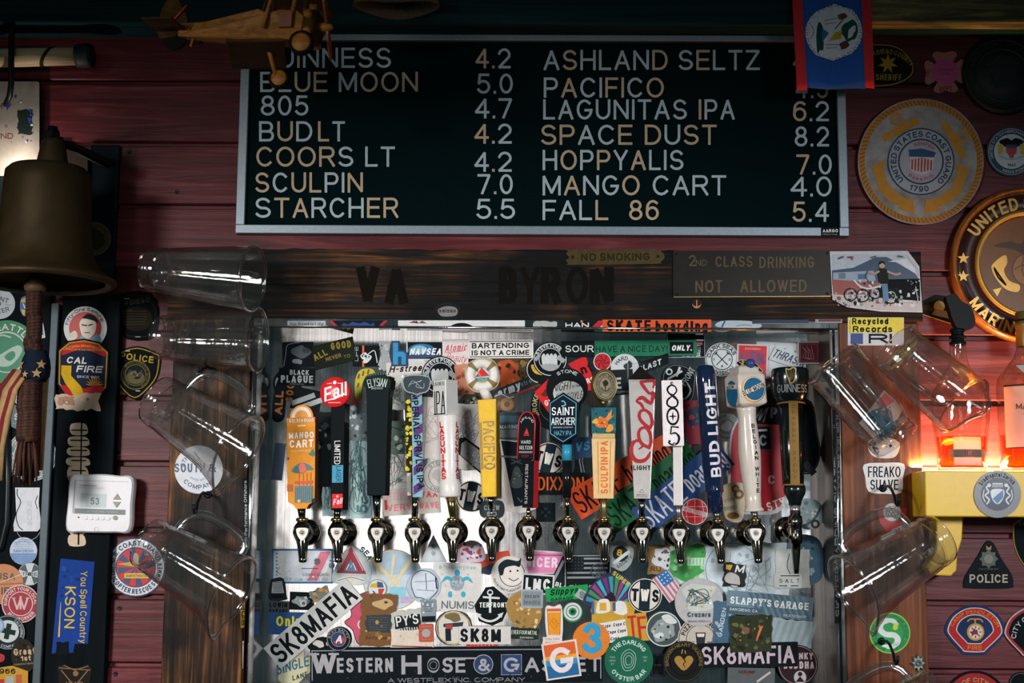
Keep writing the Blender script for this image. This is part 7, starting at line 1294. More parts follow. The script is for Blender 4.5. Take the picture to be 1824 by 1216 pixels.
def marines():
    x, y, r = 1828, 474, 140; th = .03
    t = thing('round_plaque', 'large carved wooden round plaque with golden letters and an eagle, cut by the right border', 'plaque', P(x, y, 0))
    WD = grain('varnished_plaque_wood', [(.3, '5a2d10'), (.5, '8a4f1c'), (.7, 'a8682a')], (30, 30, 4), .22, .1, coat=.6)
    p = P(x, y, 0); s = S(x, y, 0)
    m = MB(); m.lathe(p, (0, -1, 0), [(0, 0), (0, r * s), (th * .8, r * s), (th, r * s * .97), (th * 1.05, r * s * .95), (th * .8, r * s * .93), (th * .72, r * s * .92), (th * .72, 0)], WD, 80); m.build('board', t)
    m = MB(); m.lathe(p, (0, -1, 0), [(th * .7, r * s * .915), (th * .78, r * s * .91), (th * .78, r * s * .70), (th * .7, r * s * .69)], mat('341210', .35, coat=.3, key='dark_red_ring'), 72); m.build('lettered_ring', t)
    GD = mat('b5893c', .35, .35, key='gilt_wood')
    m = MB(); m.lathe(p, (0, -1, 0), [(th * .7, r * s * .70), (th * .95, r * s * .695), (th * 1.05, r * s * .665), (th * .95, r * s * .635), (th * .7, r * s * .63)], GD, 72); m.build('inner_rim', t)
    a = Art(x, y, 0, th * .78 + .0005, rough=.35); a.arc('UNITED STATES', r * .80, 93, 23, GD, b=1.6, spread=112).arc('MARINE CORPS', r * .80, 268, 23, GD, inv=True, b=1.6, spread=112); a.end('gilt_lettering', parent=t)
    for yy in (14, -18): a = Art(x, y, 0, th * .78 + .0005, rough=.35); a.star(-r * .80, yy, 11, GD); a.end('gilt_star', parent=t)
    a = Art(x, y, 0, th * .74, rough=.35)
    a.base(circ(r * .62, 60), '7a4a18').p(smooth([(-58, 36), (-30, 44), (-8, 40), (0, 62), (14, 56), (10, 40), (34, 46), (60, 34), (20, 26), (0, 20), (-24, 30)], 4), '4a2a12').p(smooth([(-4, 60), (6, 70), (16, 62), (8, 50)], 4), GD).p(smooth([(-58, 6), (-38, 20), (-34, 6), (-40, -8), (-30, -26), (-12, -34), (-16, -46), (-38, -40), (-54, -22), (-62, -4)], 4), GD).outline(smooth([(-58, -2), (-50, -20), (-36, -34)], 4, False), 3, '22180f') .c(4, -6, 30, 'a06a34').ring(4, -6, 30, 2, '5a3414').stroke([(-22, -6), (0, 4), (30, -4)], 1.6, '5a3414', sm=3).stroke([(-4, 22), (-8, -6), (2, -34)], 1.6, '5a3414', sm=3).p(blob(12, 9, .35, 8, 0, 9, 4), '5a3414').p([(-60, -42), (-44, -38), (-52, -54)], GD)
    a.end('carved_emblem', parent=t)
marines()
a = A_(1577, 116, -1, rough=.9, thick=.002); sh = smooth([(-56, 24), (-20, 38), (20, 34), (44, 14), (52, -10), (40, -26), (10, -38), (-40, -38), (-58, -10)], 3)
a.base(sh, '0f1614').outline([(x * .94, y * .93) for x, y in sh], 2.4, '8a7420').arc('SAN DIEGO COUNTY', 58, 82, 8.5, '8f7a26', b=1.4, spread=92, y=-34).star(4, 2, 18, '9a8020', 7, .45).t('SHERIFF', 6, -22, 11, '8f7a26', w=46, b=1.4); K(a, 'black and gold cloth patch with a seven-pointed star beside the hanging flag', 0.0, 'cloth_patch', 'patch')
a = A_(1683, 129, 2, rough=.7, thick=.003)
for an in (0, 90, 180, 270): a.base(a._rot(smooth([(-8, 12), (-22, 30), (-14, 37), (0, 34), (14, 37), (22, 30), (8, 12)], 2), an), 'a0665a')
a.c(0, 0, 23.5, 'b04a78').t('SAN PEDRO', 0, 4, 4, '6a2346', w=28, b=1).t('LOCAL', 0, -3, 4, '6a2346', w=20, b=1).t('FIRE', -31, 0, 8, '7a3034', w=14, b=1.4, rot=78).t('DEPT', 0, -30, 9, '7a3034', w=22, b=1.4).t('DEPT', 31, 0, 7, '7a3a38', w=14, b=1.2, rot=-78); K(a, 'pinkish cross-shaped fire badge with a bright pink centre', 0.0, 'fire_badge', 'badge')
def black_plaque():
    x, y, r = 1786, 134, 74
    t = thing('round_plaque', 'round black relief plaque in the upper right corner', 'plaque', P(x, y, 0))
    m = plaque_disc(x, y, r, .014, mat('0b1417', .55, key='black_relief')); m.build('board', t)
    fr = frame(x, y, .014); mb = MB(); k_ = mat('0e191c', .5, key='black_relief2')
    for rr in (66, 48): mb.tube([fr(rr * math.cos(R(q)), rr * math.sin(R(q)), 0) for q in range(0, 361, 10)], .003, k_, 8, caps=False)
    mb.build('raised_rings', t)
    a = Art(x, y, 0, .014, thick=.002, rough=.5); a.base(blob(24, 14, .2, 0, 4, 30, 5), k_).base(rect(60, 6, 0, 0, 20), k_).base(rect(44, 6, 0, 0, -14), k_).arc('DEPARTMENT OF THE NAVY', 57, 90, 9, k_, b=1.6, spread=220); a.end('relief_emblem', parent=t)
black_plaque()
a = A_(1760, 1005, 0, rough=.3, thick=.004); bl = smooth([(-44, -36), (-40, -18), (-20, 14), (-8, 36), (0, 43), (10, 36), (22, 12), (40, -16), (44, -34), (36, -42), (-36, -42)], 4)
a.base(bl, '0d1417').t('POLICE', 0, -25, 15, 'a99c8a', w=68, b=1.6, ser=1).star(0, 10, 17, '39443f', 8, .75).c(0, 10, 8, '6d6a58').p([(-4, 26), (4, 26), (5, 34), (0, 30), (-5, 34)], '8a6a3c').t('CANTERBURY', 0, -8, 3, '4d4c40', w=36, b=.8); K(a, 'black bell-shaped police badge on the right siding', 0.0, 'wall_badge', 'badge')
def fan(sx=1.0): return smooth([(-54, 2), (-44, 24), (-22, 40), (0, 44), (22, 40), (44, 24), (54, 2), (50, -12), (24, -38), (16, -44), (-18, -44), (-26, -38), (-50, -12)], 3)
a = A_(1736, 1121, -1, rough=.85, thick=.0022); f_ = fan(); a.base(f_, '1c2f56').p([(x * .90, y * .90) for x, y in f_], 'bfb9b6').p([(x * .86, y * .86) for x, y in f_], 'a8262a').p([(x * .62, y * .6 + 1) for x, y in f_], 'bfb9b6').p([(x * .585, y * .56 + 1) for x, y in f_], '1c2f56').arc('CAMP PENDLETON', 47.5, 90, 7, 'c2742a', b=1.6, spread=126, y=-15.5).t('FIRE', 0, -32, 8.5, 'c2742a', w=25, b=1.6).stroke([(-14, 14), (-9, 19), (9, 19), (14, 14)], 2.4, 'c2882a').r(0, 13, 2.6, 14, 'c2882a').c(1, -4, 15.5, 'c2882a').c(1, -4, 12, 'c9c4bc').p(blob(6, 9, .4, 0, -4, 6, 3), '8a2a2a')
for k in range(8): a.r(1 + 8.5 * math.cos(R(45 * k)), -4 + 8.5 * math.sin(R(45 * k)), 2, 4, '2c4266', 0, 45 * k - 90)
K(a, 'fan-shaped red and navy fire patch with orange capitals on the right siding', 0.0, 'cloth_patch', 'patch')
a = A_(1843, 1124, 0, rough=.85, thick=.0022); a.base(f_, 'a9a3a0').p([(x * .95, y * .95) for x, y in f_], '96262e').p([(x * .86, y * .86) for x, y in f_], '10171a').arc('CITY OF', 38, 140, 9, 'b3aeaa', b=1.4, y=-12); K(a, 'fan-shaped black patch with a red border at the right edge', 0.0, 'cloth_patch', 'patch')
a = A_(1736, 1238, 0, rough=.85, thick=.0022); a.base(f_, '0f1416').p([(x * .90, y * .90) for x, y in f_], '8d2428').arc('OF CITY', 40, 90, 8, 'b98a4a', b=1.4, y=-12); K(a, 'fan-shaped red patch with a black edge at the bottom border', 0.0, 'cloth_patch', 'patch')
a = A_(1834, 966, 0, rough=.85, thick=.0022); sh = shield(60, 100); a.base(sh, '8a6f2c').p([(x * .93, y * .94) for x, y in sh], '10171a').t('CA', -14, 34, 8, '8a6f2c', w=12, b=1.4); K(a, 'black shield patch with a thin gold edge at the right border', 0.0, 'cloth_patch', 'patch')
a = A_(1818, 1218, 0, rough=.85, thick=.002); a.base(circ(22, 30), '0f1416').ring(0, 0, 20, 1.4, '4a4f4c'); K(a, 'small dark round patch in the lower right corner', 0.0, 'cloth_patch', 'patch')
# ------------------------------------------------------------------ beer pitchers
def pitcher(B_, M_, rb, rm, dB, dM, hdir, label, handle=True, hside=1.0):
    """clear plastic pitcher from base centre B_ to mouth centre M_ (photo points); hdir: world direction of the handle"""
    b, m_ = P(*B_, dB), P(*M_, dM); ax = m_ - b; L = ax.length; ax.normalize(); s = S(*M_, dM); rb *= s; rm *= s
    u = Vector(hdir); u = (u - ax * u.dot(ax)).normalized(); v = ax.cross(u)
    r = thing('beer_pitcher', label, 'pitcher', b, 'clear plastic pitchers hanging on the timber posts')
    seg = 72
    def ring(t, rad, inner=0.0):
        row = []
        for k in range(seg):
            a = 2 * math.pi * k / seg; rr = rad - inner
            if t < .86: rr *= 1 + .018 * math.cos(24 * a) * (1 if t > .14 else 0)
            da = abs((a - math.pi + math.pi) % (2 * math.pi) - math.pi)
            sp = math.exp(-(da / .34) ** 2) * max(0, (t - .62) / .38) ** 2
            rr += rm * .30 * sp
            row.append(b + ax * (t * L + .012 * sp) + (u * math.cos(a) + v * math.sin(a)) * rr)
        return row
    R_ = lambda t: rb + (rm - rb) * (t - .12) / .88 if t > .12 else rb
    m = MB(); m.grid([ring(t, R_(t)) for t in (.12, .16, .3, .45, .6, .72, .82, .88, .92, .96, 1.0)] + [ring(t, R_(t), .0036) for t in (1.0, .96, .92, .88, .82, .72, .6, .45, .3, .16, .135)], M_CLEAR, closed_u=True)
    m.poly(ring(.135, R_(.135), .0036), M_CLEAR); m.build('body', r)
    m = MB(); m.grid([ring(t, q) for t, q in ((.135, rb * .99), (.10, rb * 1.02), (.04, rb * 1.0), (0, rb * .97), (0, rb * .90), (.05, rb * .92), (.10, rb * .90), (.115, rb * .80), (.12, 0.001))], M_CLEAR, closed_u=True); m.build('foot', r)
    rim = ring(1.0, rm); m = MB(); m.tube(rim + [rim[0], rim[1]], .0034, M_CLEARTHICK, 8, caps=False); m.build('rim', r)
    if handle:
        pts = [(.20, .86), (.23, 1.28), (.30, 1.52), (.42, 1.62), (.58, 1.60), (.74, 1.50), (.85, 1.34), (.885, 1.16), (.88, .97)]
        q = [b + ax * (t * L) + u * (R_(t) * 1.0 + (k - 1) * rm * .92) for t, k in pts]
        pp = []
        for i in range(len(q) - 1):
            for j in range(4):
                t = j / 4; g = lambda n: q[max(0, min(len(q) - 1, n))]
                pp.append(.5 * (2 * g(i) + (g(i + 1) - g(i - 1)) * t + (2 * g(i - 1) - 5 * g(i) + 4 * g(i + 1) - g(i + 2)) * t * t + (3 * g(i) - g(i - 1) - 3 * g(i + 1) + g(i + 2)) * t ** 3))
        pp.append(q[-1]); m = MB(); m.tube(pp, .0105, M_CLEARTHICK, 12, flat=.62, up=v); m.build('handle', r)
    return r
DP = .165
pitcher((263, 480), (450, 496), 40, 58, DP + .045, DP + .095, (0, .9, .25), 'clear pitcher lying nearly level, topmost of the left pair by the header')
pitcher((280, 601), (458, 604), 40, 58, DP - .04, DP - .005, (0, .9, .35), 'clear pitcher lying level just under the topmost left pitcher')
pitcher((280, 712), (425, 800), 49, 68, DP - .01, DP + .05, (.5, .05, 1), 'clear pitcher tilted downward over the white round sticker on the left post')
pitcher((263, 966), (414, 1054), 49, 68, DP - .01, DP + .05, (.5, .05, 1), 'clear pitcher tilted downward beside the helicopter badge, lowest on the left post')
pitcher((1598, 786), (1484, 648), 46, 54, DP - .02, DP, (.5, .9, .2), 'clear pitcher leaning mouth-up over the blue sticker on the right post')
pitcher((1592, 617), (1716, 722), 47, 58, DP + .09, DP + .05, (-.2, .9, .1), 'clear pitcher with its round foot facing out, in front of the whisky bottle')
pitcher((1672, 958), (1520, 1049), 49, 66, DP - .01, DP + .05, (-.5, .05, 1), 'clear pitcher tilted downward in front of the yellow bracket on the right post')
pitcher((1676, 1232), (1524, 1322), 48, 64, DP, DP, (-.5, .05, 1), 'clear pitcher at the bottom border with only its handle in view')
def hook(x, y, yb, label, lean=0):
    d = D_POST; tip = P(x, yb, DP - .012); o = Vector((tip.x - lean, -d, tip.z + (yb - y) * S(x, y, d)))
    r = thing('pitcher_hook', label, 'hook', o, 'metal hooks holding the pitchers')
    s = S(x, y, d); h = (yb - y) * s
    pts = [o + Vector((0, .004, 0)), o + Vector((0, -.012, .002)), o + Vector((lean * .3, -.05, .004)), o + Vector((lean * .6, DP * -.45, -.002)), o + Vector((lean, -DP + d + .018, -h * .5)), o + Vector((lean, -DP + d + .008, -h * .95)), o + Vector((lean, -DP + d - .006, -h * 1.04)), o + Vector((lean, -DP + d - .016, -h * .9)), o + Vector((lean, -DP + d - .019, -h * .55))]
    m = MB(); m.tube(pts, .0032, M_IRON, 10); m.build('hook_wire', r)
    m = MB(); m.lathe(o, (0, -1, 0), [(0, .009), (.002, .0085), (.003, .004)], M_IRON, 16, caps=True); m.build('base_plate', r)
hook(359, 651, 664, 'dark metal hook above the tilted pitcher on the left post')
hook(350, 880, 913, 'dark metal hook above the lowest pitcher on the left post')
hook(1595, 868, 899, 'bent metal hook below the spiky black capitals on the right post')
hook(1593, 1150, 1180, 'bent metal hook below the green round sticker on the right post')
# ------------------------------------------------------------------ brass bell with its rope
def bell():
    d = .26; BR = mat('3d3019', .55, .45, .35, 14, key='aged_brass')
    fr = frame(76, 506, d); s = fr.s
    t = thing('ship_bell', 'large dark brass bell hanging at the left border', 'bell', fr(0, 212), None)
    pr = [(0, 124), (6, 128), (10, 126), (18, 112), (28, 98), (46, 88), (70, 82), (120, 78), (180, 76), (202, 74), (210, 66), (212, 40), (212, 0)]
    m = MB(); m.lathe(fr(0, 0), fr.ey, [(h * s, r * s) for h, r in [(4, 108), (0, 116)] + pr], BR, 64)
    m.lathe(fr(0, 0), fr.ey, [(h * s, max(0, r - 7) * s) for h, r in pr[2:-2]], BR, 64); m.build('bell_body', t)
    m = MB(); m.lathe(fr(6, 210), fr.ey, [(0, 30 * s), (4 * s, 29 * s), (46 * s, 21 * s), (52 * s, 20 * s), (55 * s, 17 * s), (55 * s, 0)], BR, 40); m.build('crown', t)
    m = MB(); m.lathe(fr(4, 264), fr.ey, [(0, 22 * s), (3 * s, 22 * s), (3 * s, 14 * s), (14 * s, 14 * s), (17 * s, 11 * s), (24 * s, 9 * s), (24 * s, 0)], M_IRON, 6, smooth=False); m.build('top_nut', t)
    m = MB(); m.tube([fr(4, 262), fr(40, 258, -.05), fr(76, 246, -.13), P(140, 268, .03)], .010, M_IRON, 10, flat=.6); m.build('hanger_arm', t)
    m = MB(); q = [P(118, 266, .03), P(156, 264, .03), P(156, 420, .03), P(118, 420, .03)]; m.prism(q, [p + Vector((0, .018, 0)) for p in q], mat('2a2015', .45, .5, key='bracket_plate')); m.build('bracket_plate', t)
    m = MB(); m.tube([fr(-10, 110), fr(-13, 0)], .006, M_IRON, 10); m.sphere(fr(-13, 2), .020, BR, 18); m.build('clapper', t)
bell()
light('sign_glow_light', 'POINT', P(24, 300, .075), None, 1.6, (1.0, .90, .80), .006)  # unseen point light added to brighten the sign behind the bell
def rope():
    d = .26; fr = frame(62, 512, d); s = fr.s; RB_ = mat('4a2a1c', .85, noise=.4, scale=150, key='brown_cord'); RD2 = mat('2a1a14', .85, noise=.5, scale=150, key='dark_cord')
    t = thing('bell_rope', 'braided brown rope with a wooden knob hanging from the bell clapper', 'rope', fr(0, 0))
    m = MB(); m.sphere(fr(0, 0), 19 * s, mat('6b5238', .5, key='knob_wood'), 20, (1, 1, .58)); m.build('knob', t)
    def braid(y0, y1, r0, r1, turns, dx=0.0):
        for k in range(4):
            pts = []
            for i in range(int(turns * 10) + 1):
                f = i / (turns * 10); a = 2 * math.pi * (turns * f + k / 4); r_ = r0 + (r1 - r0) * f
                pts.append(fr(dx * f + r_ * .62 * math.cos(a) + (3 if f > .5 else 0), y0 + (y1 - y0) * f, r_ * .62 * s * math.sin(a)))
            m = MB(); m.tube(pts, (r0 + r1) / 2 * .42 * s, RB_ if k % 2 else RD2, 8); m.build('braided_strand', t)
    braid(-8, -92, 15, 13, 7); braid(-92, -112, 14, 16, 2); braid(-168, -268, 19, 20, 9, -2)
    m = MB(); g = random.Random(4)
    for k in range(70):
        a = g.uniform(0, 6.28); q = g.uniform(0, 17); x, z = q * math.cos(a), q * math.sin(a) * s; e = g.uniform(.9, 1.5)
        m.tube([fr(x * .8, -266, z * .8), fr(x * 1.2 + g.uniform(-2, 2), -300, z), fr(x * e + g.uniform(-3, 3), -330 - g.uniform(0, 22), z * 1.1)], .0021, RB_ if k % 3 else RD2, 5)
    m.build('tassel', t)
rope()
def bandana():
    d = .262; fr = frame(64, 655, d); s = fr.s; RDc, CRc, BLc = mat('6f1a20', .8, noise=.2), mat('a8895c', .8, noise=.2), mat('16202e', .8, noise=.2)
    t = thing('flag_bandana', 'stars and stripes cloth knotted round the braided bell rope', 'bandana', fr(0, 0))
    m = MB(); rows = []
    for h, r_ in ((-22, 20), (-16, 24), (0, 25), (14, 23), (24, 19), (30, 17)):
        rows.append([fr(r_ * (1 + .06 * math.sin(3 * k)) * math.cos(2 * math.pi * k / 28), h + 2 * math.sin(k), r_ * s * math.sin(2 * math.pi * k / 28)) for k in range(28)])
    m.grid(rows, BLc, closed_u=True); w_ = m.build('knot', t)
    fa = lambda X, Y, Z: fr(0, 0) + fr.ey * (Y * s) + fr.ex * ((25.5 * s + .0012 + Z) * math.sin(X / 25.5)) + fr.en * ((25.5 * s + .0012 + Z) * math.cos(X / 25.5))
    a = Art(0, 0, 0, frame=fa, rough=.8); a.star(-24, 4, 11, 'a8895c').star(17, 4, 9, 'a8895c').star(10, -12, 9, 'a8895c').star(-10, -14, 7, 'a8895c'); a.end('star_print', parent=w_)
    def tail(path, wd, cols, name='tail'):
        m = MB(); n = len(path)
        for k, c in enumerate(cols):
            rows = []
            for i, (x, y, z) in enumerate(path):
                w2 = wd * (.6 + .4 * math.sin(math.pi * min(1, (i + 1) / n * 1.1)))
                x0 = x - w2 / 2 + w2 * k / len(cols); x1 = x - w2 / 2 + w2 * (k + 1) / len(cols)
                rows.append([fr(x0, y, z + .004 * math.sin(k * 1.9 + i)), fr((x0 + x1) / 2, y, z + .006 * math.sin(k * 1.9 + .9 + i)), fr(x1, y, z + .004 * math.sin(k * 1.9 + 1.9 + i))])
            m.grid(rows, c)
        o = m.build(name, t); md = o.modifiers.new('cloth', 'SOLIDIFY'); md.thickness = .0012
    tail([(-20, -4, .014), (-42, -40, .018), (-54, -90, .012), (-60, -140, .01), (-58, -200, .012)], 38, [RDc, CRc, RDc, CRc])
    tail([(-12, -12, -.03), (-26, -60, -.044), (-28, -120, -.044), (-26, -190, -.04)], 22, [RDc, CRc, RDc])
    tail([(-2, -10, -.034), (-4, -80, -.046), (0, -180, -.046)], 34, [RDc, RDc, CRc])
bandana()
# ------------------------------------------------------------------ wooden baton in an iron hook, and the plastic sign
def baton():
    o = P(-30, 104, .06); e = P(138, 100, .06)
    t = thing('wooden_baton', 'pale wooden baton with a black cap in the upper left corner', 'baton', o)
    s = S(60, 100, .06); m = MB(); m.lathe(o, e - o, [(0, 0), (0, 17 * s), ((e - o).length, 16 * s), ((e - o).length, 0)], grain('baton_wood', [(.3, '8a7455'), (.6, 'c4ad8a'), (.8, 'd6c4a6')], (3, 60, 60), .5, .1), 32); m.build('shaft', t)
    f = P(162, 99, .06); m = MB(); m.lathe(e, f - e, [(-.002, 0), (-.002, 20 * s), (.008, 21 * s), (20 * s, 22 * s), (27 * s, 20 * s), (27 * s, 0)], mat('161c1c', .6, key='rubber_cap'), 32); m.build('end_cap', t)
    m = MB(); a = (e - o).normalized(); rr = []
    for k in range(25):
        q = 2 * math.pi * k / 24; c = P(86, 101, .06) + a * (10 * s * math.cos(q)); rr.append([c + Vector((0, -math.sin(q) * 17.6 * s, math.cos(q) * 17.6 * s)) + a * (j * 7 * s) for j in (-.5, .5)])
    m.grid(rr, mat('221b14', .6)); m.build('band', t)
    h = thing('iron_hook', 'black iron hook curling round the pale wooden baton', 'hook', P(20, 30, .0))
    m = MB(); m.tube([P(24, 26, .0), P(24, 26, .09), P(21, 60, .095), P(20, 110, .095), P(20, 150, .09), P(17, 172, .07), P(10, 186, .05)], .007, M_IRON, 10); m.tube([P(14, 190, .02), P(13, 232, .02)], .002, M_IRON, 6); m.build('hook_bar', h)
baton()
def plastic_sign():
    x, y, w2, h2 = 14, 230, 114, 168
    a = Art(x, y, 0, .004, rough=.16, thick=.004); SG = mat('9a9186', .16, .35, .25, 16, key='foil_sheet')
    a.base(rect(w2, h2, 4), SG).t('OFF', -8, 40, 9, '57201f', w=30, b=.8).t('FRIEND', -18, -13, 10, '57201f', w=58, b=.8)
    a.p(torn(26, 44, 2, 6, 9, 32, 12), '1a2422').p([(36, 20), (44, 18), (40, 8)], '2a3aa8').p([(38, 34), (44, 34), (42, 26)], '2638a0').p([(-4, 44), (6, 42), (0, 32)], '2638a0').bits(24, 100, 90, .8, 2.6, ['b9aea2', '6b6258', '3a3f7a'], 5, y=20)  # blue triangles: LED reflections drawn into the sign's artwork
    return K(a, 'shiny plastic sign with maroon letters behind the top of the bell', .0185, 'plastic_sign', 'sign')
plastic_sign()
# ------------------------------------------------------------------ thermostat
def thermostat():
    d0 = .0305; fr = frame(183, 897, d0, rot=-1.2); t = thing('thermostat', 'white wall thermostat with a small grey screen on the edge of the black post', 'thermostat', fr(0, 0))
    WHT = mat('d3d2d6', .4, noise=.04, key='white_abs')
    out = smooth([(-55, 46), (-30, 50), (0, 52), (30, 50), (56, 46), (57, 0), (56, -46), (30, -50), (0, -51), (-30, -51), (-56, -48), (-57, 0)], 4)
    m = MB(); m.prism([fr(x * .95, y * .95, .026) for x, y in out], [fr(x, y, .020) for x, y in out], WHT); m.prism([fr(x, y, .020) for x, y in out], [fr(x, y, 0) for x, y in out], WHT); m.build('body', t)
    A = lambda **k: Art(0, 0, 0, frame=lambda X, Y, Z: fr(X, Y, .0262 + Z - .0004), **k)
    a = A(); a.p([(-46, 40), (48, 40), (48, 39), (-44, 39)], 'a9a9ab').p([(-46, 40), (-44, 40), (-44, -18), (-47, -18)], '9fa5a4').t('HOMEWORKS', -22, 31, 3, '6f8078', w=30, b=1).t('DIGITAL THERMOSTAT', -16, 27, 2, 'a0a4a4', w=44, b=.6).r(2, -14, 90, 9, '6a7674').t('SET  RUN  TIME  PROGRAM', 6, -14, 2.4, '9aa5a3', w=56, b=.6); a.end('face_print', parent=t)
    a = A(rough=.2); a.base(rect(46, 24, 1, -11, 5), 'aeb9bd').p([(-34, -6), (-24, -6), (-24, 16), (-34, 16)], 'c2c8ca').t('53', -8, 4, 12, '2c4a62', w=15, b=.6); sc_ = a.end('screen', parent=t)
    for k in range(5):
        m = MB(); q = [(x - 24 + k * 10, y - 25) for x, y in rect(10, 7, 3.4)]; m.prism([fr(x, y, .0285) for x, y in q], [fr(x, y, .0255) for x, y in q], WHT); m.build('button', t)
    for q in ([(24, 8), (38, 8), (31, 18)], [(24, 4), (38, 4), (31, -6)]):
        m = MB(); m.prism([fr(x, y, .0285) for x, y in q], [fr(x, y, .0255) for x, y in q], mat('8d8878', .5)); m.build('arrow_button', t)
    m = MB(); q = circ(4, 20, 30, -24); m.prism([fr(x, y, .0285) for x, y in q], [fr(x, y, .0255) for x, y in q], mat('8d8878', .5)); m.build('round_button', t)
    m = MB(); q = circ(1.5, 12, -35, -25); m.prism([fr(x, y, .0275) for x, y in q], [fr(x, y, .0255) for x, y in q], mat('5a2a28', .4)); m.build('indicator', t)
    a = A(); a.ring(-2, -45, 4, .8, 'a3a3a8'); a.end('lock_mark', parent=t)
thermostat()
# ------------------------------------------------------------------ toy biplane hanging under the ceiling beam
def biplane():
    d = .55; f0 = frame(442, 57, d, rot=-3.4, twist=12); K_ = 1.08; s = f0.s * K_
    def fr(x, y, z=0.0): return f0(x * K_, y * K_, z)
    fr.ex, fr.ey, fr.en, fr.s = f0.ex, f0.ey, f0.en, s
    WD = grain('toy_wood', [(.3, '5f3c16'), (.55, '8f5f24'), (.8, 'a87432')], (14, 60, 60), .5, .1); DK = grain('toy_wood_dark', [(.3, '2e2012'), (.6, '4a3218'), (.8, '5c4020')], (14, 50, 50), .55, .1); BLK = mat('12100e', .6)
    t = thing('toy_biplane', 'wooden toy biplane with a propeller hanging in front of the letter board', 'toy plane', fr(0, 0))
    side = [(-122, 14), (-122, -8), (20, -20), (84, -20), (100, -8), (104, 18), (90, 28), (60, 30), (40, 24), (22, 32), (-76, 16)]
    z0 = 20 * s
    m = MB(); m.prism([fr(x, y, z0 * (.35 if x < -70 else 1)) for x, y in side], [fr(x, y, -z0 * (.35 if x < -70 else 1)) for x, y in side], WD); m.build('fuselage', t, bevel=.0012)
    a = Art(0, 0, 0, frame=lambda X, Y, Z: fr(X, Y, z0 * (.35 if X < -70 else 1) + .0006)); a.t('NX-211', -94, 4, 6, '16120d', w=36, b=2); a.end('side_number', parent=t)
    def slabz(x0, x1, y0, y1, za, zb, mt, nm, tp=0, dx=0):
        m = MB(); m.prism([fr(x0 + tp, y0, zb), fr(x1 - tp, y0, zb), fr(x1 - tp, y1, zb), fr(x0 + tp, y1, zb)], [fr(x0 + dx, y0, za), fr(x1 + dx, y0, za), fr(x1 + dx, y1, za), fr(x0 + dx, y1, za)], mt); return m.build(nm, t, bevel=.001)
    slabz(-24, 76, -27, -22, -.13, .035, DK, 'lower_wing', dx=-48); slabz(-10, 90, 82, 88, -.20, .10, DK, 'upper_wing')
    slabz(-162, -108, 2, 5, -.075, .075, DK, 'tailplane')
    m = MB(); fn = smooth([(-158, -8), (-160, 30), (-150, 56), (-132, 58), (-118, 40), (-108, 14), (-120, -4)], 3); m.prism([fr(x, y, .0035) for x, y in fn], [fr(x, y, -.0035) for x, y in fn], DK); m.build('rudder', t)
    m = MB(); m.tube([fr(-142, 10, .006), fr(-122, 34, .006), fr(-112, 46, .006)], .0022, mat('a8331c', .5), 8); o = m.build('rudder_stripe', t); o['label'] = 'red stripe on the tail'
    m = MB(); fb_ = smooth([(-150, -10), (-110, -10), (-118, -26), (-140, -28)], 3); m.prism([fr(x, y, .004) for x, y in fb_], [fr(x, y, -.004) for x, y in fb_], BLK); m.build('tail_float', t)
    m = MB(); m.tube([fr(-96, -6), fr(-100, -24)], .003, WD, 8); m.build('tail_skid', t)
    for (xa_, ya_, xb_, yb_, z, c) in ((36, -2, 54, 84, z0 + .006, WD), (44, -4, 60, 84, -z0 - .03, WD), (84, 20, 92, 84, z0 + .004, WD), (10, 28, 24, 84, -z0, DK), (84, 20, 92, 84, -z0, DK), (40, 24, 42, 84, 0, DK)):
        m = MB(); m.tube([fr(xa_, ya_, z), fr(xb_, yb_, z)], .0042, c, 8); m.build('strut', t)
    m = MB(); q = [(64, -2), (86, -2), (86, 22), (64, 22)]; m.prism([fr(x, y, z0 + .010) for x, y in q], [fr(x, y, z0) for x, y in q], mat('7a4a30', .5)); m.build('side_block', t)
    m = MB(); m.lathe(fr(104, 6), fr.ex, [(0, 0), (0, 26 * s), (6 * s, 30 * s), (16 * s, 29 * s), (20 * s, 22 * s), (20 * s, 0)], DK, 32); m.build('cowling', t)
    for k in range(7):
        an = 2 * math.pi * k / 7 + .3; m = MB(); c = fr(114, 6 + 27 * math.cos(an), 27 * s * math.sin(an)); u = fr.ey * math.cos(an) + fr.en * math.sin(an)
        m.lathe(c - u * 5 * s, u, [(0, 0), (0, 6.5 * s), (15 * s, 6.5 * s), (15 * s, 0)], WD, 14); m.build('engine_cylinder', t)
    m = MB(); m.lathe(fr(124, 6), fr.ex, [(0, 0), (0, 8 * s), (14 * s, 7 * s), (22 * s, 4 * s), (24 * s, 0)], WD, 18); m.build('spinner', t)
    for sg in (-1, 1):
        m = MB(); R2 = lambda x, y: fr(136, 6) + (fr.ey * math.cos(.55) + fr.en * math.sin(.55)) * (y * s * sg) + (fr.en * math.cos(.55) - fr.ey * math.sin(.55)) * (x * s)
        bl = smooth([(-3, 4), (-7, 24), (-6, 44), (0, 54), (6, 44), (6, 22), (3, 4)], 3); m.prism([R2(x, y) + fr.ex * .004 for x, y in bl], [R2(x, y) for x, y in bl], mat('7a3c1a', .4)); m.build('propeller_blade', t)
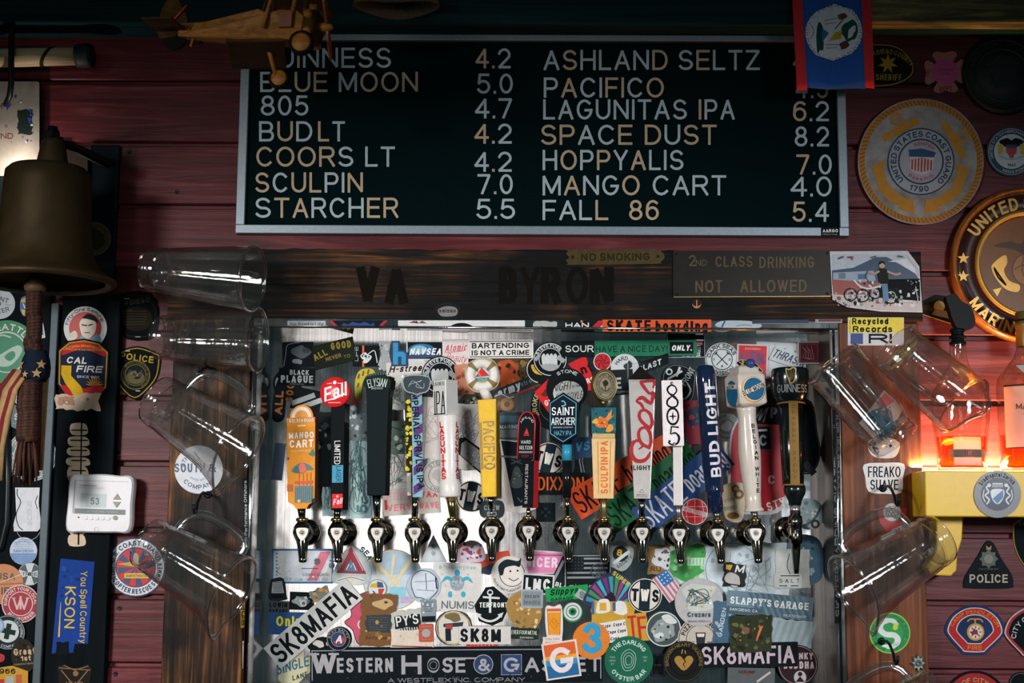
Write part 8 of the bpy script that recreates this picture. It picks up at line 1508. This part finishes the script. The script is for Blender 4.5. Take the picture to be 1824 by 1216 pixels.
    for (x, y, z, r_) in ((129, -50, z0 + .075, 18), (43, -65, -z0 - .03, 16)):
        m = MB(); c = fr(x, y, z); ax = (fr.en + fr.ex * .15).normalized()
        m.lathe(c - ax * .008, ax, [(0, 0), (0, r_ * .7 * s), (0, r_ * s), (.004, r_ * 1.12 * s), (.012, r_ * 1.12 * s), (.016, r_ * s), (.0165, r_ * .82 * s), (.014, r_ * .8 * s)], BLK, 32); w_ = m.build('wheel', t)
        m = MB(); m.lathe(c, ax, [(.006, r_ * .84 * s), (.0075, r_ * .8 * s), (.009, 0)], WD, 28); m.build('wheel_disc', w_)
        m = MB(); m.tube([fr(x - 4, y + r_ * .1, z + .003), fr(x - 14, -24, z * .55)], .0045, WD, 8); m.build('wheel_strut', t)
    for x in (0, 80):
        m = MB(); m.tube([fr(x, 88), fr(x, 88) + Vector((0, .15, .45))], .0008, M_IRON, 5); m.build('hanging_wire', t)
biplane()
# ------------------------------------------------------------------ flag hanging from the beam
def flag():
    d = .125; wave = lambda X, Y: .006 * math.sin(X / 16 + Y / 90) + .004 * math.sin(X / 34 - 1 + Y / 40)
    x0, x1 = lambda y: 1411 + (y + 20) * .035, lambda y: 1551 + (y + 20) * .045
    cx, cy = 1485, 70
    t = thing('hanging_flag', 'blue cloth flag with red side bands and a round white emblem', 'flag', P(cx, -60, d))
    def cloth(fa, fb_, col, nm, bot=0):
        a = Art(cx, cy, 0, d, wave=wave, rough=.85); pol = []; n = 10
        for j in range(14):
            ya, yb = -70 + (228 + bot) * j / 14, -70 + (228 + bot) * (j + 1) / 14
            for i in range(n):
                X = lambda y, q: (x0(y) + (x1(y) - x0(y)) * (fa + (fb_ - fa) * q / n))
                pol.append([(X(yb, i) - cx, cy - yb), (X(yb, i + 1) - cx, cy - yb), (X(ya, i + 1) - cx, cy - ya), (X(ya, i) - cx, cy - ya)])
        a.add(pol, col); m = MB(); f = a.mapper(d)
        for pl in pol: m.poly([f(x, y, 0) for x, y in pl], mat(col, .85, noise=.15, scale=200), True)
        o = m.build(nm, t); md = o.modifiers.new('cloth', 'SOLIDIFY'); md.thickness = .0012; md.offset = -1
    cloth(.135, .875, '1f4f9c', 'blue_field'); cloth(0, .135, 'c42a2c', 'red_band', 5); cloth(.875, 1.0, 'c42a2c', 'red_band', -2)
    a = Art(1485, 58, 0, d, wave=lambda X, Y: wave(X, Y + 12) - 0, rough=.85, thick=.0012)
    def fine(pts): return pts
    pol = []
    for j in range(10):
        ya, yb = -49 + 98 * j / 10, -49 + 98 * (j + 1) / 10; wa, wb = math.sqrt(max(0, 1 - (ya / 49) ** 2)) * 50, math.sqrt(max(0, 1 - (yb / 49) ** 2)) * 50
        for i in range(8):
            pol.append([(-wa + 2 * wa * i / 8, ya), (-wa + 2 * wa * (i + 1) / 8, ya), (-wb + 2 * wb * (i + 1) / 8, yb), (-wb + 2 * wb * i / 8, yb)])
    a.lay += 4; a.add(pol, 'c9cbd0'); a.lay += 3
    lv = []
    for k in range(26):
        an = R(360 * k / 26); 
        for sg in (-1, 1): lv.append(a._rot([(0, -3), (3.2, 4 * 1), (5.2, 5)], math.degrees(an) - 20 + sg * 34, 44 * math.cos(an), 43 * math.sin(an)))
    a.add(lv, '123f30'); a.lay += 1
    a.p(blob(13, 10, .25, 28, 0, 18, 5), '0f4a38').p(blob(8, 9, .3, -24, -6, 28, 7), '12403a').p([(-20, 10), (-8, 0), (-20, -16)], '2a6a92').p([(-8, -14), (12, -12), (14, 2), (2, 0)], 'b59a22').p(blob(9, 9, .35, 14, 26, 6, 9), '6b3a26').p(blob(9, 9, .35, 18, -24, 8, 9), '5a3424').stroke([(2, 6), (18, 24)], 1.6, '2a2420').stroke([(-16, 22), (8, 24)], .8, '4a4450').stroke([(-16, 16), (4, 16)], .8, '4a4450').stroke([(-14, -20), (8, -22)], .8, '4a4450').stroke([(-14, -26), (6, -27)], .8, '4a4450').stroke([(-40, -10), (-34, 4), (-40, 16)], 1, '4a5468', sm=3)
    a.end('emblem', parent=t)
flag()
# cap hanging under the beam
def cap():
    fr = frame(706, 4, .16); t = thing('cloth_hat', 'grey cloth hat brim poking down below the ceiling beam', 'hat', fr(0, 60)); CL = mat('4a4238', .9, noise=.25, scale=120)
    rows = []
    for k in range(9):
        q = k / 8; rows.append([fr(x * (1 - .25 * q), -12 - 5 * math.cos(x / 76 * 3) + 80 * q * (1 - .2 * q), z * (1 - .3 * q) + .0) for x, z in [(76 * math.cos(2 * math.pi * i / 28), .055 * math.sin(2 * math.pi * i / 28)) for i in range(28)]])
    m = MB(); m.grid(rows, CL, closed_u=True); m.poly(rows[-1], CL); o = m.build('crown_cloth', t); md = o.modifiers.new('cloth', 'SOLIDIFY'); md.thickness = .002
cap()
# ------------------------------------------------------------------ yellow shelf with lit bottles
YL = mat('d3aa14', .35, noise=.06, coat=.3, key='yellow_enamel')
def shelf():
    x0, x1 = P(1648, 880, .15).x, P(1990, 880, .15).x; zt, zb = P(1700, 838, .15).z, P(1700, 920, .15).z
    t = thing('yellow_shelf', 'glossy yellow wall shelf carrying lit bottles at the right border', 'shelf', (x0, 0, zb))
    m = MB(); m.box((x0, -.15, zb), (x1, 0, zt), YL); m.build('shelf_box', t, bevel=.003)
    out = [(1668, 918), (1716, 918), (1714, 960), (1706, 985), (1704, 1016), (1694, 1026), (1660, 1024), (1650, 1010), (1668, 980)]
    m = MB(); m.prism([P(x, y, .085) for x, y in out], [P(x, y, .085) + Vector((0, .085, 0)) for x, y in out], YL); m.build('bracket', t, bevel=.003)
    m = MB(); m.box((x0 + .006, -.022, zt), (x1, -.002, zt + .006), nodes_mat('warm_led', lambda nt, b, N, L: (setattr(b.inputs['Emission Color'], 'default_value', (1, .74, .42, 1)), setattr(b.inputs['Emission Strength'], 'default_value', 14)))); o = m.build('light_strip', t); o['label'] = 'glowing warm light strip'
    return x0, x1, zt
SX0, SX1, SZT = shelf()
light('shelf_strip_light', 'AREA', ((SX0 + SX1) / 2, -.045, SZT + .012), ((SX0 + SX1) / 2, .10, SZT + .16), 11, (1.0, .78, .35), SX1 - SX0, .02)
light('shelf_glow', 'AREA', (P(1720, 830, .08).x + .02, -.07, SZT + .006), (P(1720, 700, .0).x, -.02, SZT + .5), 4.5, (1.0, .84, .55), .16, .05)
a = Art(1776, 880, 0, .15, rough=.3, thick=.003); a.base(circ(42, 48), '6d7074').c(0, 0, 29.5, '16243c').arc('Stadtspital Zurich', 35, 92, 8, '1d2428', b=1.2, spread=120).p(smooth([(-11, 8), (11, 8), (10, -8), (0, -18), (-10, -8)], 3), 'c2c6ca').p([(10, 8), (10, -6), (0, -17), (-9, -8)], '2a6298').r(0, 15, 20, 6, '7d868c').r(0, 19, 18, 2, 'b9bfc3')
for sg in (-1, 1): a.stroke([(sg * 14, 16), (sg * 20, 12), (sg * 16, 4), (sg * 22, -2), (sg * 15, -10), (sg * 20, -18)], 3, 'b9bfc3', sm=4).c(sg * 15, 16, 3.4, 'b9bfc3').stroke([(sg * 24, 8), (sg * 26, -4), (sg * 22, -14)], 2, 'b9bfc3', sm=3)
K(a, 'grey and navy round badge with two lions on the yellow shelf front', .15, 'round_badge', 'badge')
LIQ = nodes_mat('amber_whisky', _clear((.93, .42, .10), .05, .8))
def paper(col):
    def fn(nt, b, N, L):
        out = nt.nodes['Material Output']; tr = N('ShaderNodeBsdfTranslucent'); tr.inputs[0].default_value = lin(col) + (1,); b.inputs['Base Color'].default_value = lin(col) + (1,); b.inputs['Roughness'].default_value = .6
        n = N('ShaderNodeTexNoise'); n.inputs['Scale'].default_value = 300; mm = N('ShaderNodeMath'); mm.operation = 'MULTIPLY_ADD'; mm.inputs[1].default_value = .1; mm.inputs[2].default_value = .28
        L(n.outputs['Fac'], mm.inputs[0]); mx = N('ShaderNodeMixShader'); L(mm.outputs[0], mx.inputs[0]); L(b.outputs[0], mx.inputs[1]); L(tr.outputs[0], mx.inputs[2]); L(mx.outputs[0], out.inputs[0])
    return nodes_mat('label_paper_' + col, fn)
def bottle(cx, d, prof, liq, label, name='whisky_bottle'):
    fr = frame(cx, 838, d); s = fr.s; base = Vector((fr.o.x, -d, SZT)); up = Vector((0, 0, 1))
    t = thing(name, label, 'bottle', base)
    m = MB(); m.lathe(base, up, [(0.001, 0)] + [(h * s + .001, r * s) for h, r in prof] , M_BOTTLE, 48); m.build('glass', t)
    if liq:
        m = MB(); m.lathe(base, up, [(8 * s, 0)] + [(min(h, liq) * s + (7 * s if h < 6 else 0), (r - 3) * s) for h, r in prof if h <= liq] + [(liq * s, (prof[3][1] - 3) * s), (liq * s, 0)], LIQ, 48); m.build('whisky', t)
    def wrap(r_, y0, y1, a0, a1, col, nm, off=.0008):
        m = MB(); rows = [[base + Vector((math.sin(R(a0 + (a1 - a0) * k / 16)) * (r_ * s + off), -math.cos(R(a0 + (a1 - a0) * k / 16)) * (r_ * s + off), y * s)) for k in range(17)] for y in (y0, y1)]
        m.grid(rows, paper(col)); return m.build(nm, t)
    return t, base, s, wrap
t, base, s, wrap = bottle(1714, .088, [(0, 40), (4, 43), (40, 44), (62, 46), (90, 50), (120, 52), (142, 48), (165, 34), (186, 20), (206, 15), (232, 14), (236, 15)], 62, 'squat whisky bottle with a dark bird stopper behind the leaning pitcher')
wrap(44.5, 10, 60, -34, 30, 'c9c2b8', 'label'); q = wrap(45, 24, 38, -44, 40, '59605c', 'label_band', .0014)
a = Art(0, 0, 0, frame=lambda X, Y, Z: base + Vector((math.sin(X / 45.6) * (45.6 * s + .002 + Z), -math.cos(X / 45.6) * (45.6 * s + .002 + Z), (31 + Y) * s))); a.outline(rect(13, 12), 1.2, 'c2502a').scrib(3, 8, 8, 'c2502a', 4); a.end('seal_print', parent=t)
m = MB(); m.lathe(base + Vector((0, 0, 228 * s)), (0, 0, 1), [(0, 13 * s), (2 * s, 15 * s), (6 * s, 15 * s), (7 * s, 11 * s), (12 * s, 11 * s), (13 * s, 15 * s), (17 * s, 15 * s), (18 * s, 11 * s), (23 * s, 11 * s), (26 * s, 14 * s), (30 * s, 12 * s), (32 * s, 0)], mat('0c1012', .5, 0, key='stopper_black', spec=.12), 28)
fs = frame(1708, 560, .07); m.prism([fs(x, y, .012) for x, y in smooth([(-24, 30), (-8, 36), (4, 22), (18, 14), (26, -10), (20, -26), (-4, -28), (-14, -10), (-20, 12)], 3)], [fs(x, y, -.012) for x, y in smooth([(-24, 30), (-8, 36), (4, 22), (18, 14), (26, -10), (20, -26), (-4, -28), (-14, -10), (-20, 12)], 3)], mat('0c1012', .5, 0, key='stopper_black', spec=.12))
o = m.build('bird_stopper', t); o['label'] = 'black bird-shaped stopper'
t, base, s, wrap = bottle(1838, .098, [(0, 50), (4, 54), (40, 55), (62, 55), (150, 56), (166, 54), (186, 40), (204, 24), (220, 18), (270, 17), (284, 17)], 66, 'tall whisky bottle with a cream label and gold foil neck at the right border')
wrap(56.4, 40, 152, -66, 60, 'c9bfb4', 'label'); wrap(56.8, 150, 153, -66, 60, '2a241c', 'label_edge', .0012); wrap(56.8, 40, 42, -66, 60, '2a241c', 'label_edge', .0012)
a = Art(0, 0, 0, frame=lambda X, Y, Z: base + Vector((math.sin(X / 57) * (57 * s + .0014 + Z), -math.cos(X / 57) * (57 * s + .0014 + Z), (96 + Y) * s)), rough=.5); a.t('MACALLAN', -2, 18, 10, '4a423c', w=78, b=.6, ser=1).r(-2, 8, 74, 1, '8d8378').t('HIGHLAND SINGLE MALT', -2, 4, 3, '8d8378', w=60).t('SCOTCH WHISKY', -2, -32, 3.4, '8d8378', w=46).r(-2, -38, 50, 1, '8d8378'); a.end('label_lettering', parent=t)
a = Art(0, 0, 0, frame=lambda X, Y, Z: base + Vector((math.sin(X / 40) * (41 * s + .012 + Z), -math.cos(X / 40) * (41 * s + .012 + Z), (180 + Y) * s)), rough=.5); a.p([(-30, 8), (8, 10), (-12, -16)], 'b9afa4').outline([(-30, 8), (8, 10), (-12, -16)], 1.4, '23201c').t('18', -12, 2, 7, '23201c', w=10, b=1); a.end('neck_tag', parent=t)
m = MB(); m.lathe(base + Vector((0, 0, 226 * s)), (0, 0, 1), [(0, 18.6 * s), (34 * s, 18 * s), (36 * s, 19 * s), (44 * s, 19 * s), (45 * s, 18 * s), (62 * s, 17.8 * s), (64 * s, 15 * s), (64 * s, 0)], mat('9a7f42', .4, .6, .15, 80, key='gold_foil_neck'), 32); o = m.build('foil_cap', t); o['label'] = 'gold foil on the neck'
m = MB(); m.lathe(base + Vector((0, 0, 272 * s)), (0, 0, 1), [(0, 18.9 * s), (3 * s, 18.9 * s)], mat('1a1712', .5), 32); m.build('foil_band', t)
# triangular emblem by the bird stopper
a = A_(1672, 548, -8, rough=.5, thick=.003); a.base([(-46, -12), (36, -26), (40, -10), (30, 22), (-10, 22), (-30, 8)], '14140f').p([(-40, -8), (-4, -8), (-20, 4)], '2a2618').c(0, 2, 10, '7d6b3f').p([(-12, -14), (28, -18), (18, -4), (-6, -4)], '5a5240').stroke([(-46, -13), (34, -27)], 1.6, 'a5822c').stroke([(16, 24), (30, 28)], 1.6, '9a7c2a'); K(a, 'black and gold winged emblem between the photo print and the bird stopper', .0005, 'wing_emblem', 'emblem')
